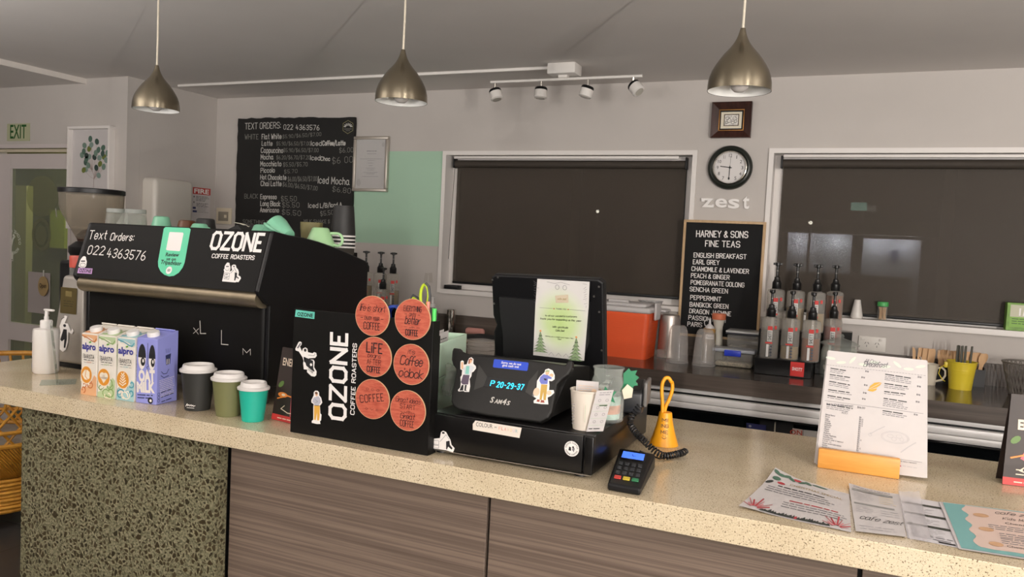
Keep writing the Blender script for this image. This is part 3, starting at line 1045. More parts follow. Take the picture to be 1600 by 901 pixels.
# side wall: dispenser, fire notice
ds = thing('towel_dispenser', (-3.93, 3.59, 1.40), 'rounded white paper towel dispenser on the side wall', 'dispenser')
bm = bmesh.new()
bmesh.ops.create_cube(bm, size=1)
for v in bm.verts:
    v.co = Vector((-3.935 + .0005 + (.10 if v.co.x > 0 else 0) * (1.0 if v.co.z > 0 else 1.0), 3.425 + .30 * (v.co.y + .5), 1.38 + .448 * (v.co.z + .5)))
ed = [e for e in bm.edges if max(v.co.x for v in e.verts) > -3.9]
bmesh.ops.bevel(bm, geom=ed, offset=.03, segments=5, profile=.5, affect='EDGES')
MB().from_bm(bm, mat('glossy white plastic', 'd6d1c8', .25), True).build('cover', ds)
MB().box(-3.9348, -3.82, 3.45, 3.70, 1.362, 1.3795, mat('grey plastic', '8a8a88', .5), .004).build('outlet', ds)
fn = thing('fire_notice', (-3.93, 3.88, 1.55), 'fire instructions notice with red heading on the side wall', 'notice')
MB().box(-3.9348, -3.932, 3.806, 3.958, 1.56, 1.801, PAPER).build('panel', fn)
pr = Print(((-3.932, 0, 0), (0, 1, 0), (0, 0, 1)), .0008)
RED = mat('red print', 'b83a32', .5)
pr.rect(3.807, 3.957, 1.757, 1.80, RED, 0)
pr.type('FIRE', (3.818, 1.764), (3.944, 1.764), .028, STICKER, 1, .03)
pr.lines((3.835, 1.742), (3.945, 1.742), 4, .009, .005, INK, 1, 3)
pr.lines((3.84, 1.698), (3.945, 1.698), 3, .009, .005, INK, 1, 4)
pr.rect(3.810, 3.835, 1.662, 1.675, mat('navy print', '2e3560', .6), 1)
pr.rect(3.810, 3.845, 1.640, 1.653, mat('navy print', '2e3560', .6), 1)
pr.lines((3.85, 1.672), (3.945, 1.672), 4, .010, .004, GREY_INK, 1, 5)
pr.rect(3.815, 3.822, 1.735, 1.745, INK, 1)
pr.rect(3.815, 3.822, 1.70, 1.71, INK, 1)
pr.build('print', fn)
SOCK = mat('cream switch plate', 'd8cdb6', .4)
sw = thing('light_switch', (-3.85, 3.99, 1.58), 'cream switch plate on the back wall left of the chalkboard', 'switch')
MB().box(-3.91, -3.782, 3.990, 3.9995, 1.575, 1.680, SOCK, .003).build('plate', sw)
MB().box(-3.888, -3.805, 3.986, 3.9899, 1.595, 1.655, mat('grey switch panel', '8d8577', .4), .001).build('recess', sw)
MB().box(-3.835, -3.815, 3.982, 3.9859, 1.615, 1.635, SOCK, .001).build('rocker', sw)

# right part of the back wall: framed relief, clock, letters, letter board
fr = thing('picture_frame', (-.623, 3.99, 2.105), 'small dark wood framed silver relief picture above the clock', 'picture')
DWOOD = wood('dark mahogany', [(.3, '2a1712'), (.7, '452720')], (60, 60, 8), .3)
m = MB()
x0, x1, z0, z1 = -.7185, -.528, 2.1055, 2.2785
i = .035
for q in (((x0, z0), (x1, z0), (x1 - i, z0 + i), (x0 + i, z0 + i)), ((x1, z0), (x1, z1), (x1 - i, z1 - i), (x1 - i, z0 + i)),
          ((x1, z1), (x0, z1), (x0 + i, z1 - i), (x1 - i, z1 - i)), ((x0, z1), (x0, z0), (x0 + i, z0 + i), (x0 + i, z1 - i))):
    a, b, c, d = q
    m.add([(a[0], 3.9705, a[1]), (b[0], 3.9705, b[1]), (c[0], 3.984, c[1]), (d[0], 3.984, d[1]), (a[0], 3.9995, a[1]), (b[0], 3.9995, b[1]), (c[0], 3.9995, c[1]), (d[0], 3.9995, d[1])],
          [[0, 1, 2, 3], [4, 5, 6, 7], [0, 1, 5, 4], [1, 2, 6, 5], [2, 3, 7, 6], [3, 0, 4, 7]], DWOOD)
m.build('frame', fr)
picture_frame(MB(), x0 + i, x1 - i, z0 + i, z1 - i, .004, 3.981, 3.999, mat('gilt edge', 'a8763c', .35, .6), .001).build('gilt_edge', fr)
MB().box(x0 + i + .004, x1 - i - .004, 3.99, 3.999, z0 + i + .004, z1 - i - .004, mat('black mount', '141312', .7)).build('mount', fr)
pr = Print(((0, 3.99, 0), (1, 0, 0), (0, 0, 1)), .0008)
pr.rect(-.674, -.575, 2.152, 2.232, mat('cream mat', 'dcd4c0', .7), 1)
pr.rect(-.660, -.588, 2.164, 2.221, mat('brown line', '4a3a2a', .6), 2)
SILV = mat('silver foil', 'c8c4be', .3, .7, noise=.25, nscale=160, bump=.6)
pr.rect(-.656, -.592, 2.168, 2.217, SILV, 3)
for cx, cz, r in ((-.642, 2.202, .008), (-.634, 2.190, .010), (-.646, 2.182, .006), (-.608, 2.200, .009), (-.604, 2.186, .007), (-.616, 2.180, .006)):
    pr.ring((cx, cz), r, .0022, mat('dark silver', '7d7a76', .4, .5), 4, 14)  # rings drawn in a darker silver
pr.stroke([(-.654, 2.172), (-.648, 2.178)], .002, mat('dark silver', '7d7a76', .4, .5), 4)
pr.build('relief', fr)

ck = thing('wall_clock', (-.616, 3.98, 1.855), 'round black wall clock with white face between the two windows', 'clock')
cc = (-.616, 3.9995, 1.961)
MB().lathe([(0, 0), (.106, 0), (.108, .010), (.106, .022), (.099, .031), (.090, .033), (.083, .028), (.082, .016)], mat('dark green black rim', '20241f', .3), cc, 56, True, (0, -1, 0)).build('rim', ck)
MB().lathe([(.0825, .016), (.0825, .026), (.078, .028), (.074, .020), (.074, .014)], CHROME, cc, 56, True, (0, -1, 0)).build('bezel', ck)
MB().lathe([(0, .010), (.0755, .010), (.0755, .0145), (0, .0145)], mat('white clock face', 'dedad8', .5), cc, 48, True, (0, -1, 0)).build('face', ck)
pr = Print(((cc[0], 3.985, cc[2]), (1, 0, 0), (0, 0, 1)), .0008)
for k in range(12):
    n = k or 12
    a = math.radians(90 - 30 * k)
    if n != 6:
        w = {1: .003, 10: .016, 11: .009, 12: .015}.get(n, .0095)
        x, z = .059 * math.cos(a), .059 * math.sin(a)
        pr.type(str(n), (x - w / 2, z - .008), (x + w / 2, z - .008), .016, mat('dark grey numerals', '3a3836', .6), 1)
for k in range(60):
    a = math.radians(6 * k)
    pr.stroke([(.0715 * math.cos(a), .0715 * math.sin(a)), ((.069 if k % 5 else .0675) * math.cos(a), (.069 if k % 5 else .0675) * math.sin(a))], .0008, mat('dark grey numerals', '3a3836', .6), 1)
pr.build('numerals', ck)
for nm, pts, w in (('hour_hand', [(.008, -.001), (-.045, .006)], .004), ('minute_hand', [(0, .008), (-.002, -.056)], .0035), ('second_hand', [(0, -.016), (.002, .055)], .001)):
    pr = Print(((cc[0], 3.985, cc[2]), (1, 0, 0), (0, 0, 1)), .002)
    pr.stroke(pts, w, INK, 1 if nm != 'second_hand' else 2)
    if nm == 'minute_hand':
        pr.disc((-.002, -.053), .0042, INK, 1, .007)
    if nm == 'hour_hand':
        pr.disc((0, 0), .005, INK, 1)
    pr.build(nm, ck)

LETW = mat('white painted wood', 'f4f1ee', .45)
for ch, a, b, zb, h, lab in (('z', 1097.7, 1115.8, 324, .044, 'white block letter z on the wall below the clock'), ('e', 1118.8, 1136.8, 324, .045, 'white block letter e on the wall below the clock'),
                             ('s', 1138.6, 1156.2, 326, .047, 'white block letter s on the wall below the clock'), ('t', 1161, 1171.2, 326.4, .062, 'white block letter t on the wall below the clock')):
    x0 = -.741 + (a - 1097.7) * (.228 / 73.5)
    x1 = -.741 + (b - 1097.7) * (.228 / 73.5)
    z0 = 1.765 - (.003 if ch in 'st' else 0)
    c = bpy.data.curves.new('type', 'FONT')
    c.body, c.size, c.extrude, c.offset, c.resolution_u = ch, 1, .5, .02, 4
    ob = bpy.data.objects.new('type', c)
    me = ob.to_mesh()
    co = [v.co.copy() for v in me.vertices]
    fs = [list(p.vertices) for p in me.polygons]
    ob.to_mesh_clear()
    bpy.data.objects.remove(ob)
    bpy.data.curves.remove(c)
    xa, xb = min(p.x for p in co), max(p.x for p in co)
    ya, yb = min(p.y for p in co), max(p.y for p in co)
    m = MB().add([(x0 + (p.x - xa) / (xb - xa) * (x1 - x0), 3.9925 - p.z * .014, z0 + (p.y - ya) / (yb - ya) * h) for p in co], fs, LETW)
    if ch == 'z':
        m.box(x0 - .004, x0 + .012, 3.9856, 3.9994, z0 + h - .016, z0 + h, LETW)
        m.box(x1 - .006, x1 + .002, 3.9856, 3.9994, z0, z0 + .014, LETW)
    tag(m.build('wall_letter'), lab, 'letter', 'white letters on the wall below the clock')

lb = thing('letter_board', (-.62, 3.98, 1.1175), 'oak framed black letter board listing teas, leaning between the windows', 'letter board')
PINE = wood('pale oak frame', [(.3, 'b99a74'), (.7, 'cfb18a')], (40, 40, 5), .5)
x0, x1, z0, z1 = -.8225, -.4275, 1.1175, 1.7005
picture_frame(MB(), x0, x1, z0, z1, .0125, 3.972, 3.9975, PINE, .001).build('frame', lb)
MB().box(x0 + .0125, x1 - .0125, 3.978, 3.997, z0 + .0125, z1 - .0125, mat('black felt', '121213', .9)).build('felt', lb)
pr = Print('letter', .001)
for s, p0, p1, h, w in (('HARNEY & SONS', (-0.7564, 0.4998), (-0.5091, 0.5044), 0.0297, .15), ('FINE TEAS', (-0.7094, 0.4538), (-0.5437, 0.4565), 0.0282, .15),
                        ('ENGLISH BREAKFAST', (-0.7628, 0.3974), (-0.51, 0.4014), 0.0213, .16), ('EARL GREY', (-0.7643, 0.3632), (-0.6368, 0.366), 0.0213, .16),
                        ('CHAMOMILE & LAVENDER', (-0.7693, 0.3295), (-0.4941, 0.3309), 0.0206, .16), ('PEACH & GINGER', (-0.77, 0.2952), (-0.5838, 0.2962), 0.0206, .16),
                        ('POMEGRANATE OOLONG', (-0.7694, 0.261), (-0.5113, 0.2632), 0.0207, .16), ('SENCHA GREEN', (-0.7723, 0.2272), (-0.5877, 0.228), 0.0207, .16),
                        ('PEPPERMINT', (-0.7669, 0.1854), (-0.6174, 0.1865), 0.0207, .16), ('BANGKOK GREEN', (-0.7676, 0.1503), (-0.5803, 0.1527), 0.0207, .16),
                        ('DRAGON JASMINE', (-0.7677, 0.1173), (-0.5658, 0.1173), 0.0207, .16), ('PASSION PLUM', (-0.77, 0.0842), (-0.5896, 0.083), 0.0207, .16),
                        ('PARIS', (-0.7729, 0.0509), (-0.7022, 0.0513), 0.0208, .16)):
    pr.hand(s, p0, p1, h, STICKER, w)
pr.build('lettering', lb)

so = thing('power_outlet', (.074, 3.99, 1.123), 'white double power outlet on the back wall above the breakfast menu', 'power outlet')
MB().box(.0155, .1315, 3.9915, 3.9995, 1.1235, 1.191, mat('white outlet plastic', 'ded9d2', .4), .002).build('plate', so)
for x in (.030, .106):
    MB().box(x - .005, x + .011, 3.9885, 3.9914, 1.172, 1.184, mat('white outlet plastic', 'ded9d2', .4), .001).build('rocker', so)
pr = Print(((0, 3.9915, 0), (1, 0, 0), (0, 0, 1)), .0008)
for x in (.0515, .0945):
    pr.mb = MB()
    pr.stroke([(x - .008, 1.156), (x - .004, 1.163)], .002, INK)
    pr.stroke([(x + .008, 1.156), (x + .004, 1.163)], .002, INK)
    pr.stroke([(x, 1.142), (x, 1.150)], .002, INK)
    pr.build('pin_slots', so)
tp = thing('clear_tape', (-2.27, 3.9995, 1.31), 'scraps of clear tape stuck to the wall left of the window', 'tape')
for x, z, r in ((-2.305, 1.315, 8), (-2.275, 1.318, -5)):
    MB().box(-.012, .012, -.0003, .0003, -.028, .028, mat('clear tape film', 'bdb6af', .15), rot=Matrix.Translation((x, 3.9992, z)) @ Matrix.Rotation(math.radians(r), 4, 'Y')).build('strip', tp)


# ---------------------------------------------------------------- on the front counter, left half
FZ = 1.0502
SKIN = mat('sticker skin tone', 'e3b894', .5)

# espresso machine: the customers see its back
MBLK = mat('black powder coat', '0b0a09', .5, spec=.16, noise=.12, nscale=30)
em = thing('espresso_machine', (-1.85, 1.95, 1.05), 'wide black two-group espresso machine with teal review sticker on the counter', 'coffee machine')
m = MB()
m.box(-2.20, -1.50, 1.718, 2.15, 1.105, 1.36, MBLK, .012, 3)
m.box(-2.195, -1.50, 1.745, 2.15, 1.35, 1.485, MBLK)
m.build('body', em)
prof = [(1.722, 1.105), (1.722, 1.335), (1.706, 1.342), (1.680, 1.366), (1.674, 1.376), (1.726, 1.538), (1.733, 1.542), (1.79, 1.533), (1.86, 1.527), (1.93, 1.517), (2.0, 1.503), (2.06, 1.489), (2.12, 1.474), (2.175, 1.460), (2.187, 1.452),
        (2.192, 1.44), (2.192, 1.33), (2.16, 1.322), (2.15, 1.105)]
for x in (-1.484, -2.2):
    s = MB().prism([(p[0], p[1]) for p in prof], (x, 0, 0), (0, 1, 0), (0, 0, 1), .014, SATIN_BLACK)
    so_ = s.build('side_panel', em)
    bv = so_.modifiers.new('soft edge', 'BEVEL')
    bv.width, bv.segments, bv.limit_method, bv.angle_limit = .0065, 4, 'ANGLE', math.radians(25)
m = MB()
m.prism([(1.6755, 1.3735), (1.727, 1.5375), (1.730, 1.541), (1.75, 1.539), (1.75, 1.50), (1.69, 1.3735)], (-1.4982, 0, 0), (0, 1, 0), (0, 0, 1), .7016, MBLK)
pn = m.build('back_panel', em)
m = MB()
m.prism([(1.706, 1.3275), (1.693, 1.331), (1.684, 1.338), (1.679, 1.347), (1.6785, 1.355), (1.681, 1.363), (1.687, 1.3725), (1.73, 1.3725), (1.73, 1.3275)], (-1.4985, 0, 0), (0, 1, 0), (0, 0, 1), .701, mat('dark polished steel', '857a66', .38, .75, noise=.1, nscale=20), True)
m.build('polished_rail', em)
MB().box(-2.185, -1.4985, 1.75, 2.13, 1.478, 1.498, mat('perforated steel tray', '6f6c66', .35, .9)).build('cup_tray', em)
for x in (-2.14, -1.54):
    for y in (1.76, 2.10):
        MB().lathe([(0, 0), (.022, 0), (.022, .056), (0, .056)], mat('grey foot', '6b6863', .35, .6), (x, y, 1.0503), 20).build('foot', em)
pr = Print('panel')
CW = mat('white marker', 'e4e0dc', .6)
pr.hand('Text', (-2.1936, 0.1234), (-2.119, 0.1259), 0.0274, CW, .11)
pr.hand('Orders:', (-2.0989, 0.1235), (-2.0025, 0.1265), 0.0227, CW, .13)
pr.hand('022', (-2.18, 0.0754), (-2.1094, 0.0758), 0.0270, CW, .12)
pr.hand('4363576', (-2.0933, 0.0704), (-1.934, 0.0684), 0.0273, CW, .11)
pr.cut('marker_lettering', pn)
MINT = mat('mint green sticker', '4fc79b', .4)
pr.poly([(-1.8876, 0.1746), (-1.794, 0.1747), (-1.7868, 0.171), (-1.7753, 0.0708), (-1.7774, 0.0553), (-1.7866, 0.0393), (-1.8027, 0.0288), (-1.82, 0.026), (-1.8396, 0.0296), (-1.8581, 0.0388), (-1.8721, 0.0523), (-1.8787, 0.0676), (-1.8924, 0.1688)], MINT)
pr.poly([(-1.8633, 0.1598), (-1.8135, 0.16), (-1.8095, 0.157), (-1.8046, 0.1049), (-1.8083, 0.1031), (-1.856, 0.1034), (-1.8602, 0.1058), (-1.8658, 0.1573)], STICKER, 1)
DKINK = mat('dark print', '12201c', .6)
pr.type('Review', (-1.8556, 0.0853), (-1.8042, 0.0867), 0.0109, DKINK, 1, .03)
pr.type('us on', (-1.8477, 0.0737), (-1.8114, 0.0739), 0.0092, DKINK, 1, .03)
pr.type('Tripadvisor', (-1.8674, 0.0617), (-1.7859, 0.0607), 0.0120, DKINK, 1, .03)
pr.disc((-1.8268, 0.0441), .0115, STICKER, 1)
pr.ring((-1.829, 0.0439), .0028, .0013, DKINK, 2, 12)
pr.ring((-1.8245, 0.0442), .0028, .0013, DKINK, 2, 12)
pr.cut('review_sticker', pn)
pr.poly([(-2.1987, 0.0292), (-2.1375, 0.0309), (-2.1341, 0.0135), (-2.1972, 0.0128)], mat('lilac sticker', 'b98cc4', .4))
pr.type('OZONE', (-2.1919, 0.0165), (-2.1389, 0.017), 0.0104, DKINK, 1, .03)
pr.cut('lilac_sticker', pn)
pr.poly([(-2.2015, 0.0343), (-2.2034, 0.0479), (-2.2, 0.0578), (-2.1949, 0.0658), (-2.1891, 0.0681), (-2.1813, 0.0657), (-2.1765, 0.0577), (-2.1708, 0.0512), (-2.1682, 0.0376), (-2.1723, 0.0319), (-2.1886, 0.0304)], STICKER)
pr.poly([(-2.1979, 0.0529), (-2.1787, 0.054), (-2.1787, 0.0502), (-2.1949, 0.0493)], INK, 1)
pr.ring((-2.184, 0.0394), .012, .0012, INK, 1, 16, .006)
pr.cut('cup_sticker', pn)
pr.hand('OZONE', (-1.6933, 0.1173), (-1.5128, 0.1187), 0.0481, STICKER, .19, 1)
pr.hand('COFFEE', (-1.679, 0.0903), (-1.6203, 0.0911), 0.0113, STICKER, .2, 1)
pr.hand('ROASTERS', (-1.6099, 0.0912), (-1.5273, 0.0925), 0.0112, STICKER, .2, 1)
pr.cut('logo_lettering', pn)
pr.poly([(-1.6202, 0.0254), (-1.6203, 0.0398), (-1.6214, 0.0533), (-1.625, 0.0582), (-1.6228, 0.0615), (-1.6245, 0.0687), (-1.6223, 0.074), (-1.6193, 0.0789), (-1.6157, 0.0798), (-1.6099, 0.0779), (-1.6078, 0.0733), (-1.6035, 0.0678), (-1.6016, 0.0617), (-1.6015, 0.0555), (-1.6021, 0.0534), (-1.5957, 0.0574), (-1.5943, 0.059), (-1.5988, 0.065), (-1.6001, 0.0711), (-1.596, 0.0745), (-1.5897, 0.0749), (-1.5853, 0.073), (-1.5821, 0.067), (-1.5739, 0.0613), (-1.5692, 0.0544), (-1.5676, 0.0452), (-1.5589, 0.0417), (-1.5561, 0.0368), (-1.5614, 0.0257), (-1.5679, 0.0263), (-1.5724, 0.0244), (-1.6186, 0.0244)], STICKER)
pr.poly([(-1.62, 0.0689), (-1.6093, 0.0698), (-1.6097, 0.0669), (-1.6192, 0.0664)], INK, 1)
pr.stroke([(-1.6206, 0.0606), (-1.6146, 0.0563), (-1.6072, 0.0572), (-1.6058, 0.063)], .001, GREY_INK, 1)
pr.stroke([(-1.6188, 0.0493), (-1.6, 0.0489), (-1.5977, 0.0315), (-1.6153, 0.0324), (-1.6188, 0.0493)], .0012, GREY_INK, 1)
pr.stroke([(-1.6165, 0.0401), (-1.5984, 0.0397)], .0012, GREY_INK, 1)
pr.stroke([(-1.6142, 0.0449), (-1.606, 0.0454)], .0018, INK, 1)
pr.stroke([(-1.612, 0.0359), (-1.6038, 0.0365)], .0018, INK, 1)
pr.poly([(-1.5949, 0.0709), (-1.5892, 0.0713), (-1.5874, 0.0677), (-1.5941, 0.0684)], INK, 1)
pr.poly([(-1.5828, 0.053), (-1.5742, 0.052), (-1.5722, 0.0419), (-1.5626, 0.0374), (-1.5638, 0.0352), (-1.5732, 0.0387), (-1.574, 0.0294), (-1.5779, 0.0297), (-1.5801, 0.0424)], INK, 1)
pr.stroke([(-1.5893, 0.0656), (-1.5839, 0.0607), (-1.5767, 0.0539)], .0014, GREY_INK, 1)
pr.stroke([(-1.5886, 0.0594), (-1.597, 0.0496)], .0014, GREY_INK, 1)
pr.build('crate_sticker', pn)
pr = Print(((0, 1.718, 0), (1, 0, 0), (0, 0, 1)))
THINC = mat('thin chalk', 'b0aca6', .8)
pr.hand('x', (-1.7575, 1.234), (-1.7376, 1.2335), 0.0250, THINC, .07)
pr.hand('L', (-1.7299, 1.2365), (-1.7097, 1.2383), 0.0362, THINC, .07)
pr.hand('L', (-1.65, 1.2132), (-1.6251, 1.2138), 0.0394, THINC, .06)
pr.hand('M', (-1.57, 1.1913), (-1.543, 1.1927), 0.0168, THINC, .1)
pr.build('lettering', em)

# cups, glasses and other things on the cup tray
MINTC = mat('mint glazed china', '7fbf9f', .25, noise=.04, nscale=9)
PALEC = mat('pale green glazed china', 'a5cf9d', .25)
BROWN = mat('brown glazed china', '5e3419', .3)
BLKC = mat('black card cup', '1b1a1a', .55)
GLASS = clear('drinking glass', 'f6f8f6', .90, .03, 'e6e6e2')
TZ = 1.4982


def cup(name, x, y, z, r0, r1, h, m, label, cat, handle=None, tilt=None, group=None, hm=None):
    """a cup: r0 at its foot, r1 at its rim; handle is the compass angle of its handle; tilt turns it over or on its side"""
    t = thing(name, (x, y, z), label, cat, group)
    R = tilt if tilt is not None else Matrix.Identity(4)
    mb = MB().lathe([(0, 0), (r0 * .8, 0), (r0, .003), (r0 * .6 + r1 * .4, h * .35), (r1 * .92 + r0 * .08, h * .75), (r1, h), (r1 - .0025, h), (r1 * .9, h * .7), (r0 * .8, h * .2), (0, .006)], m, (0, 0, 0), 36)
    mb.v = [tuple(R @ Vector(p) + Vector((x, y, z))) for p in mb.v]
    mb.build('bowl', t)
    if handle is not None:
        a = math.radians(handle)
        d = Vector((math.cos(a), math.sin(a), 0))
        pts = [d * (r1 * .93) + Vector((0, 0, h * .82)), d * (r1 + .012) + Vector((0, 0, h * .88)), d * (r1 + .024) + Vector((0, 0, h * .72)), d * (r1 + .024) + Vector((0, 0, h * .45)),
               d * (r1 + .012) + Vector((0, 0, h * .27)), d * (r0 * .55 + r1 * .4) + Vector((0, 0, h * .27))]
        sm = [pts[0]]
        for i in range(len(pts) - 1):
            p0, p1_, p2, p3 = pts[max(i - 1, 0)], pts[i], pts[i + 1], pts[min(i + 2, len(pts) - 1)]
            for k in range(1, 5):
                u = k / 4
                sm.append(.5 * ((2 * p1_) + (p2 - p0) * u + (2 * p0 - 5 * p1_ + 4 * p2 - p3) * u * u + (3 * p1_ - p0 - 3 * p2 + p3) * u ** 3))
        MB().tube([tuple(R @ p + Vector((x, y, z))) for p in sm], .0045, hm or m, 10).build('handle', t)
    return t


FLIP = Matrix.Rotation(math.pi, 4, 'X')
def down(h, ax='X', deg=180):
    return Matrix.Translation((0, 0, h)) @ Matrix.Rotation(math.radians(deg), 4, ax)


g1 = thing('drinking_glass', (-2.335, 1.93, 1.509), 'upturned faceted drinking glass at the far left on top of the coffee machine', 'glass', 'upturned glasses on the coffee machine')
MB().lathe([(.038, 0), (.037, .03), (.034, .06), (.033, .072), (.0325, .083), (0, .083)], GLASS, (-2.335, 1.93, 1.509), 14, False).lathe([(.0355, .001), (.034, .04), (.030, .066), (0, .066)], GLASS, (-2.335, 1.93, 1.509), 14, False).build('bowl', g1)
MB().lathe([(.0335, .070), (.034, .078), (.033, .0835), (0, .0835)], clear('thick glass base', 'b9bdb4', .55, .05), (-2.335, 1.93, 1.509), 28).build('base', g1)
copy_thing(g1, (.087, 0, 0), 'upturned faceted drinking glass beside the mint cup on top of the coffee machine')
sc_ = tag(MB().lathe([(0, 0), (.03, 0), (.058, .009), (.060, .0105), (.03, .003), (0, .003)], MINTC, (-2.262, 1.93, TZ), 36).build('saucer'), 'mint green saucer under the upturned glasses', 'saucer')
for gname in ():
    pass
cup('coffee_cup', -2.128, 1.93, TZ, .024, .0385, .075, MINTC, 'upturned mint cup beside the glasses on top of the coffee machine', 'cup', None, down(.075))
cup('coffee_cup', -2.035, 1.95, TZ, .026, .038, .066, BROWN, 'upturned brown cup on top of the coffee machine', 'cup', None, down(.066))
cup('coffee_cup', -1.955, 1.95, TZ, .028, .037, .074, BLKC, 'upturned black cup behind the mint handle on top of the coffee machine', 'cup', None, down(.074))
cup('coffee_cup', -1.878, 1.85, TZ, .022, .042, .056, MINTC, 'upturned mint cup in front of the black cup above the teal review sticker', 'cup', 15, down(.056))
bg = thing('paper_cup_sleeve', (-1.76, 1.90, TZ), 'flattened black paper cup lying among cups on the coffee machine', 'paper cup')
MB().prism([(-1.845, TZ), (-1.82, 1.540), (-1.815, 1.562), (-1.765, 1.552), (-1.79, 1.540), (-1.83, TZ)], (0, 1.96, 0), (1, 0, 0), (0, 0, 1), .05, BLKC).build('folded_cup', bg)
MB().prism([(-1.83, TZ), (-1.80, 1.542), (-1.765, 1.556), (-1.738, 1.535), (-1.735, TZ)], (0, 1.89, 0), (1, 0, 0), (0, 0, 1), .05, BLKC).build('folded_side', bg)
MB().tube([(-1.82, 1.93, 1.5635), (-1.79, 1.925, 1.5605), (-1.755, 1.93, 1.552), (-1.775, 1.955, 1.5535), (-1.81, 1.955, 1.561)], .0012, mat('pale rim', 'b9b6a6', .5), 6, True, True).build('rim', bg)
cup('coffee_cup', -1.668, 1.90, TZ, .030, .052, .062, MINTC, 'wide upturned mint cup above the big white letters on the coffee machine', 'cup', 15, down(.062))
cup('coffee_cup', -1.545, 1.83, TZ, .025, .040, .064, MINTC, 'mint cup lying tilted towards us near the right end of the coffee machine', 'cup', -75, Matrix.Translation((0, 0, .040)) @ Matrix.Rotation(math.radians(-62), 4, 'Y') @ Matrix.Translation((0, 0, -.033)))
c_ = cup('coffee_cup', -1.550, 2.02, TZ, .026, .046, .062, PALEC, 'pale green upturned cup at the right end of the coffee machine', 'cup', -18, down(.062))
cup('coffee_cup', -1.64, 2.09, TZ, .030, .036, .078, mat('olive paper', '77704a', .6), 'olive paper cup standing behind the mint cups on the coffee machine', 'cup')
st = thing('paper_cup_stack', (-1.552, 2.14, TZ), 'tall upturned stack of black paper cups behind the pale green cup', 'cup stack')
first = None
for i in range(4):
    z = TZ + .012 * i
    MB().lathe([(.0405, z), (.042, z + .001), (.042, z + .0045), (.0405, z + .0055)], STICKER, (-1.552, 2.14, 0), 32).build('rim', st)
MB().lathe([(.0402, TZ + .001), (.0398, TZ + .05), (.033, TZ + .132), (.0325, TZ + .137), (0, TZ + .137)], BLKC, (-1.552, 2.14, 0), 32).build('sleeve', st)

# grinder with hopper behind the machine; slim silver grinder beside it
gh = thing('coffee_grinder', (-2.63, 2.06, 1.05), 'coffee grinder with big clear bean hopper and black lid at the left end', 'coffee grinder')
GX, GY = -2.625, 2.06
MB().box(GX - .07, GX + .09, GY - .08, GY + .10, FZ, 1.40, SATIN_BLACK, .015, 3).build('body', gh)
hp = MB().lathe([(.110, 1.648), (.108, 1.60), (.100, 1.575), (.060, 1.50), (.045, 1.475), (.045, 1.46)], clear('smoky clear hopper', 'd8d2c6', .72, .06, 'a79f92'), (GX, GY, 0), 44).build('hopper', gh)
MB().lathe([(0, 1.665), (.109, 1.665), (.1125, 1.662), (.1125, 1.648), (.109, 1.646), (0, 1.646)], SATIN_BLACK, (GX, GY, 0), 44).build('hopper_lid', gh)
MB().lathe([(0, 1.468), (.044, 1.468), (.052, 1.49), (.030, 1.512), (0, 1.52)], mat('coffee beans', '3b2418', .5, noise=.5, nscale=160, bump=1), (GX, GY, 0), 30).build('beans', gh)
MB().lathe([(0, 1.40), (.058, 1.40), (.075, 1.43), (.075, 1.45), (.05, 1.47), (0, 1.47)], SATIN_BLACK, (GX, GY, 0), 32).build('collar', gh)
pr = Print(((GX - .082, GY - .080, 1.572), (.72, -.69, 0), (-.08, -.08, .99)), .002)
pr.rect(-.014, .010, -.016, .016, STICKER)
pr.rect(-.010, .006, -.010, .008, GREY_INK, 1)
pr.build('sticker', gh)

sg_ = thing('coffee_grinder', (-2.40, 1.84, 1.05), 'slim brushed steel grinder with brass plate and red collar beside the sanitizer', 'coffee grinder')
SGM = mat('brushed grey steel', 'a39d96', .40, .35, noise=.06, nscale=25)
bm = bmesh.new()
bmesh.ops.create_cube(bm, size=1)
for v in bm.verts:
    top = v.co.z > 0
    x = (-2.437 if top else -2.487) if v.co.x < 0 else (-2.337 if top else -2.327)
    y = (1.806 if top else 1.80) if v.co.y < 0 else 1.98
    v.co = Vector((x, y, 1.362 if top else 1.068))
bmesh.ops.bevel(bm, geom=[e for e in bm.edges], offset=.014, segments=4, profile=.5, affect='EDGES')
MB().from_bm(bm, SGM, True).build('body', sg_)
MB().box(-2.46, -2.335, 1.815, 1.97, 1.0505, 1.0675, SATIN_BLACK, .003).build('base', sg_)
MB().lathe([(.0355, 1.363), (.0355, 1.388), (0, 1.388)], GLASS, (-2.402, 1.85, 0), 28).build('glass_neck', sg_)
MB().lathe([(0, 1.388), (.036, 1.388), (.0365, 1.424), (.034, 1.428), (0, 1.428)], mat('coral red collar', 'c9574a', .35), (-2.402, 1.85, 0), 32).build('collar', sg_)
fp = ((-2.41, 1.7993, 1.07), (1, 0, 0), _n((0, .006, .294)))
pr = Print(fp, .0018)
BRASS = mat('brass plate', '8f8055', .3, .9)
pr.rect(-.028, .050, .165, .252, BRASS)
pr.rect(-.004, .026, .222, .240, mat('bright brass', 'd6c487', .2, .9), 1)
for z in (.205, .197, .189):
    pr.lines((-.012, z), (.038, z), 1, .01, .005, mat('engraved line', '5f5538', .4, .6), 1, int(z * 999), .1)
pr.build('brass_plate', sg_)
pr = Print(fp, .0018)
pr.poly([(-.028, .045), (-.030, .075), (-.022, .10), (-.028, .12), (-.018, .142), (-.004, .158), (.008, .156), (.003, .145), (-.004, .132), (.012, .132), (.028, .108), (.034, .118), (.040, .110), (.034, .098), (.016, .104), (.016, .07), (.006, .044), (-.008, .035), (-.018, .04)], STICKER)
pr.poly([(-.022, .075), (-.008, .112), (.008, .112), (.010, .080), (.004, .05), (-.004, .05), (-.002, .078), (-.014, .07)], INK, 1)
pr.disc((-.003, .124), .007, INK, 1, .005)
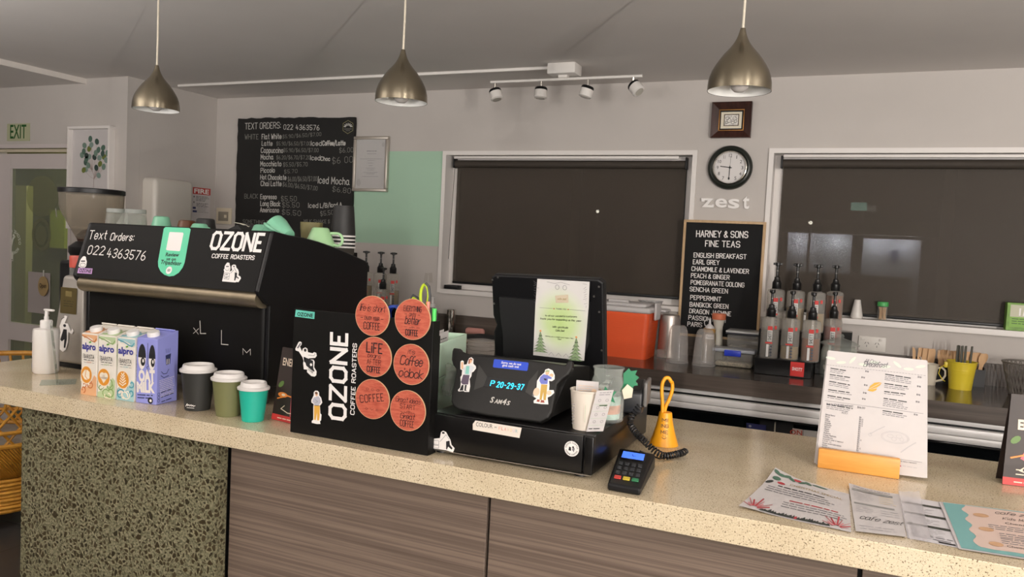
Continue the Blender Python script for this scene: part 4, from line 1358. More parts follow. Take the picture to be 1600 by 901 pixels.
pr.stroke([(-.02, .144), (-.006, .152)], .002, INK, 1)
pr.build('sticker', sg_)

sb = thing('sanitizer_bottle', (-2.385, 1.715, 1.05), 'white hand sanitizer pump bottle on the left end of the counter', 'pump bottle')
WPL = mat('white bottle plastic', 'dcd8d4', .35)
MB().lathe([(0, 1.0503), (.034, 1.0503), (.0385, 1.056), (.0385, 1.185), (.036, 1.193), (.020, 1.1955), (.016, 1.197), (0, 1.197)], WPL, (-2.385, 1.715, 0), 40).build('bottle', sb)
MB().lathe([(.0175, 1.1945), (.0180, 1.196), (.0180, 1.218), (.016, 1.221), (.007, 1.222), (.007, 1.232), (.0055, 1.234), (.0055, 1.252), (0, 1.252)], mat('white pump plastic', 'e6e3e0', .35), (-2.385, 1.715, 0), 28).build('collar', sb)
MB().box(-2.394, -2.352, 1.709, 1.721, 1.2505, 1.2575, mat('white pump plastic', 'e6e3e0', .35), .003, 3).build('nozzle', sb)
pl_ = MB()
for i, (a0, a1, z0, z1, mt) in enumerate(((232, 262, 1.150, 1.153, GREY_INK), (230, 262, 1.100, 1.102, GREY_INK), (232, 258, 1.09, 1.092, GREY_INK), (228, 255, 1.068, 1.085, mat('blue label print', '6f86c0', .5)), (232, 256, 1.118, 1.124, mat('pale red print', 'cf9a90', .5)), (232, 250, 1.133, 1.135, GREY_INK), (232, 246, 1.141, 1.143, GREY_INK), (230, 255, 1.108, 1.110, GREY_INK))):
    k = 6
    vs = []
    for j in range(k + 1):
        a = math.radians(a0 - 12 + (a1 - a0) * j / k)
        vs += [(-2.385 + .0389 * math.cos(a), 1.715 + .0389 * math.sin(a), z0), (-2.385 + .0389 * math.cos(a), 1.715 + .0389 * math.sin(a), z1)]
    pl_.add(vs, [[2 * j, 2 * j + 2, 2 * j + 3, 2 * j + 1] for j in range(k)], mt)
pl_.build('label', sb)

ah = thing('acrylic_holder', (-2.215, 1.625, 1.05), 'empty clear acrylic sign holder standing between sanitizer and milk cartons', 'sign holder')
ACR = clear('clear acrylic', 'f2f6f2', .86, .03)
MB().box(-.045, .045, -.0008, .0008, 0, .185, ACR, rot=Matrix.Translation((-2.213, 1.63, 1.0508)) @ Matrix.Rotation(math.radians(141), 4, 'Z') @ Matrix.Rotation(math.radians(-6), 4, 'X')).build('panel', ah)
MB().box(-.045, .045, -.05, .045, 0, .0015, ACR, rot=Matrix.Translation((-2.213, 1.63, 1.0503)) @ Matrix.Rotation(math.radians(141), 4, 'Z')).build('foot', ah)

# milk cartons
def carton(fl, fr, depth, hf, hb, body, label, art, name='milk_carton'):
    fl, fr = Vector((fl[0], fl[1], 0)), Vector((fr[0], fr[1], 0))
    e = (fr - fl).normalized()
    b = Vector((-e.y, e.x, 0))
    w = (fr - fl).length
    z0 = FZ + .0002
    c = (fl + fr) / 2 + b * depth / 2
    t = thing(name, (c.x, c.y, z0), label, 'milk carton', 'milk cartons in a row in front of the coffee machine')
    q = [fl, fr, fr + b * depth, fl + b * depth]
    vs = [(p.x, p.y, z0) for p in q] + [(q[0].x, q[0].y, z0 + hf), (q[1].x, q[1].y, z0 + hf), (q[2].x, q[2].y, z0 + hb), (q[3].x, q[3].y, z0 + hb)]
    m = MB().add(vs, [[3, 2, 1, 0], [0, 1, 5, 4], [1, 2, 6, 5], [2, 3, 7, 6], [3, 0, 4, 7], [4, 5, 6, 7]], body)
    o = m.build('body', t)
    bv = o.modifiers.new('soft edge', 'BEVEL')
    bv.width, bv.segments = .0015, 2
    cc = (fl + fr) / 2 + b * depth * .30
    zc = z0 + hf + (hb - hf) * .30
    up = Vector((0, 0, 1)) * depth - b * (hb - hf)
    MB().lathe([(.0165, -.002), (.0165, .010), (.0155, .0125), (0, .0125)], mat('white carton cap', 'e9e6e3', .35), (cc.x, cc.y, zc), 28, True, tuple(up)).build('cap', t)
    MB().tube([tuple(q[3] + Vector((0, 0, z0 + hb + .001)) - b * .012 + e * .002), tuple(q[2] + Vector((0, 0, z0 + hb + .001)) - b * .012 - e * .002)], .0022, body, 6).build('top_seam', t)
    pf = Print((tuple(fl) [:2] + (z0,), tuple(e), (0, 0, 1)), .0006)
    ps = Print((tuple(fr)[:2] + (z0,), tuple(b), (0, 0, 1)), .0006)
    pt = Print((tuple(fl)[:2] + (z0 + hf,), tuple(e), tuple(Vector((b.x * depth, b.y * depth, hb - hf)).normalized())), .0006)
    art(pf, ps, pt, w, hf, depth)
    pf.build('front_print', t)
    ps.build('side_print', t)
    if pt.mb.v:
        pt.build('top_print', t)
    return t


NAVY = mat('navy print', '2e3560', .6)
def barista(main, pale, word):
    A, B, COF, CRM = mat(main[0], main[1], .5), mat(pale[0], pale[1], .5), mat('latte brown print', 'd08a2c', .5), mat('milk foam print', 'efe2cf', .5)
    LEAF = mat('leaf green print', '5f9a3c', .5)

    def art(pf, ps, pt, w, h, d):
        s = w / .07
        pf.type('alpro', (.004 * s, h * .745), (w - .005, h * .745), .018, mat('deep blue print', '2b2f8c', .5), 2, .035)
        pf.disc((w * .56, h * .865), .006 * s, LEAF, 2, .0025, 12, rot=20)
        pf.type('BARISTA', (.012 * s, h * .595), (w - .011 * s, h * .595), .0125, INK, 2, .0)
        pf.stroke([(.008 * s, h * .595), (.008 * s, h * .66), (.012 * s, h * .675)], .0007, INK, 2)
        pf.lines((.012 * s, h * .567), (w - .012 * s, h * .567), 1, .01, .003, INK, 2, 3, .01)
        pf.type(word, (w * .36, h * .525), (w * .66, h * .525), .0045, A, 2)
        pf.stroke([(w * .18, h * .533), (w * .32, h * .533)], .0008, INK, 2)
        pf.stroke([(w * .70, h * .533), (w * .84, h * .533)], .0008, INK, 2)
        # marbled swirls at the foot and head, latte cup at the left
        rnd = random.Random(word)
        pf.poly([(0, 0), (w, 0), (w, h * .30), (w * .85, h * .34), (w * .66, h * .22), (w * .4, h * .13), (0, h * .08)], B, 0)
        for k in range(9):
            cx, cy, r = w * rnd.uniform(.15, .9), h * rnd.uniform(.04, .3), rnd.uniform(.008, .02)
            pts = [(min(max(cx + r * (1 - .06 * i) * math.cos(i * .5 + k), .001), w - .001), max(cy + r * (1 - .06 * i) * math.sin(i * .5 + k), .001)) for i in range(11)]
            pf.stroke(pts, rnd.uniform(.0015, .004), A if k % 3 else CRM, 1)
        pf.poly([(0, h * .985), (w, h * .985), (w, h * .90), (w * .8, h * .86), (w * .7, h * .92), (w * .4, h * .95), (w * .2, h * .92)], B, 0)
        pf.stroke([(w * .05, h * .96), (w * .4, h * .93), (w * .7, h * .885), (w * .85, h * .88), (w * .95, h * .93)], .003, A, 1)
        c = (w * .36, h * .33)
        full = [(c[0] + .0265 * s * math.cos(2 * math.pi * i / 40), c[1] + .0265 * math.sin(2 * math.pi * i / 40)) for i in range(40)]
        pf.poly([(max(p[0], .0003), p[1]) for p in full], CRM, 2)
        pf.poly([(max(c[0] + (p[0] - c[0]) * .9, .0003), c[1] + (p[1] - c[1]) * .9) for p in full], COF, 3)
        if word == 'ALMOND':
            pf.poly([(c[0] + .015 * s * math.cos(a / 10 * 6.283) * (1 + .25 * (a % 2)), c[1] + .015 * math.sin(a / 10 * 6.283)) for a in range(10)], CRM, 4)
            pf.stroke([(c[0], c[1] + .014), (c[0] - .004, c[1] - .004), (c[0] + .008, c[1] - .014)], .002, COF, 5)
        elif word == 'SOY':
            pf.disc((c[0] - .006 * s, c[1] + .004), .0105 * s, CRM, 4)
            pf.disc((c[0] + .007 * s, c[1] + .004), .0105 * s, CRM, 4)
            pf.poly([(c[0] - .015 * s, c[1] + .001), (c[0] + .016 * s, c[1] + .001), (c[0], c[1] - .017)], CRM, 4)
        else:
            for k in range(5):
                yy = c[1] - .016 + .007 * k
                pf.stroke([(c[0] - (.013 - .002 * k) * s, yy + .006), (c[0], yy), (c[0] + (.013 - .002 * k) * s, yy + .008)], .003, CRM, 4)
        for k in range(8):
            ps.stroke([(d * rnd.uniform(.05, .5), h * rnd.uniform(.05, .9)) for q in range(3)], .002, A if k % 2 else B, 0)
        ps.lines((.006, h * .75), (d * .6, h * .75), 8, .009, .003, GREY_INK, 1, 5)
        pt.poly([(.002, .004), (w - .002, .004), (w - .006, .03), (w * .55, .05), (w * .3, .035)], B, 0)
        pt.stroke([(.004, .012), (w * .4, .018), (w * .8, .03), (w - .004, .05)], .004, A, 1)
    return art


CARTW = mat('cream carton board', 'e6e0d6', .45)
carton((-2.014, 1.556), (-1.954, 1.5585), .078, .176, .198, CARTW, 'leftmost milk carton, cream with orange brown swirls and a latte picture', barista(('orange brown print', 'b5672f'), ('pale orange print', 'd8a67c'), 'ALMOND'))
carton((-1.948, 1.5575), (-1.884, 1.5615), .078, .176, .198, CARTW, 'second milk carton from the left, cream with green swirls', barista(('leafy green print', '7d9a5c'), ('pale green print', 'b3c49a'), 'SOY'))
carton((-1.879, 1.563), (-1.815, 1.566), .078, .176, .198, CARTW, 'third milk carton from the left, cream with blue swirls', barista(('teal blue print', '3f8fa0'), ('pale blue print', '9cc0c4'), 'COCONUT'))
LAV = mat('lavender carton board', '8f93d6', .45)


def oat(pf, ps, pt, w, h, d):
    LTYPE = mat('cream white print', 'e9e2dc', .5)
    for cx, a in ((.27, .26), (.76, .22)):
        pf.poly([(w * (cx - a * .72), h * .70)] + [(w * (cx + a * .72 * math.cos(math.pi * (1 - k / 12))), h * (.70 + .21 * math.sin(math.pi * k / 12))) for k in range(13)], INK, 1)
        pf.poly([(w * (cx + a * .72 * math.cos(math.pi * k / 12)), h * (.70 - .18 * math.sin(math.pi * k / 12))) for k in range(13)], LTYPE, 1)
        pf.disc((w * (cx + a * .2), h * .64), w * a * .42, INK, 2, h * .065)
        pf.disc((w * (cx + a * .25), h * .655), w * a * .16, LTYPE, 3, h * .028)
    pf.stroke([(w * .54, h * .93), (w * .55, h * .62), (w * .60, h * .58), (w * .50, h * .56), (w * .57, h * .53), (w * .56, h * .50)], .0012, INK, 1)
    pf.type('OAT', (w * .13, h * .335), (w * .93, h * .355), .030, LTYPE, 1, .06)
    pf.type('MILK', (w * .05, h * .17), (w * .94, h * .19), .026, LTYPE, 1, .06)
    pf.lines((w * .08, h * .115), (w * .92, h * .135), 2, .008, .005, NAVY, 1, 2, .1)
    pf.disc((w * .72, h * .06), .009, INK, 1)
    pf.disc((w * .74, h * .058), .004, LTYPE, 2)
    ps.stroke([(d * .2, h * .50), (d * .3, h * .46), (d * .45, h * .46), (d * .55, h * .52)], .0016, NAVY, 1)
    ps.stroke([(d * .18, h * .44), (d * .32, h * .40), (d * .55, h * .42)], .0016, NAVY, 1)
    ps.poly([(d * .38, h * .74), (d * .64, h * .76), (d * .60, h * .60), (d * .42, h * .59)], NAVY, 1)
    ps.rect(d * .44, d * .47, h * .60, h * .68, LTYPE, 2)
    ps.rect(d * .53, d * .56, h * .60, h * .68, LTYPE, 2)
    for k in range(3):
        ps.stroke([(d * (.42 + .07 * k), h * .78), (d * (.39 + .1 * k), h * .84)], .001, NAVY, 1)
    ps.lines((d * .12, h * .36), (d * .85, h * .39), 10, .005, .002, LTYPE, 1, 4, .2)
    ps.lines((d * .2, h * .17), (d * .85, h * .20), 3, .013, .004, NAVY, 1, 6, .3)
    for k in range(3):
        ps.ring((d * .1, h * (.16 - .05 * k)), .004, .001, NAVY, 1, 12)


carton((-1.809, 1.567), (-1.738, 1.5725), .078, .181, .199, LAV, 'rightmost milk carton, lavender blue with two sleepy eyes', oat)

# takeaway cups with white lids, largest to smallest
def takeaway(x, y, rb, rt, h, m, label, logo=False):
    t = thing('takeaway_cup', (x, y, FZ), label, 'takeaway cup', 'sample takeaway cups in a row')
    z = FZ + .0002
    MB().lathe([(0, z + .004), (rb - .003, z + .004), (rb - .002, z), (rb, z), (rt, z + h), (rt - .001, z + h), (0, z + h - .002)], m, (x, y, 0), 44).build('cup', t)
    L = mat('white sip lid', 'd9d5d2', .4)
    q = rt
    MB().lathe([(q + .0005, z + h - .004), (q + .0035, z + h - .003), (q + .004, z + h + .002), (q + .0005, z + h + .0045), (q - .003, z + h + .005), (q - .0045, z + h + .013), (q - .006, z + h + .0155), (q - .009, z + h + .0155),
                (q - .012, z + h + .008), (0, z + h + .007)], L, (x, y, 0), 44).build('lid', t)
    MB().box(x - .004, x + .004, y - q + .018, y - q + .022, z + h + .0071, z + h + .0078, mat('sip hole', '3a3836', .7)).build('sip_hole', t)
    if logo:
        a = Vector((.30, -.954, 0))
        pr = Print(((x + a.x * (rb + .0032), y + a.y * (rb + .0032), z + .014), (.954, .30, 0), (a.x * .08, a.y * .08, 1)), .0012)
        pr.stroke([(-.013, 0), (-.009, .007), (-.008, .001), (-.004, .005), (-.002, .001), (.002, .005), (.003, .001), (.007, .004), (.008, .001), (.013, .003)], .0016, STICKER, 1)
        pr.stroke([(-.010, -.004), (.010, -.004)], .0012, STICKER, 1)
        pr.build('logo', t)
    return t


takeaway(-1.620, 1.604, .0325, .0445, .107, mat('black paper', '262624', .6), 'largest takeaway cup, black with white lid, beside the lavender carton', True)
takeaway(-1.505, 1.597, .0305, .0425, .098, mat('olive paper cup', '6c6d46', .6), 'olive green takeaway cup, middle of the three with white lids')
takeaway(-1.413, 1.588, .0275, .037, .085, mat('turquoise paper', '18a892', .55), 'smallest takeaway cup, turquoise with white lid')

# drink advertisement standing behind the board
def drink_sign(x0, y0, ang, w, h, label, tw, big):
    t = thing('drink_sign', (x0, y0, FZ), label, 'table sign', 'dark drink signs standing on the counter')
    R = Matrix.Translation((x0, y0, FZ + .0002)) @ Matrix.Rotation(math.radians(ang), 4, 'Z')
    e = R.to_3x3() @ Vector((1, 0, 0))
    up = (R.to_3x3() @ Vector((0, .12, 1))).normalized()
    D = mat('dark brown card', '2f2420' if not big else '8a6a5c', .5)
    MB().prism([(0, 0), (w, 0), (w - tw, h), (tw, h)], (x0, y0, FZ + .0004), tuple(e), tuple(up), .002, D).build('card', t)
    bk = (R.to_3x3() @ Vector((0, -.12, 1))).normalized()
    o2 = Vector((x0, y0, FZ + .0004)) + R.to_3x3() @ Vector((0, .24 * h + .002, 0))
    MB().prism([(0, 0), (w, 0), (w - tw, h), (tw, h)], tuple(o2 + Vector((0, 0, 0))), tuple(e), tuple(bk), .002, D).build('back_card', t)
    pr = Print(((x0, y0, FZ + .0004), tuple(e), tuple(up)), .0006)
    PK, RDD, ORG, CRM2 = mat('pink drink print', 'c9606a', .5), mat('signal red print', 'c63a38', .5), mat('glowing orange print', 'e88a3a', .5), mat('cream print', 'ead9c4', .5)
    pr.rect(.0005, w - .0005, .0005, h * .085, RDD)
    pr.lines((w * .15, h * .035), (w * .8, h * .035), 1, .01, .004, CRM2, 1, 3, .1)
    pr.type('ENERGISER', (w * .12, h * .76), (w * .74, h * .76), h * .10, CRM2, 2, .02) if not big else pr.type('ENERGISER', (w * .17, h * .62), (w * .92, h * .62), h * .10, CRM2, 2, .05)
    pr.lines((w * .35, h * .87), (w * .7, h * .87), 1, .01, .006, RDD, 1, 5, .05)
    gx = w * .62
    gl_ = [(gx - w * .16, h * .09), (gx + w * .16, h * .09), (gx + w * .2, h * .52), (gx + w * .1, h * .60), (gx - w * .08, h * .585), (gx - w * .2, h * .52)] if not big else [(w * .22, h * .30), (w * .5, h * .20), (w * .9, h * .24), (w * .95, h * .45), (w * .6, h * .52), (w * .34, h * .48)]
    pr.poly(gl_, PK, 1)
    for k in range(7):
        an = k * 2.4
        q = (gx + w * .1 * math.cos(an), h * (.50 + .06 * math.sin(an * 1.7))) if not big else (w * (.58 + .25 * math.cos(an)), h * (.36 + .09 * math.sin(an * 1.3)))
        pr.disc(q, w * .07, (mat('pale pink print', 'e2a09a', .5), mat('deep pink print', 'b0404c', .5), ORG)[k % 3], 2, h * .025, 10, rot=k * 40)
    pr.stroke([(w * .1, h * .30), (w * .35, h * .36), (w * .8, h * .33), (w * .9, h * .37)], h * .018, ORG, 3)
    pr.stroke([(w * .3, h * .22), (w * .22, h * .17), (w * .4, h * .13), (w * .85, h * .15)], h * .012, CRM2, 3)
    pr.disc((w * .15, h * .5), w * .08, mat('leaf print', '5a7a3a', .5), 2, h * .035, 10, rot=40)
    if big:
        pr.lines((w * .17, h * .17), (w * .5, h * .17), 2, .010, .004, CRM2, 2, 9, .3)
    else:
        pr.disc((w * .22, h * .36), w * .12, ORG, 2, h * .035, 14)
        pr.disc((w * .24, h * .36), w * .05, CRM2, 3, h * .018, 12)
    pr.build('print', t)
    return t


drink_sign(-1.383, 1.624, -10, .15, .19, 'dark drink sign half hidden behind the black board with wooden coasters', .008, False)


# ---------------------------------------------------------------- black board box with coasters, pens
BBLK = mat('black painted board', '0e0d0c', .5, spec=.2, noise=.1, nscale=40)
bb = thing('organiser_box', (-1.06, 1.56, 1.05), 'black open organiser box whose front carries stickers and six wooden coasters', 'organiser')
BX0, BX1, BT = -1.257, -.867, 1.356
bfp = MB().box(BX0, BX1, 1.545, 1.551, FZ, BT, BBLK, .0008, 1).build('front_panel', bb)
m = MB().box(BX0, BX0 + .005, 1.5512, 1.576, FZ, BT, BBLK).box(BX1 - .005, BX1, 1.5512, 1.576, FZ, BT, BBLK)
m.box(BX0 + .005, BX1 - .005, 1.5512, 1.576, FZ, FZ + .006, BBLK)
m.build('side_panel', bb)
MB().box(BX0, BX1, 1.5762, 1.581, FZ, BT - .035, BBLK).build('back_panel', bb)
pr = Print('board')
pr.poly([(-1.2509, 1.3532), (-1.1936, 1.3519), (-1.1946, 1.3349), (-1.2526, 1.336)], mat('aqua sticker', '62c0ae', .45))
pr.type('OZONE', (-1.2461, 1.3389), (-1.1989, 1.3384), 0.0087, DKINK, 1, .03)
pr.cut('aqua_sticker', bfp)
pr.hand('OZONE', (-1.0948, 1.1032), (-1.0985, 1.3056), 0.0438, STICKER, .2)
pr.hand('COFFEE', (-1.0693, 1.118), (-1.0694, 1.1836), 0.0104, STICKER, .2)
pr.hand('ROASTERS', (-1.0693, 1.194), (-1.0695, 1.2866), 0.0104, STICKER, .2)
pr.cut('logo_lettering', bfp)
# leaping man sticker
pr.poly([(-1.2484, 1.2576), (-1.2394, 1.2742), (-1.2352, 1.2767), (-1.2297, 1.2748), (-1.2301, 1.269), (-1.2347, 1.2642), (-1.2278, 1.2527), (-1.2259, 1.2598), (-1.2186, 1.2637), (-1.2121, 1.2612), (-1.21, 1.2527), (-1.1958, 1.2515), (-1.1917, 1.2549), (-1.1853, 1.2535), (-1.1833, 1.2468), (-1.1879, 1.2411), (-1.2058, 1.2384), (-1.2078, 1.2356), (-1.193, 1.2362), (-1.189, 1.2315), (-1.1901, 1.2183), (-1.1823, 1.2088), (-1.183, 1.1992), (-1.1881, 1.1952), (-1.1977, 1.1958), (-1.2108, 1.2039), (-1.2106, 1.21), (-1.2206, 1.2098), (-1.2233, 1.2235), (-1.2221, 1.2306), (-1.2261, 1.2389), (-1.2374, 1.2517), (-1.2472, 1.2534)], STICKER)
pr.poly([(-1.2219, 1.2402), (-1.2079, 1.2373), (-1.1939, 1.2335), (-1.1921, 1.2147), (-1.1876, 1.2082), (-1.1918, 1.2078), (-1.2135, 1.2193), (-1.216, 1.226)], INK, 1)
pr.poly([(-1.2225, 1.2401), (-1.2165, 1.2399), (-1.217, 1.2259), (-1.2208, 1.229)], INK, 1)
pr.disc((-1.2183, 1.2568), .0038, INK, 1)
pr.disc((-1.1992, 1.2234), .0035, STICKER, 2)
pr.poly([(-1.2442, 1.2598), (-1.234, 1.2733), (-1.2311, 1.2715), (-1.2388, 1.2594)], GREY_INK, 1)
pr.hand('OZONE', (-1.2079, 1.2112), (-1.1937, 1.2023), 0.0043, INK, .15, 2)
pr.stroke([(-1.2083, 1.2459), (-1.1913, 1.2459), (-1.1883, 1.2514)], .001, GREY_INK, 1)
pr.cut('leaping_man_sticker', bfp)
# man in yellow trousers sticker
pr.poly([(-1.1886, 1.1495), (-1.1889, 1.1571), (-1.1844, 1.1618), (-1.1775, 1.1623), (-1.1727, 1.159), (-1.1724, 1.1515), (-1.1664, 1.1465), (-1.1625, 1.1355), (-1.1657, 1.1304), (-1.1691, 1.1271), (-1.1671, 1.1082), (-1.1635, 1.1058), (-1.1641, 1.0914), (-1.1675, 1.0891), (-1.1656, 1.0826), (-1.1764, 1.0811), (-1.1916, 1.0819), (-1.1918, 1.0867), (-1.1873, 1.0902), (-1.1885, 1.1207), (-1.1877, 1.1285), (-1.1948, 1.1314), (-1.1951, 1.1372), (-1.1907, 1.1454)], STICKER)
pr.poly([(-1.1868, 1.1449), (-1.1746, 1.1493), (-1.1686, 1.1443), (-1.1664, 1.135), (-1.1704, 1.1307), (-1.1725, 1.1257), (-1.1852, 1.125), (-1.1862, 1.1306), (-1.1918, 1.1328), (-1.1905, 1.1406)], mat('grey blue print', 'b4b4c0', .5), 1)
pr.poly([(-1.186, 1.1259), (-1.1691, 1.1271), (-1.1688, 1.1042), (-1.1698, 1.0907), (-1.1756, 1.0903), (-1.1769, 1.1089), (-1.1798, 1.0903), (-1.185, 1.0905)], mat('yellow ochre print', 'd9a648', .5), 1)
pr.disc((-1.1801, 1.1534), .0038, SKIN, 1, .005)
pr.disc((-1.1807, 1.1562), .0042, mat('brown hair print', '6a4a36', .5), 2, .0032)
pr.stroke([(-1.1835, 1.1405), (-1.1752, 1.1358), (-1.1821, 1.1331)], .0009, GREY_INK, 2)
pr.build('man_sticker', bfp)

CWOOD = wood('salmon stained wood', [(.25, '8f3f30'), (.45, 'b45643'), (.6, 'c2664f'), (.8, 'a34b3a')], (30, 30, 190), .5)
CEDGE = mat('pale wood edge', 'd9b48c', .6)
BRN = mat('burnt lettering', '33191a', .7)


def coaster(px, label, words):
    x, z = px
    t = thing('wooden_coaster', (x, 1.543, z - .0465), label, 'coaster', 'round wooden coasters on the black organiser')
    MB().lathe([(0, 0), (.0458, 0), (.0458, .003), (0, .003)], CWOOD, (x, 1.5447, z), 56, True, (0, -1, 0)).build('disc', t)
    MB().lathe([(.0459, 0), (.0467, 0), (.0467, .0031), (.0459, .0031)], CEDGE, (x, 1.5447, z), 56, True, (0, -1, 0)).build('edge', t)
    pr = Print(((x, 1.5417, z), (1, 0, 0), (0, 0, 1)), .0005)
    for txt, y, hw, h, kind, w in words:
        if kind == 'S':
            pr.hand(txt, (-hw, y), (hw, y), h, BRN, w, 1, .18, .6)
        elif kind == 'B':
            pr.type(txt, (-hw, y), (hw, y), h, BRN, 1, w)
        elif kind == 'd':
            pr.stroke([(-hw, y), (-hw + h, y)], w, BRN, 1)
            pr.stroke([(hw - h, y), (hw, y)], w, BRN, 1)
        elif kind == 'R':
            pr.hand(txt, (-hw, y - .004), (hw, y + .008), h, BRN, w, 1, 0, 1.6)
        else:
            pr.hand(txt, (-hw, y), (hw, y), h, BRN, w, 1)
    pr.build('lettering', t)


coaster((-1.0277, 1.3565), 'top left wooden coaster reading life is short enjoy your coffee',
        (('life is short', .010, .034, .016, 'S', .07), ('ENJOY YOUR', -.010, .020, .008, 'H', .12), ('', -.006, .031, .006, 'd', .0012), ('COFFEE', -.032, .022, .016, 'H', .11)))
coaster((-0.9197, 1.3571), 'top right wooden coaster reading everything gets better with coffee',
        (('EVERYTHING', .018, .023, .012, 'H', .1), ('gets', .008, .009, .008, 'S', .1), ('', .011, .020, .006, 'd', .001), ('better', -.011, .019, .018, 'S', .1), ('with', -.020, .007, .004, 'S', .14), ('', -.018, .020, .008, 'd', .0008), ('COFFEE', -.037, .016, .013, 'H', .15)))
coaster((-1.0179, 1.2612), 'middle left wooden coaster reading life begins after coffee',
        (('LiFE', .010, .021, .022, 'H', .15), ('begins', -.002, .018, .010, 'S', .09), ('AFTER', -.018, .019, .012, 'H', .08), ('COFFEE', -.036, .018, .013, 'H', .16)))
coaster((-0.9184, 1.2541), "middle right wooden coaster reading it's coffee o'clock",
        (("it's", .024, .009, .011, 'S', .1), ('Coffee', -.002, .029, .021, 'S', .1), ("o'clock", -.030, .031, .020, 'S', .1)))
coaster((-1.0189, 1.162), 'bottom left wooden coaster with only the word coffee',
        (('COFFEE', -.008, .032, .017, 'R', .1), ('o c o', .020, .018, .007, 'S', .1), ('o v c', -.026, .018, .006, 'S', .1)))
coaster((-0.9223, 1.1475), 'bottom right wooden coaster reading great ideas start with great coffee',
        (('Great ideas', .018, .033, .012, 'S', .08), ('START', .004, .020, .010, 'H', .1), ('with', -.006, .010, .006, 'S', .12), ('', -.004, .019, .006, 'd', .0008), ('Great', -.019, .019, .012, 'S', .11), ('COFFEE', -.037, .018, .014, 'H', .1)))

# pens and scissors standing in the organiser
LIME = mat('lime plastic', 'b8cf2e', .4)
def ribbon_loop(x, z, rx, rz, y, m, r=.0045):
    return [(x + rx * math.cos(2 * math.pi * k / 28), y, z + rz * math.sin(2 * math.pi * k / 28)) for k in range(28)]
sx, sz = (-0.903, 1.565, 1.4108)[0], (-0.903, 1.565, 1.4108)[2]
sc1 = thing('scissors', (sx, 1.563, FZ + .007), 'scissors with lime and grey loop handles standing behind the top right coaster', 'scissors')
MB().tube(ribbon_loop(sx, sz, .0105, .026, 1.563, LIME), .0035, LIME, 8, True, True).build('handle', sc1)
MB().tube([(sx + .010, 1.563, sz - .03), (sx + .014, 1.563, sz), (sx + .010, 1.563, sz + .022), (sx + .001, 1.563, sz + .029)], .0038, mat('dark grey rubber', '3c3e40', .5), 8).build('grip', sc1)
MB().box(sx - .006, sx + .006, 1.562, 1.564, 1.06, sz - .026, STEEL).build('blade', sc1)
sx2, sz2 = (-0.9323, 1.57, 1.3966)[0], (-0.9323, 1.57, 1.3966)[2]
sc2 = thing('scissors', (sx2, 1.570, FZ + .007), 'second scissors with dark and lime handle loop behind the top right coaster', 'scissors')
MB().tube(ribbon_loop(sx2, sz2 - .01, .015, .018, 1.570, LIME), .0035, LIME, 8, True, True).build('handle', sc2)
MB().tube([(sx2 - .014, 1.570, sz2 - .005), (sx2 - .004, 1.570, sz2 + .0125), (sx2 + .010, 1.570, sz2 + .006), (sx2 + .018, 1.570, sz2 - .012)], .004, mat('dark grey rubber', '3c3e40', .5), 8).build('grip', sc2)
MB().box(sx2 - .006, sx2 + .006, 1.569, 1.571, 1.06, sz2 - .027, STEEL).build('blade', sc2)


def pen(x, y, z, dx, m, cap, label, r=.0042):
    t = thing('pen', (x, y, FZ + .007), label, 'pen')
    top = Vector((x + dx, y, z))
    bot = Vector((x, y, FZ + .0075))
    d = (top - bot).normalized()
    MB().tube([tuple(bot), tuple(top - d * .03)], r, m, 10).build('barrel', t)
    MB().tube([tuple(top - d * .0295), tuple(top)], r * 1.08, cap, 10).build('cap', t)


a = (-0.8891, 1.557, 1.3932)
pen(a[0] - .006, 1.557, a[2] + .006, .006, mat('orange pen', 'd65a34', .4), mat('coral pen cap', 'e08a78', .4), 'orange red pen between the scissors and the soap pump')
a = (-0.8726, 1.559, 1.3725)
pen(-.8765, 1.559, a[2] + .012, .003, mat('white pen', 'dcdcd8', .4), mat('bright green pen cap', '4fd060', .4), 'white pen with bright green cap at the right end of the organiser', .005)
a = (-0.9922, 1.565, 1.3745)
tag(MB().lathe([(.016, 0), (.022, 0), (.022, .018), (.016, .018)], mat('blue tape', '2c459a', .5), (a[0] + .012, 1.556, a[2] - .012), 32, True, (0, 1, 0)).build('tape_roll'), 'blue roll of tape standing between the two top coasters', 'tape roll')
m = MB().box(a[0] + .004, a[0] + .02, 1.5575, 1.5735, FZ + .007, a[2] - .0345, BLACK_PLASTIC)
tag(m.build('stapler'), 'slim black stapler upright in the organiser under the tape roll', 'stapler')

# mint file box with papers behind the organiser
mint = mat('mint card', 'd8f4de', .55)
f0, f1 = (-0.8808, 1.6165, 1.05), (-0.9642, 1.9239, 1.05)
fb = thing('file_box', (-.80, 1.85, 1.05), 'mint green drawer box with papers standing behind the cash register', 'file box')
FX0, FX1, FY0, FY1, FT = -1.02, -.905, 1.70, 2.02, 1.0
qa, qb, qc = (-0.9295, 1.68, 1.2836), (-0.9865, 1.95, 1.2656), (-0.9219, 1.68, 1.1646)
e = Vector((qb[0] - qa[0], 1.95 - 1.68, 0)).normalized()
nb = Vector((-e.y, e.x, 0))
def fbx(u0, u1, w0, w1, z0, z1, m_, name, bevel=.001):
    R = Matrix(((e.x, nb.x, 0, qa[0]), (e.y, nb.y, 0, 1.68), (0, 0, 1, 0), (0, 0, 0, 1)))
    return MB().box(u0, u1, w0, w1, z0, z1, m_, bevel, 1, R).build(name, fb)
L_ = math.hypot(qb[0] - qa[0], .27)
zt = qa[2]
fbx(0, L_, 0, .003, zt - .085, zt, mint, 'front_panel')
fbx(0, L_, 0, .003, FZ + .002, zt - .0875, mint, 'drawer')
fbx(0, .003, .0031, .15, FZ + .002, zt, mint, 'side_panel')
fbx(L_ - .003, L_, .0031, .15, FZ + .002, zt, mint, 'side_panel')
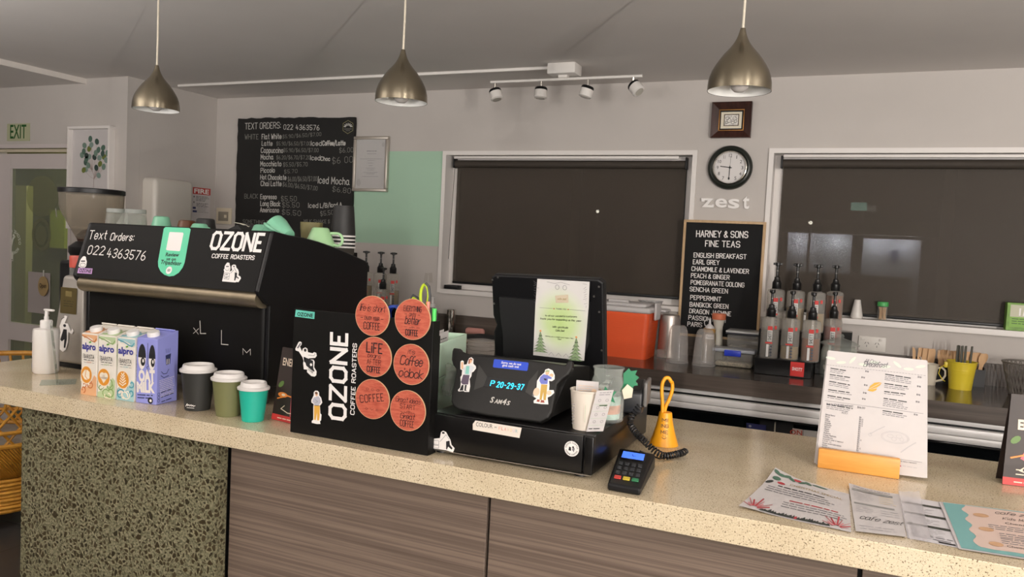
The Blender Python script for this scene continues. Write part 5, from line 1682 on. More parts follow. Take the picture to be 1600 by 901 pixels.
fbx(.003, L_ - .003, .147, .15, FZ + .002, zt - .004, mint, 'back_panel')
fbx(.003, L_ - .003, .0031, .147, FZ + .002, FZ + .006, mint, 'floor_panel')
R = Matrix(((e.x, nb.x, 0, qa[0]), (e.y, nb.y, 0, 1.68), (0, 0, 1, 0), (0, 0, 0, 1)))
pp = tag(MB().box(.035, .135, .012, .0125, FZ + .007, zt + .022, PAPER, rot=R).build('paper_slip'), 'white paper slip with small print sticking out of the mint file box', 'paper')
pr = Print((tuple(R @ Vector((.035, .012, zt))), tuple(e), (0, 0, 1)), .0004)
pr.lines((.012, .004), (.085, .004), 1, .01, .004, INK, 1, 3, .1)
pr.build('print', pp)
tag(MB().box(.030, .12, .020, .0205, FZ + .007, zt + .026, PAPER, rot=R).build('paper_slip'), 'second white paper slip just behind the printed one in the mint file box', 'paper')
# clear ribbon of film tied at the drawer front
bw_ = thing('film_bow', tuple(R @ Vector((.05, -.02, 1.16))), 'crumpled clear cellophane bow on the front of the mint file box', 'bow')
CEL = clear('cellophane', 'f2f4ee', .78, .05)
rnd = random.Random(2)
for k in range(5):
    a0 = rnd.uniform(0, 6.28)
    pts = [tuple(R @ Vector((.05 + .022 * math.cos(a0 + t_ * 1.3) * (.4 + .3 * t_), -.026 + .008 * math.sin(2 * t_ + k), zt - .085 + .03 * math.sin(a0 + t_ * 1.4) * (.4 + .25 * t_)))) for t_ in range(5)]
    MB().tube(pts, [.004, .012, .010, .012, .003], CEL, 8).build('loop', bw_)
# stack of clear cups behind
pc = (-1.0609, 2.2, 1.2173)
cs = thing('plastic_cup_stack', (pc[0], 2.20, 1.05), 'short stack of clear plastic cups behind the mint box and register', 'cup stack')
CLR = clear('clear plastic cup', 'ececec', .80, .04, 'd8d8d8')
for i in range(3):
    z0 = FZ + .051 + .012 * i
    MB().lathe([(0, z0 + .002), (.030, z0 + .002), (.031, z0), (.044, z0 + .105), (.0465, z0 + .107), (.0465, z0 + .110), (.0435, z0 + .110)], clear('stacked clear cup', 'e8e6e4', .62, .06, 'cfcac6'), (pc[0], 2.20, 0), 32).build('cup', cs)

# ---- cash drawer
cd = thing('cash_till', (-.68, 1.80, 1.05), 'black metal cash drawer under the customer display', 'cash drawer')
DZ = 1.1445
DBLK = mat('black drawer enamel', '0f0e0e', .3, spec=.35)
MB().box(-.880, -.486, 1.584, 2.030, 1.060, DZ - .0006, DBLK, .003, 2).build('body', cd)
fp_ = MB().box(-.880, -.510, 1.572, 1.5835, 1.062, DZ - .003, DBLK, .0015, 2).build('drawer_front', cd)
MB().box(-.506, -.4855, 1.572, 1.5835, 1.060, DZ - .001, DBLK, .004, 3).build('corner_post', cd)
MB().box(-.880, -.49, 1.5745, 1.590, 1.0575, 1.0595, mat('steel runner', 'a8a49c', .35, .9)).build('bottom_rail', cd)
for x in (-.86, -.52):
    for y in (1.60, 2.0):
        MB().lathe([(0, 1.0503), (.014, 1.0503), (.012, 1.0600), (0, 1.0600)], BLACK_PLASTIC, (x, y, 0), 16).build('foot', cd)
pr = Print('drawer')
CRP = mat('cream sticker', 'e6ddd2', .5)
pr.poly([(-0.7699, 1.1318), (-0.7635, 1.1408), (-0.6508, 1.14), (-0.6549, 1.1167), (-0.7693, 1.1188)], CRP)
pr.type('COLOUR', (-0.7616, 1.1283), (-0.7207, 1.1287), 0.0092, INK, 1, .0)
pr.type('=', (-0.7161, 1.1297), (-0.7103, 1.1297), 0.0053, INK, 1)
cols = ['e0a58f', 'cf6a58', 'd9826e', 'd8b59a', 'e0c27a', 'c9b0c4', '8fb0b4']
for i, ch in enumerate('FLAVOUR'):
    x = 446 + i * 17.3
    fa, fb_ = (-0.7064, 1.128), (-0.6587, 1.1275)
    k0, k1 = i / 7 + .012, (i + .8) / 7
    pr.type(ch, (fa[0] + (fb_[0] - fa[0]) * k0, fa[1] + (fb_[1] - fa[1]) * k0), (fa[0] + (fb_[0] - fa[0]) * k1, fa[1] + (fb_[1] - fa[1]) * k1), .0072, mat('flavour ink %d' % i, cols[i], .5), 1)
pr.cut('strip_sticker', fp_)
pr.disc((-0.5337, 1.1112), .0165, STICKER)
cc_ = (-0.5337, 1.1112)
pr.arc('OZONE COFFEE', cc_, .0118, .0026, INK, 90, 170, 1, .2)
pr.arc('OZONE COFFEE', cc_, .0140, .0026, INK, 270, 150, 1, .2, False)
pr.poly([(cc_[0] - .007, cc_[1] - .004), (cc_[0] - .001, cc_[1] - .005), (cc_[0] - .002, cc_[1] + .003), (cc_[0] - .006, cc_[1] + .004)], INK, 1)
pr.poly([(cc_[0] + .001, cc_[1] - .002), (cc_[0] + .005, cc_[1] - .007), (cc_[0] + .007, cc_[1] + .001), (cc_[0] + .003, cc_[1] + .006)], GREY_INK, 1)
pr.disc((cc_[0] + .003, cc_[1] + .004), .002, INK, 2)
pr.cut('round_sticker', fp_)
pr.poly([(-0.8727, 1.0831), (-0.852, 1.0881), (-0.8496, 1.1023), (-0.8444, 1.1062), (-0.8364, 1.1042), (-0.8316, 1.097), (-0.8246, 1.0882), (-0.8209, 1.0769), (-0.8127, 1.0703), (-0.8166, 1.0599), (-0.8343, 1.0623), (-0.8712, 1.0615)], STICKER)
pr.poly([(-0.8353, 1.0827), (-0.8266, 1.0859), (-0.8253, 1.0763), (-0.8179, 1.0695), (-0.8204, 1.066), (-0.8295, 1.0717), (-0.8322, 1.0642), (-0.8344, 1.065)], INK, 1)
pr.poly([(-0.8474, 1.1026), (-0.8408, 1.1036), (-0.8397, 1.0998), (-0.8458, 1.0989)], INK, 1)
pr.stroke([(-0.8686, 1.081), (-0.8539, 1.0815), (-0.8539, 1.072), (-0.8686, 1.0718), (-0.8686, 1.081)], .0008, GREY_INK, 1)
pr.stroke([(-0.8685, 1.0698), (-0.8538, 1.0704), (-0.8539, 1.0641), (-0.8655, 1.0639)], .0008, GREY_INK, 1)
pr.stroke([(-0.8507, 1.0804), (-0.8411, 1.0917), (-0.8361, 1.0983), (-0.8276, 1.0877)], .0008, GREY_INK, 1)
pr.build('crate_sticker', fp_)

# ---- cash register with customer display and touch screen
cr = thing('cash_register', (-.72, 1.75, DZ), 'black cash register with lit customer display and raised screen', 'cash register')
PBLK = mat('charcoal plastic', '1c1b1a', .42, spec=.35, noise=.08, nscale=60)
O, U, V = FRAMES['pos']
N_ = Vector(U).cross(Vector(V)).normalized()
out = [(-0.8715, 0.1419), (-0.854, 0.1414), (-0.8504, 0.1367), (-0.8255, 0.1298), (-0.7307, 0.1324), (-0.6504, 0.1322), (-0.5857, 0.1307), (-0.5806, 0.1409), (-0.5723, 0.1428), (-0.5698, 0.125), (-0.5752, 0.1095), (-0.5899, 0.0952), (-0.5975, 0.0837), (-0.5964, 0.067), (-0.5967, 0.0461), (-0.5973, 0.0211), (-0.6033, 0.0079), (-0.6205, -0.0043), (-0.6424, -0.0046), (-0.7461, -0.0061), (-0.8224, -0.0022), (-0.837, 0.0035), (-0.8458, 0.0143), (-0.8489, 0.0315), (-0.85, 0.0803), (-0.8523, 0.0912), (-0.8624, 0.1003), (-0.869, 0.112), (-0.8723, 0.1322)]
pm = MB().prism(out, O, U, V, .02, PBLK)
plate = pm.build('display_housing', cr)
bv = plate.modifiers.new('soft edge', 'BEVEL')
bv.width, bv.segments, bv.limit_method, bv.angle_limit = .004, 3, 'ANGLE', math.radians(60)
# shoulder body behind the plate, sloping back to the screen's foot
x0, x1 = -.838, -.607
MB().add([(x0, 1.626, DZ + .012), (x1, 1.626, DZ + .012), (x1, 1.90, DZ + .012), (x0, 1.90, DZ + .012),
          (x0 - .03, 1.672, 1.270), (x1 + .03, 1.672, 1.270), (x1 + .03, 1.80, 1.255), (x0 - .03, 1.80, 1.255), (x1 + .03, 1.90, 1.20), (x0 - .03, 1.90, 1.20)],
         [[0, 1, 2, 3], [0, 1, 5, 4], [1, 2, 8, 6, 5], [0, 3, 9, 7, 4], [4, 5, 6, 7], [7, 6, 8, 9], [2, 3, 9, 8]], PBLK).build('body', cr)
for px_ in ((-.80, 1.625), (-.632, 1.625), (-.80, 1.88), (-.632, 1.88)):
    MB().lathe([(0, DZ + .0004), (.010, DZ + .0004), (.009, DZ + .013), (0, DZ + .013)], mat('grey rubber foot', '4a4a48', .6), (px_[0], px_[1], 0), 14).build('foot', cr)
pr = Print('pos', .001)
pr.poly([(-0.7952, 0.1088), (-0.7673, 0.082), (-0.7715, 0.0585), (-0.7937, 0.0471)], mat('lit charcoal facet tone', '2e2d2b', .38), 0)  # flat facets; paler tone stands in for light on the recess slopes
pr.poly([(-0.6462, 0.1117), (-0.664, 0.0832), (-0.6671, 0.0583), (-0.6445, 0.0484)], mat('lit charcoal facet tone', '2e2d2b', .38), 0)
pr.poly([(-0.7673, 0.082), (-0.664, 0.0832), (-0.6671, 0.0583), (-0.7715, 0.0585)], mat('display window', '0b0c0e', .08), 1)
CYAN = mat('cyan display digits', '1fc8ff', .4, emit='35d4ff', estr=1.6)
pr.hand('P', (-0.7548, 0.0623), (-0.746, 0.0629), 0.0113, CYAN, .16, 2, .12)
pr.hand('20-29-37', (-0.7386, 0.061), (-0.6742, 0.0621), 0.0121, CYAN, .16, 2, .12, 2.2)
pr.cut('display_window', plate)
SILT = mat('silver lettering', 'c4c0ba', .35, .3)
pr.type('S', (-0.7477, 0.0243), (-0.738, 0.0242), 0.0129, SILT, 1, .03, .2)
pr.type('AM', (-0.7367, 0.0239), (-0.7172, 0.0239), 0.0094, SILT, 1, .03, .2)
pr.type('4', (-0.7171, 0.0235), (-0.7072, 0.0235), 0.0128, SILT, 1, .03, .2)
pr.type('S', (-0.7063, 0.0236), (-0.6973, 0.0237), 0.0093, SILT, 1, .03, .2)
pr.cut('maker_lettering', plate)
pr.poly([(-0.7578, 0.1251), (-0.6751, 0.1259), (-0.6727, 0.1239), (-0.6721, 0.1082), (-0.674, 0.1062), (-0.7563, 0.1053), (-0.7587, 0.1072), (-0.7593, 0.1234)], mat('royal blue sticker', '2448c0', .4))
pr.type('Sorry, we do not', (-0.7394, 0.1166), (-0.69, 0.117), 0.0053, STICKER, 1, .02)
pr.type('give cash out', (-0.7357, 0.1104), (-0.6941, 0.1107), 0.0053, STICKER, 1, .02)
pr.cut('blue_sticker', plate)
# waving woman sticker
pr.poly([(-0.842, 0.1025), (-0.8432, 0.1103), (-0.8398, 0.1133), (-0.8352, 0.1116), (-0.833, 0.1035), (-0.8257, 0.1054), (-0.8252, 0.1133), (-0.8232, 0.1203), (-0.8179, 0.1233), (-0.8114, 0.1193), (-0.8095, 0.1083), (-0.8018, 0.1036), (-0.7999, 0.0982), (-0.8039, 0.09), (-0.8081, 0.0873), (-0.8072, 0.0785), (-0.8103, 0.0715), (-0.8081, 0.0651), (-0.8046, 0.0545), (-0.8043, 0.0414), (-0.8159, 0.04), (-0.8188, 0.0418), (-0.8314, 0.0392), (-0.8338, 0.0422), (-0.829, 0.0494), (-0.8305, 0.0603), (-0.8348, 0.0731), (-0.8324, 0.0778), (-0.8341, 0.0899), (-0.8394, 0.0916)], STICKER)
pr.poly([(-0.8275, 0.0996), (-0.8227, 0.103), (-0.812, 0.1036), (-0.8034, 0.1), (-0.8077, 0.0907), (-0.8112, 0.0803), (-0.8242, 0.0792), (-0.8287, 0.0827), (-0.8294, 0.0904), (-0.8346, 0.0921)], mat('pale coat print', 'd8dce0', .5), 1)
pr.poly([(-0.8258, 0.1009), (-0.8175, 0.1014), (-0.8145, 0.0821), (-0.8242, 0.0821)], mat('teal top print', '86c4b8', .5), 2)
pr.poly([(-0.8289, 0.0796), (-0.8122, 0.0806), (-0.8107, 0.0582), (-0.8247, 0.0565), (-0.8303, 0.0614)], mat('plum trousers print', '5a4c5e', .5), 1)
pr.poly([(-0.8264, 0.0552), (-0.8221, 0.0557), (-0.82, 0.0428), (-0.8295, 0.0416)], INK, 1)
pr.poly([(-0.8186, 0.0562), (-0.814, 0.0567), (-0.8134, 0.0447), (-0.8094, 0.043), (-0.817, 0.0425)], INK, 1)
pr.disc((-0.8181, 0.1141), .004, SKIN, 2, .006)
pr.poly([(-0.822, 0.1069), (-0.8229, 0.117), (-0.8189, 0.1205), (-0.8135, 0.118), (-0.8136, 0.1157), (-0.8196, 0.1173), (-0.8186, 0.1062)], mat('auburn hair print', '9a5a44', .5), 3)
pr.poly([(-0.8415, 0.1082), (-0.8363, 0.1099), (-0.8318, 0.0935), (-0.837, 0.0918)], SKIN, 1)
pr.cut('woman_sticker', plate)
# man looking out sticker
pr.poly([(-0.6309, 0.1074), (-0.63, 0.1144), (-0.6229, 0.1176), (-0.6122, 0.1143), (-0.6052, 0.104), (-0.604, 0.0946), (-0.6096, 0.0897), (-0.6163, 0.0899), (-0.6132, 0.0797), (-0.6122, 0.0693), (-0.6015, 0.0706), (-0.5988, 0.0646), (-0.6053, 0.0565), (-0.6122, 0.0525), (-0.6074, 0.0374), (-0.6242, 0.0359), (-0.642, 0.0361), (-0.6434, 0.0412), (-0.6376, 0.0472), (-0.6484, 0.0511), (-0.6492, 0.0605), (-0.6426, 0.0719), (-0.6445, 0.0866), (-0.639, 0.0979)], STICKER)
pr.poly([(-0.6386, 0.0959), (-0.6322, 0.103), (-0.6221, 0.1025), (-0.6112, 0.098), (-0.6116, 0.0943), (-0.6194, 0.0942), (-0.6185, 0.0822), (-0.6332, 0.0805), (-0.639, 0.0872)], mat('periwinkle print', '6f78c4', .5), 1)
pr.poly([(-0.6331, 0.0799), (-0.6182, 0.0808), (-0.6152, 0.0458), (-0.6207, 0.0455), (-0.6243, 0.0636), (-0.625, 0.045), (-0.63, 0.045)], mat('sand trousers print', 'c4a050', .5), 1)
pr.poly([(-0.635, 0.0454), (-0.6294, 0.0451), (-0.629, 0.0399), (-0.6361, 0.04)], mat('brick shoe print', '9a4a3a', .5), 2)
pr.poly([(-0.626, 0.0449), (-0.6194, 0.0449), (-0.6167, 0.0398), (-0.6266, 0.0391)], mat('brick shoe print', '9a4a3a', .5), 2)
pr.disc((-0.6236, 0.1078), .0045, SKIN, 1, .0055)
pr.poly([(-0.63, 0.1086), (-0.6266, 0.1139), (-0.6187, 0.1135), (-0.6202, 0.1097)], mat('sage cap print', 'a4b088', .5), 2)
pr.poly([(-0.6198, 0.1023), (-0.6093, 0.0992), (-0.6084, 0.1057), (-0.6142, 0.1072)], SKIN, 1)
pr.disc((-0.6405, 0.0616), .0075, mat('peach print', 'e6c8ac', .5), 1, .0095)
pr.disc((-0.611, 0.0631), .006, mat('peach print', 'e6c8ac', .5), 1, .005)
pr.poly([(-0.6297, 0.0937), (-0.6226, 0.0939), (-0.6222, 0.0897), (-0.6274, 0.0903)], INK, 2)
pr.build('man_sticker', plate)

# touch screen seen from behind
O, U, V = FRAMES['screen']
sv = Vector(V).normalized()
sn = Vector(U).cross(sv).normalized()
so2 = [(-.877, -.03), (-.877, .055), (-.868, .075), (-.877, .10), (-.877, .203), (-.868, .211), (-.585, .2165), (-.572, .208), (-.570, -.05), (-.60, -.062), (-.89, -.05)]
sp = MB().prism(so2, O, U, V, .028, SATIN_BLACK)
scr = sp.build('screen_shell', cr)
bv = scr.modifiers.new('soft edge', 'BEVEL')
bv.width, bv.segments, bv.limit_method, bv.angle_limit = .005, 2, 'ANGLE', math.radians(60)
inner = [(-0.8507, 0.1552), (-0.752, 0.1542), (-0.6052, 0.1572), (-0.6079, 0.0535), (-0.6266, 0.0053), (-0.6535, -0.0026), (-0.8457, -0.008), (-0.8441, 0.0508), (-0.8508, 0.1182)]
MB().prism(inner, tuple(Vector(O) + sn * .012), U, V, .011, mat('matt black cover', '101012', .55)).build('rear_cover', cr)
for q in ((-0.858, 0.204), (-0.8718, 0.1328), (-0.584, 0.1975), (-0.5967, 0.1722), (-0.5835, 0.1334), (-0.5777, 0.0336), (-0.874, 0.1963)):
    p = Vector(O) + Vector(U) * q[0] + sv * q[1]
    MB().lathe([(.0028, 0), (.0025, .0014), (0, .0018)], STEEL, tuple(p + sn * .0002), 12, True, tuple(sn)).build('screw', scr)
MB().add([(-.80, 1.875, 1.19), (-.65, 1.875, 1.19), (-.65, 1.945, 1.19), (-.80, 1.945, 1.19), (-.78, 1.905, 1.27), (-.67, 1.905, 1.27), (-.67, 1.94, 1.28), (-.78, 1.94, 1.28)],
         [[0, 1, 2, 3], [4, 5, 6, 7], [0, 1, 5, 4], [1, 2, 6, 5], [2, 3, 7, 6], [3, 0, 4, 7]], SATIN_BLACK).build('neck', cr)
# thank-you sheet taped on the screen's back
def glow_paper():
    """white sheet printed with a soft lime wash in its middle"""
    m, nt, b = new_mat('lime washed paper')
    tc = nt.nodes.new('ShaderNodeTexCoord')
    mp = nt.nodes.new('ShaderNodeMapping')
    mp.vector_type = 'TEXTURE'
    mp.inputs['Location'].default_value = (-.003, -.021, .100)
    mp.inputs['Scale'].default_value = (.078, .1, .095)
    nt.links.new(tc.outputs['Object'], mp.inputs['Vector'])
    g = nt.nodes.new('ShaderNodeTexGradient')
    g.gradient_type = 'SPHERICAL'
    nt.links.new(mp.outputs['Vector'], g.inputs['Vector'])
    r = ramp(nt, [(0, 'd6d3d0'), (.25, 'd2d8c2'), (.55, 'c2d69c'), (1, 'b4cf84')])
    nt.links.new(g.outputs['Fac'], r.inputs['Fac'])
    nt.links.new(r.outputs['Color'], b.inputs['Base Color'])
    b.inputs['Roughness'].default_value = .7
    return m


ty = thing('thank_you_sheet', tuple(Vector(O) + Vector(U) * -.68 + sn * .015), 'white thank-you sheet with green glow and two fir trees hung on the screen back', 'paper sheet')
PO = Vector(O) + sn * .0135
FT_ = (tuple(PO), U, V)
MB().prism([(-0.7415, 0.2107), (-0.6033, 0.2119), (-0.6065, 0.1495), (-0.6199, 0.0062), (-0.7588, 0.0066), (-0.7489, 0.141)], tuple(PO), U, V, .0008, glow_paper()).build('sheet', ty)
pr = Print(FT_, .0003)
pr.poly([(-0.6939, 0.1707), (-0.6592, 0.1758), (-0.6588, 0.1552), (-0.6927, 0.1519)], mat('kraft tag', 'cdbfa6', .7), 3)
pr.hand('cafe zest', (-0.688, 0.1608), (-0.6648, 0.1615), 0.0052, mat('gold ink', 'a08a5a', .6), .12, 4, .2, .6)
pr.stroke([(-0.737, 0.1361), (-0.7006, 0.1364)], .0006, GREY_INK, 3)
pr.stroke([(-0.6578, 0.1377), (-0.6157, 0.1375)], .0006, GREY_INK, 3)
pr.disc((-0.6979, 0.1363), .0015, RED, 3)
pr.disc((-0.6599, 0.1373), .0015, RED, 3)
pr.hand('THANK YOU', (-0.6925, 0.1349), (-0.6652, 0.1358), 0.0034, GREY_INK, .15, 3)
for txt, q0, q1, hh in (('to all our wonderful customers', (-0.7228, 0.1146), (-0.6374, 0.1186), .0042),
                        ('thank you for supporting us this year', (-0.7367, 0.1055), (-0.626, 0.1087), .0042),
                        ('With gratitude', (-0.703, 0.0867), (-0.6613, 0.0879), .0042), ('Cafe Zest', (-0.6943, 0.0775), (-0.6716, 0.0785), .0045),
                        ('Wishing you a bright and happy New', (-0.7235, 0.0609), (-0.647, 0.0616), .0028), ('Year!', (-0.6906, 0.056), (-0.6801, 0.0557), .003)):
    pr.hand(txt, q0, q1, hh, INK, .13, 4, .25, .5)
FIR, FIRD = mat('fir green print', '8fa67c', .6), mat('dark fir print', '4a5a44', .6)
for (tx, ty_, bx, by, hw) in ((127, 600, 118, 812, 75), (497, 630, 478, 862, 75)):
    top, bot = (tx, ty_), (bx, by)
    ta, tb = [(( -.759 + (q[0] - 40) / 565 * .148), .21 - (q[1] - 62) / 790 * .203) for q in (top, bot)]
    for k in range(6):
        f0, f1_ = k / 6, (k + 1.3) / 6
        c0 = (ta[0] + (tb[0] - ta[0]) * f0, ta[1] + (tb[1] - ta[1]) * f0)
        w_ = .0205 * min(1, f1_)
        y1 = ta[1] + (tb[1] - ta[1]) * min(1, f1_)
        pr.poly([c0, (c0[0] + w_, y1), (c0[0] - w_, y1)], FIR, 3)
        pr.stroke([(c0[0] - w_, y1), c0, (c0[0] + w_, y1)], .0008, FIRD, 4)
        for j in range(3):
            pr.disc((c0[0] + w_ * (j - 1) * .55, y1 + .002), .0014, FIRD, 5, .001, 8)
    pr.disc((ta[0], ta[1] + .003), .0026, mat('orange star print', 'e8a064', .5), 4)
rnd = random.Random(8)
for sx_, sgn in ((-.752, 1), (-.610, -1)):
    for k in range(10):
        z0 = .205 - .006 * k
        pr.stroke([(sx_ + sgn * .002 * (k % 2), z0), (sx_ + sgn * rnd.uniform(.006, .018) * (1 - k / 14), z0 - rnd.uniform(-.002, .006))], .0006, GREY_INK, 3)
for x in (-.688, -.668):
    pr.ring((x, .193), .005, .0008, GREY_INK, 3, 14, .006)
pr.stroke([(-.715, .205), (-.695, .202), (-.678, .206), (-.655, .201)], .0007, GREY_INK, 3)
for x in (-.705, -.685, -.665):
    pr.stroke([(x - .010, .012), (x - .003, .020), (x + .004, .012)], .0006, GREY_INK, 3)
pr.build('print', ty)

# ---- paper cup with loyalty cards, tip jar, card reader on the drawer
PCUP = mat('cream paper cup', 'ddd3c6', .6)
ucup = thing('paper_cup', (-.470, 1.515, DZ), 'cream paper cup holding loyalty cards on the corner of the cash drawer', 'paper cup')
ux, uy = -.526, 1.628
ucup.location = (ux, uy, DZ)
ucup['org'] = (ux, uy, DZ)
MB().lathe([(0, DZ + .0035), (.0235, DZ + .0035), (.0245, DZ + .0004), (.026, DZ + .0004), (.0345, DZ + .083), (.036, DZ + .084), (.036, DZ + .087), (.0335, DZ + .087), (.0245, DZ + .006)], PCUP, (ux, uy, 0), 40).build('cup', ucup)
pr = Print(((ux + .002, uy - .0315, DZ), (.96, .28, 0), (.02, -.11, 1)), .0015)
pr.stroke([(.008, .022), (.008, .06)], .0008, mat('pale green line', 'a8c0a0', .5))
for k in range(7):
    pr.stroke([(-.020, .018 + .007 * k), (-.015, .018 + .007 * k)], .0012, GREY_INK)
pr.build('print', ucup)
def card(name, o, u, v, w, h, label, art):
    t = thing(name, o, label, 'card')
    MB().prism([(0, 0), (w, 0), (w, h), (0, h)], o, u, v, .0008, PAPER).build('card', t)
    pr = Print((o, u, v), .0004)
    art(pr, w, h)
    pr.build('print', t)
def art1(pr, w, h):
    pr.lines((w * .1, h * .80), (w * .8, h * .80), 3, h * .09, .002, mat('peach print', 'e6c8ac', .5), 1, 3, .3)
    pr.disc((w * .8, h * .62), w * .12, mat('peach print', 'e6c8ac', .5), 1)
def art2(pr, w, h):
    pr.lines((w * .2, h * .93), (w * .85, h * .93), 2, h * .05, .002, GREY_INK, 1, 4, .2)
    for i in range(2):
        for j in range(4):
            pr.ring((w * (.3 + .4 * i), h * (.75 - .17 * j)), .0028, .0006, GREY_INK, 1, 10)
    for k in range(4):
        pr.stroke([(w * .06, h * (.66 - .17 * k)), (w * .94, h * (.66 - .17 * k))], .0005, mat('pale green line', 'a8c0a0', .5), 1)
    pr.lines((w * .35, h * .615), (w * .8, h * .615), 1, .01, .004, mat('dark green print', '3a5a34', .6), 2, 5, .05)
    pr.lines((w * .1, h * .06), (w * .8, h * .06), 1, .01, .003, INK, 1, 7, .3)
card('loyalty_card', (ux - .026, uy + .004, DZ + .045), (.96, .20, 0), (0, .02, 1), .050, .058, 'white loyalty card standing inside the cream paper cup', art1)
card('loyalty_card', (ux + .014, uy - .030, DZ + .0012), (.90, .10, .13), (.20, -.02, .97), .040, .094, 'white stamp card leaning against the cream paper cup', art2)

jx, jy = -.510, 1.735
tj = thing('tip_jar', (jx, jy, DZ), 'glass jar with green paper ribbon behind the cream paper cup', 'jar')
JG = clear('jar glass', 'f8faf8', .90, .03, 'e4e8e4')
MB().lathe([(0, DZ + .0005), (.034, DZ + .0005), (.0385, DZ + .004), (.0385, DZ + .088), (.036, DZ + .098), (.0335, DZ + .103), (.0335, DZ + .120), (.036, DZ + .121), (.036, DZ + .124), (.032, DZ + .124), (.032, DZ + .104), (.0365, DZ + .09), (.0365, DZ + .007), (0, DZ + .006)], JG, (jx, jy, 0), 40).build('jar', tj)
GRN = mat('green paper', '1f7a52', .6)
MB().prism([(0, 0), (.012, .006), (.030, .004), (.034, .016), (.044, .018), (.038, .028), (.046, .036), (.036, .042), (.040, .052), (.026, .050), (.020, .056), (.008, .044), (.010, .022)], (jx + .030, jy - .012, DZ + .070), (.85, .5, 0), (0, 0, 1), .0012, GRN).build('ribbon', tj)
MB().prism([(-.004, 0), (.010, .014), (.024, .010), (.018, .024), (.026, .036), (.010, .034), (0, .046), (-.004, .030), (-.016, .024), (-.004, .016)], (jx + .006, jy - .0415, DZ + .040), (.93, .36, 0), (0, 0, 1), .0012, GRN).build('star', tj)
MB().prism([(0, 0), (.018, .004), (.020, .024), (.006, .034), (-.006, .02)], (jx + .0445, jy - .018, DZ + .058), (.85, .5, 0), (0, 0, 1), .0012, mat('cream paper', 'dcd2bc', .7)).build('ribbon_tail', tj)
nt_ = thing('banknote', (jx, jy, DZ + .0075), 'pale blue and orange banknote curled inside the glass tip jar', 'banknote')
MB().lathe([(.030, DZ + .0075), (.031, DZ + .06)], mat('pale blue note', 'b9cfc9', .6, noise=.3, nscale=60), (jx, jy, 0), 28).build('note', nt_)
MB().lathe([(.0305, DZ + .02), (.0313, DZ + .04)], mat('salmon note', 'd89a82', .6, noise=.3, nscale=60), (jx, jy, 0), 28).build('band', nt_)

rd = thing('card_reader', (-.47, 1.90, DZ), 'black contactless card reader on the back corner of the cash drawer', 'card reader')
RB = mat('dark grey reader plastic', '222326', .35)
R = Matrix.Translation((-.505, 1.885, DZ + .0005)) @ Matrix.Rotation(math.radians(8), 4, 'Z')
bm = bmesh.new()
bmesh.ops.create_cube(bm, size=1)
for v in bm.verts:
    f_ = v.co.y < 0
    v.co = Vector((v.co.x * .088, -.048 if f_ else .048, 0 if v.co.z < 0 else (.052 if f_ else .072)))
bmesh.ops.bevel(bm, geom=list(bm.edges), offset=.006, segments=3, profile=.5, affect='EDGES')
bm.transform(R)
MB().from_bm(bm, RB, True).build('body', rd)
MB().box(.0445, .054, -.045, .046, .018, .078, mat('grey reader side', '6a6866', .4), .004, 3, R).build('side_cover', rd)
fr_ = R.to_3x3()
pr = Print((tuple(R @ Vector((0, -.048, .052))), tuple(fr_ @ Vector((1, 0, 0))), tuple(fr_ @ Vector((0, .096, .02)))), .002)
pr.rect(-.036, .036, .012, .088, mat('reader glass', '0d0e10', .1), 0, .004)
pr.ring((.016, .055), .008, .0012, STICKER, 1, 20, .006)
pr.disc((.016, .055), .0032, STICKER, 1, .0025)
pr.build('reader_window', rd)

# PIN pad with its coiled cord
pd = thing('pin_pad', (-.40, 1.60, 1.05), 'black payment PIN pad with blue lit screen beside the cash drawer', 'pin pad')
A, B, Cc, Dd = (-0.438, 1.5249, 1.062), (-0.3692, 1.525, 1.062), (-0.3903, 1.7323, 1.075), (-0.4752, 1.7394, 1.075)
fl, fr2, br, bl = [Vector((p[0], p[1], 0)) for p in (A, B, Cc, Dd)]
def quad_block(a, b, c, d, z0, zf, zb, m_):
    return MB().add([(a.x, a.y, z0), (b.x, b.y, z0), (c.x, c.y, z0), (d.x, d.y, z0), (a.x, a.y, zf), (b.x, b.y, zf), (c.x, c.y, zb), (d.x, d.y, zb)],
                    [[3, 2, 1, 0], [0, 1, 5, 4], [1, 2, 6, 5], [2, 3, 7, 6], [3, 0, 4, 7], [4, 5, 6, 7]], m_)
bd = quad_block(fl, fr2, br, bl, FZ + .0004, 1.066, 1.086, BLACK_PLASTIC).build('body', pd)
bv = bd.modifiers.new('soft edge', 'BEVEL')
bv.width, bv.segments = .005, 3
O_ = Vector((fl.x, fl.y, 1.066))
uu = (fr2 - fl)
vv = Vector((bl.x - fl.x, bl.y - fl.y, .020))
W_, H_ = uu.length, vv.length
FP = (tuple(O_), tuple(uu.normalized()), tuple(vv.normalized()))
pr = Print(FP, .0006)
pr.rect(W_ * .10, W_ * .93, H_ * .66, H_ * .93, mat('screen bezel', '0c0d10', .15), 0, .003)
pr.rect(W_ * .16, W_ * .88, H_ * .71, H_ * .90, mat('lit blue screen', '4a78f0', .3, emit='4f82ff', estr=.75), 1)
pr.stroke([(W_ * .48, H_ * .84), (W_ * .53, H_ * .78), (W_ * .60, H_ * .80)], .0015, mat('screen ink', '1c2c7a', .5), 2)
pr.build('screen', bd)
KB = mat('charcoal key', '34363a', .5)
GRNK, YELK, REDK = mat('green key', '2f7a52', .5), mat('yellow key', 'd8c040', .5), mat('red key', 'c8423c', .5)
ru = Matrix((tuple(list(uu.normalized()) + [0]), tuple(list(vv.normalized()) + [0]), tuple(list(uu.cross(vv).normalized()) + [0]), (0, 0, 0, 1))).transposed()
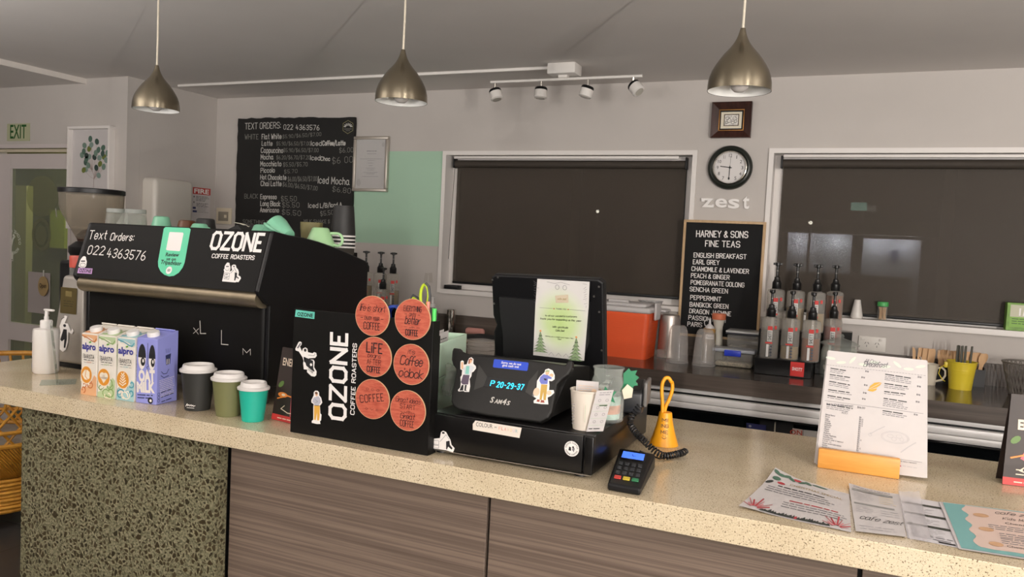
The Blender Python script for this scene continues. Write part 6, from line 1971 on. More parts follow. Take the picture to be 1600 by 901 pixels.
for r in range(4):
    for c in range(4):
        x, y = W_ * (.14 + .205 * c), H_ * (.13 + .125 * r)
        k = KB
        if r == 0:
            if c == 3:
                continue
            k = (REDK, YELK, GRNK)[c]
            x = W_ * (.14 + .27 * c)
        w_ = W_ * (.21 if r == 0 else .13)
        ky = MB().box(0, w_, 0, H_ * .075, .0004, .0022, k, .0006, 1, Matrix.Translation(O_ + uu.normalized() * x + vv.normalized() * y) @ ru).build('key', pd)
for p_ in ((-.46, .62), (.46, .62)):
    pass
hx0 = R @ Vector((.040, -.020, .012))
path = [Vector((hx0.x + .006, hx0.y - .026, 1.172)), Vector((-0.48, 1.84, 1.1235)), Vector((-0.4287, 1.8, 1.0897)), Vector((-0.3919, 1.8109, 1.064)), Vector((-0.3643, 1.8428, 1.064)), Vector((-0.3505, 1.8705, 1.066))]
sm = []
for i in range(len(path) - 1):
    p0, p1_, p2, p3 = path[max(i - 1, 0)], path[i], path[i + 1], path[min(i + 2, len(path) - 1)]
    for k in range(16):
        u = k / 16
        sm.append(.5 * ((2 * p1_) + (p2 - p0) * u + (2 * p0 - 5 * p1_ + 4 * p2 - p3) * u * u + (3 * p1_ - p0 - 3 * p2 + p3) * u ** 3))
sm.append(path[-1])
hel, acc = [], 0
tot = sum((b - a).length for a, b in zip(sm, sm[1:]))
N = 900
lens = [0]
for a, b in zip(sm, sm[1:]):
    lens.append(lens[-1] + (b - a).length)
j = 0
for i in range(N + 1):
    s = tot * i / N
    while j < len(sm) - 2 and lens[j + 1] < s:
        j += 1
    f = (s - lens[j]) / max(1e-9, lens[j + 1] - lens[j])
    p = sm[j].lerp(sm[j + 1], f)
    t = (sm[min(j + 2, len(sm) - 1)] - sm[max(j - 1, 0)]).normalized()
    up = Vector((0, 0, 1)) - t * t.z
    up = up.normalized() if up.length > .2 else t.orthogonal().normalized()
    w_ = t.cross(up)
    an = 2 * math.pi * s / .0078
    hel.append(p + (up * math.cos(an) + w_ * math.sin(an)) * .0068)
cdm = MB().tube([tuple(p) for p in hel], .0021, mat('black rubber cord', '1c1c1e', .4), 5)
cdm.tube([tuple(hel[-1]), tuple((-0.3658, 1.8674, 1.0535)), tuple((-0.4004, 1.8177, 1.0535)), tuple(Vector((-0.4542, 1.8469, 1.0555)))], .0024, mat('black rubber cord', '1c1c1e', .4), 6)
cdm.build('coiled_cord', pd)

# yellow bell
bx, by, _z = (-0.4251, 1.9717, 1.05)
bl_ = thing('service_bell', (bx, by, FZ), 'yellow silicone service bell with tall loop handle and handwriting', 'bell')
YB = mat('yellow silicone', 'f0a51c', .38)
bprof = [(.0365, FZ + .0004), (.0335, FZ + .010), (.028, FZ + .026), (.0225, FZ + .046), (.0185, FZ + .064), (.0165, FZ + .080), (.0155, FZ + .083), (0, FZ + .084)]
MB().lathe(bprof, YB, (bx, by, 0), 40).build('body', bl_)
lp = [(-.007, .080), (-.0085, .105), (-.0118, .135), (-.0115, .155), (-.006, .168), (0, .171), (.006, .168), (.0115, .156), (.0120, .138), (.006, .115), (-.001, .098), (-.004, .080)]
dv = Vector((.93, .36, 0)).normalized()
sm = []
for i in range(len(lp) - 1):
    q = [Vector((lp[max(0, min(len(lp) - 1, i + k))][0], lp[max(0, min(len(lp) - 1, i + k))][1], 0)) for k in (-1, 0, 1, 2)]
    for k in range(5):
        u = k / 5
        sm.append(.5 * ((2 * q[1]) + (q[2] - q[0]) * u + (2 * q[0] - 5 * q[1] + 4 * q[2] - q[3]) * u * u + (3 * q[1] - q[0] - 3 * q[2] + q[3]) * u ** 3))
MB().tube([(bx + dv.x * p.x, by + dv.y * p.x + (.004 if i > len(sm) * .6 else -.004), FZ + p.y) for i, p in enumerate(sm)], .0046, YB, 12).build('handle', bl_)
vd = Vector((-bx, -by, 0)).normalized()
ri = Vector((-vd.y, vd.x, 0))
for zc, txt, hw, r in ((.066, 'MI', .007, .0195), (.052, 'ING', .009, .023), (.037, 'ME', .0085, .0265)):
    pr = Print((tuple(Vector((bx, by, FZ + zc)) + vd * r), tuple(ri), tuple(Vector((0, 0, 1)) - vd * .30)), .0004)
    pr.hand(txt, (-hw, -.004), (hw, -.004), .008, INK, .13)
    if txt == 'ME':
        pr.stroke([(-.003, -.009), (-.002, -.010)], .0012, INK, 1)
        pr.stroke([(.002, -.009), (.003, -.010)], .0012, INK, 1)
        pr.stroke([(-.005, -.013), (-.002, -.016), (.002, -.016), (.005, -.013)], .0012, INK, 1)
    pr.build('lettering', bl_)

# breakfast menu in its wooden stand
BAMB = wood('honey bamboo', [(.3, 'd08f3f'), (.7, 'e2a656')], (6, 60, 60), .4)
ms = thing('menu_stand', (.025, 1.99, 1.05), 'honey coloured slotted wooden block holding the breakfast menu', 'menu holder')
sl, sr = Vector((-.061, 1.984, 0)), Vector((.112, 1.977, 0))
MB().box(-.0605, .1125, 1.966, 1.9845, FZ, FZ + .046, BAMB, .003, 2).build('front_lip', ms)
MB().box(-.0605, .1125, 1.9975, 2.015, FZ, FZ + .020, BAMB, .003, 2).build('back_lip', ms)
mn = thing('menu_card', (.05, 2.0, FZ), 'white printed breakfast menu standing in the wooden block', 'menu')
O, U, V = FRAMES['menu']
MB().prism([(-.065, -.008), (.1665, -.003), (.154, .262), (-.057, .264)], O, U, V, .0010, PAPER).build('front_sheet', mn)
MB().prism([(-.069, -.006), (.1705, -.003), (.156, .2600), (-.059, .2615)], tuple(Vector(O) + Vector((0, .003, 0))), U, V, .0012, PAPER).build('back_sheet', mn)
pr = Print('menu')
MI = mat('menu ink', '55545c', .7)
SAGE = mat('pale sage print', 'd3d9cd', .7)
rnd = random.Random(11)
for k in range(9):
    x = -.05 + .024 * k
    pr.disc((x, .246 - .008 * (k % 2)), .011, SAGE, 0, .0035, 12, rot=rnd.uniform(-60, 60))
pr.hand('All Day', (0.0234, 0.2437), (0.0543, 0.2431), 0.0085, MI, .07, 1, .35, .6)
pr.hand('Breakfast', (0.0226, 0.234), (0.072, 0.2366), 0.0115, MI, .08, 1, .35, .6)
for i in range(34):
    a0, a1 = (-0.0571, 0.2294), (0.1556, 0.2268)
    f0, f1_ = i / 34, (i + .6) / 34
    pr.stroke([(a0[0] + (a1[0] - a0[0]) * f0, a0[1] + (a1[1] - a0[1]) * f0), (a0[0] + (a1[0] - a0[0]) * f1_, a0[1] + (a1[1] - a0[1]) * f1_)], .0007, GREY_INK, 1)
for (p0, p1, n) in (((-0.0488, 0.2211), (-0.0098, 0.2185), 3), ((-0.0491, 0.2058), (0.0024, 0.2032), 3), ((-0.0494, 0.1897), (0.0037, 0.1852), 3), ((-0.0501, 0.1697), (0.0034, 0.1678), 2), ((-0.0506, 0.1559), (0.0031, 0.1526), 2),
                    ((0.07, 0.2198), (0.1303, 0.2161), 4), ((0.07, 0.1981), (0.1209, 0.1959), 3), ((0.0705, 0.1796), (0.1246, 0.1787), 2), ((0.0701, 0.1639), (0.123, 0.1609), 5), ((0.0699, 0.135), (0.1234, 0.1331), 3),
                    ((-0.0512, 0.1345), (0.0073, 0.1314), 3)):
    pr.lines(p0, p1, 1, .004, .0034, INK, 1, int(abs(p0[0]) * 9999), .15)
    pr.lines((p0[0], p0[1] - .0042), (p1[0], p1[1] - .0042), n - 1, .0040, .0022, GREY_INK, 1, int(abs(p0[1]) * 9999), .3)
def mrow(txt, q0, q1, h):
    pr.hand(txt, q0, q1, h, MI, .14, 1)
for i, (txt, pr_) in enumerate((('Baked Beans', '$4'), ('Bacon', '$6.5'), ('Eggs', '$5.5'), ('Salmon', '$6.5'), ('Sausage', '$6.5'), ('Halloumi', '$6'), ('Spinach', '$4'), ('Cheese', '$3'), ('Tomato', '$4'), ('Mushroom', '$5'), ('Creamy Mushroom', '$6'),
                                ('Hash Browns', '$4.5'), ('Avocado (when in season)', '$5'), ('Chilli oil', '$1'), ('House made hollandaise', '$3'), ('Butter', '$1.5'), ('Gluten free toast is available', '$2'))):
    a0, a1 = (-0.0513, 0.1102), (-0.0539, 0.0335)
    b0, b1 = (0.0223, 0.1131), (0.0213, 0.0364)
    f = i / 16
    x, y = a0[0] + (a1[0] - a0[0]) * f, a0[1] + (a1[1] - a0[1]) * f
    pr.hand(txt, (x, y), (x + .00185 * len(txt), y - .0001 * len(txt)), .0030, MI, .14, 1)
    x, y = b0[0] + (b1[0] - b0[0]) * f, b0[1] + (b1[1] - b0[1]) * f
    pr.hand(pr_, (x, y), (x + .0020 * len(pr_), y), .0030, MI, .16, 1)
pr.hand('BUILD YOUR BREAKFAST', (-0.051, 0.1344), (0.0069, 0.1359), 0.0039, MI, .16, 1)
pr.hand('$16.00', (0.0165, 0.1353), (0.0323, 0.1354), 0.0038, MI, .16, 1)
pr.hand('ADD:', (-0.0168, 0.1183), (-0.0036, 0.1185), 0.0042, MI, .12, 1)
for q0, q1 in (((-0.0554, 0.1439), (0.1537, 0.14)), ((-0.0609, 0.0325), (0.1574, 0.0307))):
    pr.stroke([q0, q1], .0007, GREY_INK, 1)
pr.hand('(All attempts are made to accommodate dietary requirements but traces may remain)', (-0.0491, 0.0274), (0.1464, 0.0254), 0.0030, MI, .14, 1)
for q in ((0.0275, 0.2218), (0.0202, 0.2067), (0.0269, 0.1894), (0.026, 0.1712), (0.0249, 0.1568), (0.1379, 0.2207), (0.1379, 0.1994), (0.1377, 0.1803), (0.1373, 0.1641), (0.1351, 0.1346)):
    pr.hand('$18', q, (q[0] + .007, q[1] - .0006), .0030, MI, .18, 1)
GOLD = mat('gold leaf print', 'c79a3a', .45, .2)
pr.poly([(0.0367, 0.1806), (0.0403, 0.1898), (0.0484, 0.1984), (0.057, 0.2005), (0.0646, 0.2007), (0.0609, 0.1941), (0.0543, 0.1876)], GOLD, 1)
pr.poly([(0.0339, 0.1795), (0.0442, 0.183), (0.0551, 0.1858), (0.053, 0.181), (0.0463, 0.1772), (0.0393, 0.1778)], GOLD, 1)
pr.stroke([(0.028, 0.1792), (0.0389, 0.1832), (0.0639, 0.2006)], .0008, PAPER, 2)
PG = mat('pale grey line', 'b9b6b8', .7)
cpl = (0.0996, 0.0785)
pr.ring(cpl, .029, .0008, PG, 1, 30, .0135)
pr.ring(cpl, .026, .0006, PG, 1, 30, .0115)
for dx_, dz_, r_ in ((-.010, .002, .006), (-.002, -.004, .005), (.008, .003, .006), (.014, -.003, .004)):
    pr.ring((cpl[0] + dx_, cpl[1] + dz_), r_, .0006, PG, 1, 12, .004)
pr.stroke([(0.0474, 0.0793), (0.0606, 0.0899), (0.0764, 0.1003)], .0016, PG, 1)
pr.stroke([(0.0434, 0.078), (0.0479, 0.0824), (0.0511, 0.0761), (0.0464, 0.0739), (0.0434, 0.078)], .0008, PG, 1)
pr.stroke([(0.1137, 0.047), (0.127, 0.0601), (0.1423, 0.0727)], .0024, PG, 1)
pr.disc((0.1142, 0.016), .0018, mat('magenta dot', 'a8326a', .5), 1)
pr.lines((0.1185, 0.0161), (0.1486, 0.0157), 1, .01, .003, PG, 1, 4, .1)
pr.build('print', mn)

# loose menus on the counter
def sheet(name, pts, z, m_, label, lifts=(0, 0, 0, 0), nu=8, nv=6, wav=0.0):
    """a sheet through four corners with its corners raised a little"""
    t = thing(name, ((pts[0][0] + pts[2][0]) / 2, (pts[0][1] + pts[2][1]) / 2, z), label, 'paper menu', 'loose menus at the right end of the counter')
    def at(u, v, dz=0):
        a, b, c, d = [Vector((p[0], p[1], 0)) for p in pts]
        p = a * (1 - u) * (1 - v) + b * u * (1 - v) + c * u * v + d * (1 - u) * v
        l = lifts[0] * max(0, 1 - u * 3) * max(0, 1 - v * 3) + lifts[1] * max(0, u * 3 - 2) * max(0, 1 - v * 3) + lifts[2] * max(0, u * 3 - 2) * max(0, v * 3 - 2) + lifts[3] * max(0, 1 - u * 3) * max(0, v * 3 - 2)
        return (p.x, p.y, z + l + wav * (1 + math.sin(u * 9 + v * 4)) + dz)
    mb = MB()
    vs = [at(i / nu, j / nv) for j in range(nv + 1) for i in range(nu + 1)]
    mb.add(vs, [[j * (nu + 1) + i, j * (nu + 1) + i + 1, (j + 1) * (nu + 1) + i + 1, (j + 1) * (nu + 1) + i] for j in range(nv) for i in range(nu)], m_, True)
    mb.build('sheet', t)
    return t, at


class Bent(Print):
    """print that follows a bent sheet; coordinates run 0..1 across and up it"""

    def __init__(self, at, w, h):
        self.fn, self.W, self.H, self.mb = at, w, h, MB()

    def at(self, p, layer=0):
        return Vector(self.fn(min(max(p[0] / self.W, .002), .998), min(max(p[1] / self.H, .002), .998), .0006 + layer * .0003))


# corners run lower left, lower right, upper right, upper left
t, at = sheet('menu_sheet', ((-0.1837, 1.5584, 1.051), (0.0173, 1.5273, 1.051), (0.0111, 1.7776, 1.051), (-0.1449, 1.8605, 1.051)), 1.0508, PAPER, 'white festive menu sheet with green and red corner decorations, leftmost of the loose menus', (.004, 0, 0, .012), 10, 8, .0006)
b = Bent(at, .30, .21)
GRNP, REDP, DK = mat('holly green print', '4a6a58', .6), mat('berry red print', 'b03a42', .6), mat('dark fir ink', '2c322e', .6)
for k in range(7):
    b.disc((.018 + .021 * k, .196 - .004 * (k % 2)), .016, GRNP if k != 4 else REDP, 1, .006, 12, rot=20 * (k % 3) - 20)
b.disc((.03, .172), .016, GRNP, 1, .008, 14)
b.disc((.014, .150), .014, DK, 1, .006, 12, rot=30)
b.disc((.055, .158), .015, REDP, 1, .005, 12)
b.disc((.19, .198), .03, GRNP, 1, .004, 12)
for x0 in (.01, .235):
    for k in range(11):
        an = math.radians(15 + k * 14)
        r0, r1 = .012, .03 + .012 * (k % 3)
        b.stroke([(x0 + .028 + r0 * math.cos(an), .006 + r0 * math.sin(an)), (x0 + .028 + r1 * math.cos(an), .006 + r1 * math.sin(an))], .0045 if k % 2 else .002, REDP if k % 3 else mat('pale berry print', 'd08a8e', .6), 1)
rnd = random.Random(4)
for k in range(26):
    x = .055 + .0072 * k
    b.poly([(x, .004), (x + .012, .004), (x + .008, .010 + rnd.uniform(0, .012)), (x + .002, .008 + rnd.uniform(0, .008))], DK if k != 13 else REDP, 2)
b.type('CHRISTMAS SPECIAL', (.085, .160), (.275, .160), .010, mat('gold ink', 'b59a5a', .6), 1)
b.lines((.05, .142), (.22, .142), 1, .01, .007, INK, 1, 4, .02)
b.lines((.02, .130), (.26, .130), 3, .011, .005, GREY_INK, 1, 6, .15)
b.lines((.115, .082), (.27, .082), 1, .01, .007, REDP, 1, 8, .05)
b.lines((.10, .070), (.29, .070), 3, .011, .005, GREY_INK, 1, 9, .1)
b.build('print', t)

t, at = sheet('menu_sheet', ((0.0245, 1.5332, 1.054), (0.107, 1.5507, 1.054), (0.1066, 1.8223, 1.054), (0.0088, 1.8472, 1.054)), 1.0536, PAPER, 'white drinks menu sheet with two grey bars and script name', (0, 0, .002, .003))
b = Bent(at, .105, .28)
BAR, DBAR = mat('grey bar print', '8a8a88', .6), mat('dark olive bar print', '33352c', .6)
b.type('DRINKS MENU', (.010, .262), (.085, .262), .008, GREY_INK, 1)
b.rect(.006, .090, .240, .254, BAR)
b.rect(.006, .090, .155, .166, BAR)
b.lines((.008, .228), (.05, .228), 5, .011, .005, PG, 1, 3, .3)
b.lines((.06, .228), (.095, .228), 4, .014, .006, mat('pale gold print', 'dccdb0', .6), 1, 5, .2)
b.lines((.008, .143), (.05, .143), 4, .011, .005, PG, 1, 6, .3)
b.lines((.06, .135), (.098, .135), 3, .014, .006, PG, 1, 7, .2)
b.hand('cafe zest', (.012, .068), (.098, .062), .026, INK, .06, 1, .3, .8)
b.lines((.01, .03), (.09, .03), 2, .014, .005, PG, 1, 8, .3)
b.build('print', t)
t, at = sheet('menu_sheet', ((0.1094, 1.5542, 1.051), (0.1907, 1.5481, 1.051), (0.1831, 1.8282, 1.051), (0.106, 1.8328, 1.051)), 1.0508, mat('pale grey paper', 'd6d3d6', .6), 'pale grey menu sheet with three dark bars, third of the loose menus')
b = Bent(at, .09, .28)
for z0 in (.225, .155, .085):
    b.rect(.004, .086, z0, z0 + .014, DBAR)
    b.lines((.008, z0 - .012), (.075, z0 - .012), 4, .011, .005, PG, 1, int(z0 * 99), .4)
b.lines((.008, .03), (.084, .03), 2, .012, .006, GREY_INK, 1, 4, .1)
b.rect(.055, .084, .006, .014, INK)
b.build('print', t)
SLV = clear('clear menu sleeve', 'ffffff', .62, .12, 'ded9dc')
t, at = sheet('plastic_sleeve', ((0.1116, 1.5273, 1.058), (0.1457, 1.5431, 1.055), (0.1464, 1.8689, 1.055), (0.1055, 1.8319, 1.058)), 1.0562, SLV, 'empty crinkled clear plastic sleeve lying over the dark barred menu', (0, .003, 0, .004), 8, 8, .0008)
t['group'] = ''
del t['group']
t['category'] = 'plastic sleeve'
t, at = sheet('menu_sheet', ((0.1875, 1.537, 1.053), (0.3392, 1.5482, 1.053), (0.3886, 1.8548, 1.053), (0.1803, 1.8241, 1.053)), 1.0528, mat('laminated white paper', 'd9d3d4', .3), 'white edged teal and cream kids menu sheet, rightmost of the loose menus')
b = Bent(at, .25, .28)
TEAL, CREAM = mat('teal border print', '76aaa9', .6), mat('cream page print', 'd8c0b4', .6)
b.rect(.008, .248, .006, .276, TEAL)
wv = [(.045 + .012 * (.5 + .5 * math.cos(k * 1.05)), .272 - .0105 * k) for k in range(24)]
b.poly([(p[0], p[1]) for p in wv] + [(.06, .026), (.09, .022), (.14, .024), (.19, .020), (.247, .024), (.247, .268)], CREAM, 1)
b.hand('cafe zest', (.118, .238), (.21, .240), .020, INK, .07, 3, .3, .8)
b.hand('Kids Menu', (.132, .205), (.200, .207), .014, INK, .07, 3, .2)
b.type('Choose from', (.135, .178), (.225, .180), .011, INK, 3)
for z0 in (.160, .115, .085):
    b.lines((.095 if z0 > .15 else .115, z0), (.235, z0), 3, .011, .005, GREY_INK, 3, int(z0 * 999), .25)
b.type('Choose Your', (.125, .045), (.215, .047), .010, INK, 3)
TAN = mat('tan food print', 'c9a07c', .6)
for q in ((.085, .215), (.087, .130), (.10, .052)):
    b.disc(q, .018, TAN, 3, .012, 14)
b.build('print', t)

drink_sign(.326, 2.064, 6, .15, .205, 'dark drink sign with a red fruit drink at the right end of the counter', .010, True)

# rattan chair beyond the left end of the counter
rc = thing('rattan_chair', (-3.95, 2.6, 0), 'golden rattan chair beyond the left end of the counter', 'chair')
RAT = wood('golden rattan', [(.3, 'c08428'), (.7, 'e6aa48')], (20, 20, 20), .4)
cx, cy = -4.00, 2.62
rnd = random.Random(3)
m = MB()
def ring(r, z, t_, tw=1):
    return MB().tube([(cx + r * math.cos(2 * math.pi * k / 40), cy + r * math.sin(2 * math.pi * k / 40), z) for k in range(40)], t_, RAT, 8, True, True)
ring(.30, .50, .010).build('back_band', rc)
ring(.285, .43, .012).build('seat_band', rc)
for k in range(38):
    a = 2 * math.pi * k / 38
    a2 = a + .5 * (1 if k % 2 else -1)
    m.tube([(cx + .285 * math.cos(a), cy + .285 * math.sin(a), .43), (cx + .31 * math.cos(a2), cy + .31 * math.sin(a2), .62), (cx + .36 * math.cos(a2 + .1), cy + .36 * math.sin(a2 + .1), .80)], .007, RAT, 6)
m.build('woven_back', rc)
ring(.36, .80, .014).build('top_rail', rc)
m = MB()
for k in range(130):
    a = 2 * math.pi * k / 130
    m.tube([(cx + .285 * math.cos(a), cy + .285 * math.sin(a), .43), (cx + .27 * math.cos(a + .25), cy + .27 * math.sin(a + .25), .34), (cx + .20 * math.cos(a + .55), cy + .20 * math.sin(a + .55), .25), (cx + .13 * math.cos(a + .8), cy + .13 * math.sin(a + .8), .20)], .0055, RAT, 5)
m.build('woven_seat', rc)
m = MB()
for k in range(9):
    z = .09 + .019 * k
    m.tube([(cx + (.23 + .004 * (k % 2)) * math.cos(2 * math.pi * i / 30), cy + (.23 + .004 * (k % 2)) * math.sin(2 * math.pi * i / 30), z + rnd.uniform(-.002, .002)) for i in range(30)], .0105, RAT, 6, True, True)
m.build('bound_base', rc)
for k in range(4):
    a = math.radians(45 + 90 * k)
    MB().tube([(cx + .2 * math.cos(a), cy + .2 * math.sin(a), .25), (cx + .27 * math.cos(a), cy + .27 * math.sin(a), .0125)], .012, RAT, 8).build('leg', rc)
tag(MB().lathe([(0, .30), (.20, .31), (.26, .36), (.27, .40), (.22, .435), (0, .44)], mat('grey linen', '9c958c', .9, noise=.1, nscale=40), (cx, cy, 0), 30).build('seat_cushion'), 'grey seat cushion in the golden rattan chair', 'cushion')
tag(MB().box(pc[0] - .07, pc[0] + .06, 2.145, 2.26, FZ, FZ + .050, BLACK_PLASTIC, .003, 2).build('receipt_printer'), 'low black printer carrying the clear cup stack behind the register', 'printer')


# ---------------------------------------------------------------- on the back bench and window sills
BZ = 1.0202
ORANGE = mat('orange cooler plastic', 'ff6a38', .4)
LIDW = mat('white cooler plastic', 'd9d6d6', .45)
ic = thing('cooler_box', (-1.03, 3.74, BZ), 'bright orange ribbed cooler box with white lid behind the screen', 'cooler')
m = MB()
cx0, cx1, cy0, cy1 = -1.19, -.888, 3.635, 3.86
for k in range(24):
    z0 = BZ + .0002 + .0091 * k
    g = .012 * (1 - k / 24)
    bm = bmesh.new()
    bmesh.ops.create_cube(bm, size=1)
    for v in bm.verts:
        v.co = Vector(((cx0 + g if v.co.x < 0 else cx1 - g), (cy0 + g if v.co.y < 0 else cy1 - g), z0 if v.co.z < 0 else z0 + .0072))
    bmesh.ops.bevel(bm, geom=[e for e in bm.edges if abs((e.verts[0].co - e.verts[1].co).z) > .003], offset=.022, segments=5, profile=.5, affect='EDGES')
    m.from_bm(bm, ORANGE, True)
    bm = bmesh.new()
    bmesh.ops.create_cube(bm, size=1)
    g += .0018
    for v in bm.verts:
        v.co = Vector(((cx0 + g if v.co.x < 0 else cx1 - g), (cy0 + g if v.co.y < 0 else cy1 - g), z0 + .0072 if v.co.z < 0 else z0 + .0091))
    bmesh.ops.bevel(bm, geom=[e for e in bm.edges if abs((e.verts[0].co - e.verts[1].co).z) > .0005], offset=.022, segments=5, profile=.5, affect='EDGES')
    m.from_bm(bm, ORANGE, True)
m.build('body', ic)
m = MB().box(cx0 - .006, cx1 + .006, cy0 - .006, cy1 + .006, BZ + .2188, BZ + .246, LIDW, .010, 3).box(cx0 + .02, cx1 - .02, cy0 + .02, cy1 - .02, BZ + .246, BZ + .262, LIDW, .008, 3)
m.build('lid', ic)
MB().box(-1.10, -1.00, cy0 + .03, cy0 + .055, BZ + .2621, BZ + .276, LIDW, .005, 3).build('lid_grip', ic)
MB().box(cx1 + .0062, cx1 + .018, 3.70, 3.79, BZ + .185, BZ + .268, LIDW, .005, 3).build('handle', ic)
tb = thing('storage_tub', (-1.0, 3.93, BZ), 'pale grey storage tub with clear container on its top behind the cooler', 'tub')
MB().box(-1.04, -.868, 3.875, 3.975, BZ, BZ + .215, mat('grey tub plastic', 'b5b2ad', .5), .008, 2).build('body', tb)
MB().box(-1.046, -.862, 3.869, 3.979, BZ + .2152, BZ + .226, LIDW, .004, 2).build('lid', tb)
tag(MB().lathe([(.046, BZ + .2265), (.050, BZ + .229), (.060, BZ + .262), (.063, BZ + .262), (.063, BZ + .265), (.059, BZ + .265), (.048, BZ + .230), (0, BZ + .229)], CLR, (-.955, 3.922, 0), 32).build('clear_tub'), 'clear plastic tub standing on the pale grey storage tub', 'tub')

sh = thing('milkshake_cup', (-.90, 3.87, BZ), 'upturned steel milkshake cup right of the orange cooler', 'milkshake cup')
p_ = (-0.8303, 3.83, 1.1398)
MB().lathe([(.054, BZ), (.056, BZ + .004), (.054, BZ + .010), (.053, BZ + .05), (.048, BZ + .195), (.045, BZ + .208), (.034, BZ + .212), (0, BZ + .212)], mat('polished steel', 'b9b2ac', .28, .7), (p_[0], 3.83, 0), 40).build('cup', sh)
sh.location = (p_[0], 3.83, BZ)
for k in kids(sh):
    k.location = (-.90 - p_[0], .04, 0)
sj = tag(MB().lathe([(.025, BZ), (.027, BZ + .003), (.027, BZ + .040), (.022, BZ + .048), (0, BZ + .05)], GLASS, ((-0.8458, 3.72, 1.037)[0], 3.72, 0), 24).build('glass_pot'), 'small clear glass pot between cooler and plastic tumblers', 'pot')
for (px_, py_, hh, lab) in ((1055, 3.70, .175, 'left of two upturned clear plastic tumblers on the bench'), (1091.5, 3.67, .168, 'right of two upturned clear plastic tumblers, before the sauce bottle')):
    x = -.757 if px_ < 1080 else -.632
    y = 3.69 if px_ < 1080 else 3.68
    t = thing('plastic_tumbler', (x, y, BZ), lab, 'tumbler', 'upturned plastic tumblers on the bench')
    MB().lathe([(.0515, BZ), (.0525, BZ + .003), (.050, BZ + .02), (.047, BZ + .09), (.041, BZ + hh - .025), (.034, BZ + hh - .006), (.026, BZ + hh), (0, BZ + hh)], clear('worn clear tumbler', 'f2f0ee', .76, .10, 'dedbd8'), (x, y, 0), 36).build('cup', t)
    MB().lathe([(.0528, BZ), (.0538, BZ + .002), (.0528, BZ + .005)], CLR, (x, y, 0), 36).build('rim', t)

x, y = (-0.6442, 3.86, 1.0918)[0], 3.86
sc_b = thing('sauce_bottle', (x, y, BZ), 'brown sauce squeeze bottle with white looped nozzle cap', 'bottle')
MB().lathe([(0, BZ), (.030, BZ), (.032, BZ + .004), (.032, BZ + .125), (.028, BZ + .142), (.028, BZ + .150), (0, BZ + .150)], mat('brown sauce plastic', '8a7a62', .35), (x, y, 0), 32).build('bottle', sc_b)
MB().lathe([(.0285, BZ + .138), (.0295, BZ + .139), (.0295, BZ + .153), (.026, BZ + .157), (0, BZ + .157)], mat('tan cap ring', 'b38a52', .4), (x, y, 0), 32).build('cap_ring', sc_b)
MB().lathe([(.022, BZ + .1572), (.022, BZ + .162), (.014, BZ + .172), (.006, BZ + .178), (.004, BZ + .205), (0, BZ + .205)], LIDW, (x, y, 0), 28).build('nozzle', sc_b)
MB().tube([(x - .004, y - .005, BZ + .198), (x - .018, y - .006, BZ + .198), (x - .026, y - .006, BZ + .185), (x - .022, y - .006, BZ + .170), (x - .010, y - .006, BZ + .165)], .002, LIDW, 8).build('cap_strap', sc_b)
pr = Print(((x + .006, y - .0322, BZ + .118), (.96, .16, 0), (0, 0, 1)), .001)
pr.rect(-.018, .022, -.010, .012, STICKER)
pr.hand('Sauce', (-.012, -.004), (.018, -.004), .009, mat('navy marker', '2a2f55', .6), .13)
pr.build('label', sc_b)
x, y = (-0.6148, 3.93, 1.1193)[0], 3.935
wb = thing('squeeze_bottle', (x, y, BZ), 'white waisted squeeze bottle with orange lid in front of the letter board', 'bottle')
MB().lathe([(0, BZ), (.027, BZ), (.029, BZ + .005), (.027, BZ + .05), (.022, BZ + .12), (.021, BZ + .16), (.026, BZ + .185), (.029, BZ + .196), (0, BZ + .196)], mat('cream white plastic', 'e4dfd3', .4), (x, y, 0), 32).build('bottle', wb)
MB().lathe([(.030, BZ + .1965), (.0325, BZ + .198), (.034, BZ + .222), (.031, BZ + .226), (0, BZ + .226)], mat('coral orange lid', 'e07f5c', .4), (x, y, 0), 32).build('lid', wb)
PINKB = mat('peach plastic', 'd89a80', .45)

TUBG = clear('clear food container', 'eeeeea', .72, .06, 'cfccc6')
fc = thing('food_container', (-.50, 3.76, BZ), 'low clear food container with blue clip on the bench', 'food container')
MB().box(-.592, -.418, 3.712, 3.80, BZ, BZ + .068, TUBG, .010, 3).build('box', fc)
MB().box(-.600, -.410, 3.704, 3.808, BZ + .0685, BZ + .084, mat('frosted lid plastic', 'a9adb4', .35), .004, 2).build('lid', fc)
MB().box(-.545, -.470, 3.697, 3.7035, BZ + .052, BZ + .080, mat('blue clip', '2840c8', .4), .003, 2).build('clip', fc)
tag(MB().box(-.585, -.425, 3.72, 3.793, BZ + .002, BZ + .022, mat('pale crumbs', 'b9ab8e', .9, noise=.35, nscale=120, bump=1), .006, 2).build('crumbs'), 'layer of pale crumbs inside the low clear container', 'crumbs', None, 'stuff')
fc2 = thing('food_container', (-.47, 3.90, BZ), 'taller clear food container with white rimmed lid behind the blue clip one', 'food container')
MB().box(-.555, -.372, 3.83, 3.955, BZ, BZ + .140, TUBG, .008, 3).build('box', fc2)
MB().box(-.562, -.365, 3.823, 3.962, BZ + .1405, BZ + .1475, mat('dark seal', '2c2e38', .4), .002, 1).build('seal', fc2)
MB().box(-.562, -.365, 3.823, 3.962, BZ + .1476, BZ + .158, mat('clear white lid', 'c9cac8', .2), .003, 2).build('lid', fc2)
tag(MB().box(-.548, -.379, 3.838, 3.947, BZ + .002, BZ + .085, mat('grey powder', 'a39e96', .9, noise=.2, nscale=50), .006, 2).build('powder'), 'grey dry powder inside the taller clear container', 'powder', None, 'stuff')

# syrup rack and pump bottles
PUMPB = mat('black pump plastic', '151516', .3)
SYR = clear('clear syrup bottle', 'f4f2ee', .74, .05, 'd9d6d0')
REDL = mat('syrup red label', 'd2332e', .45)


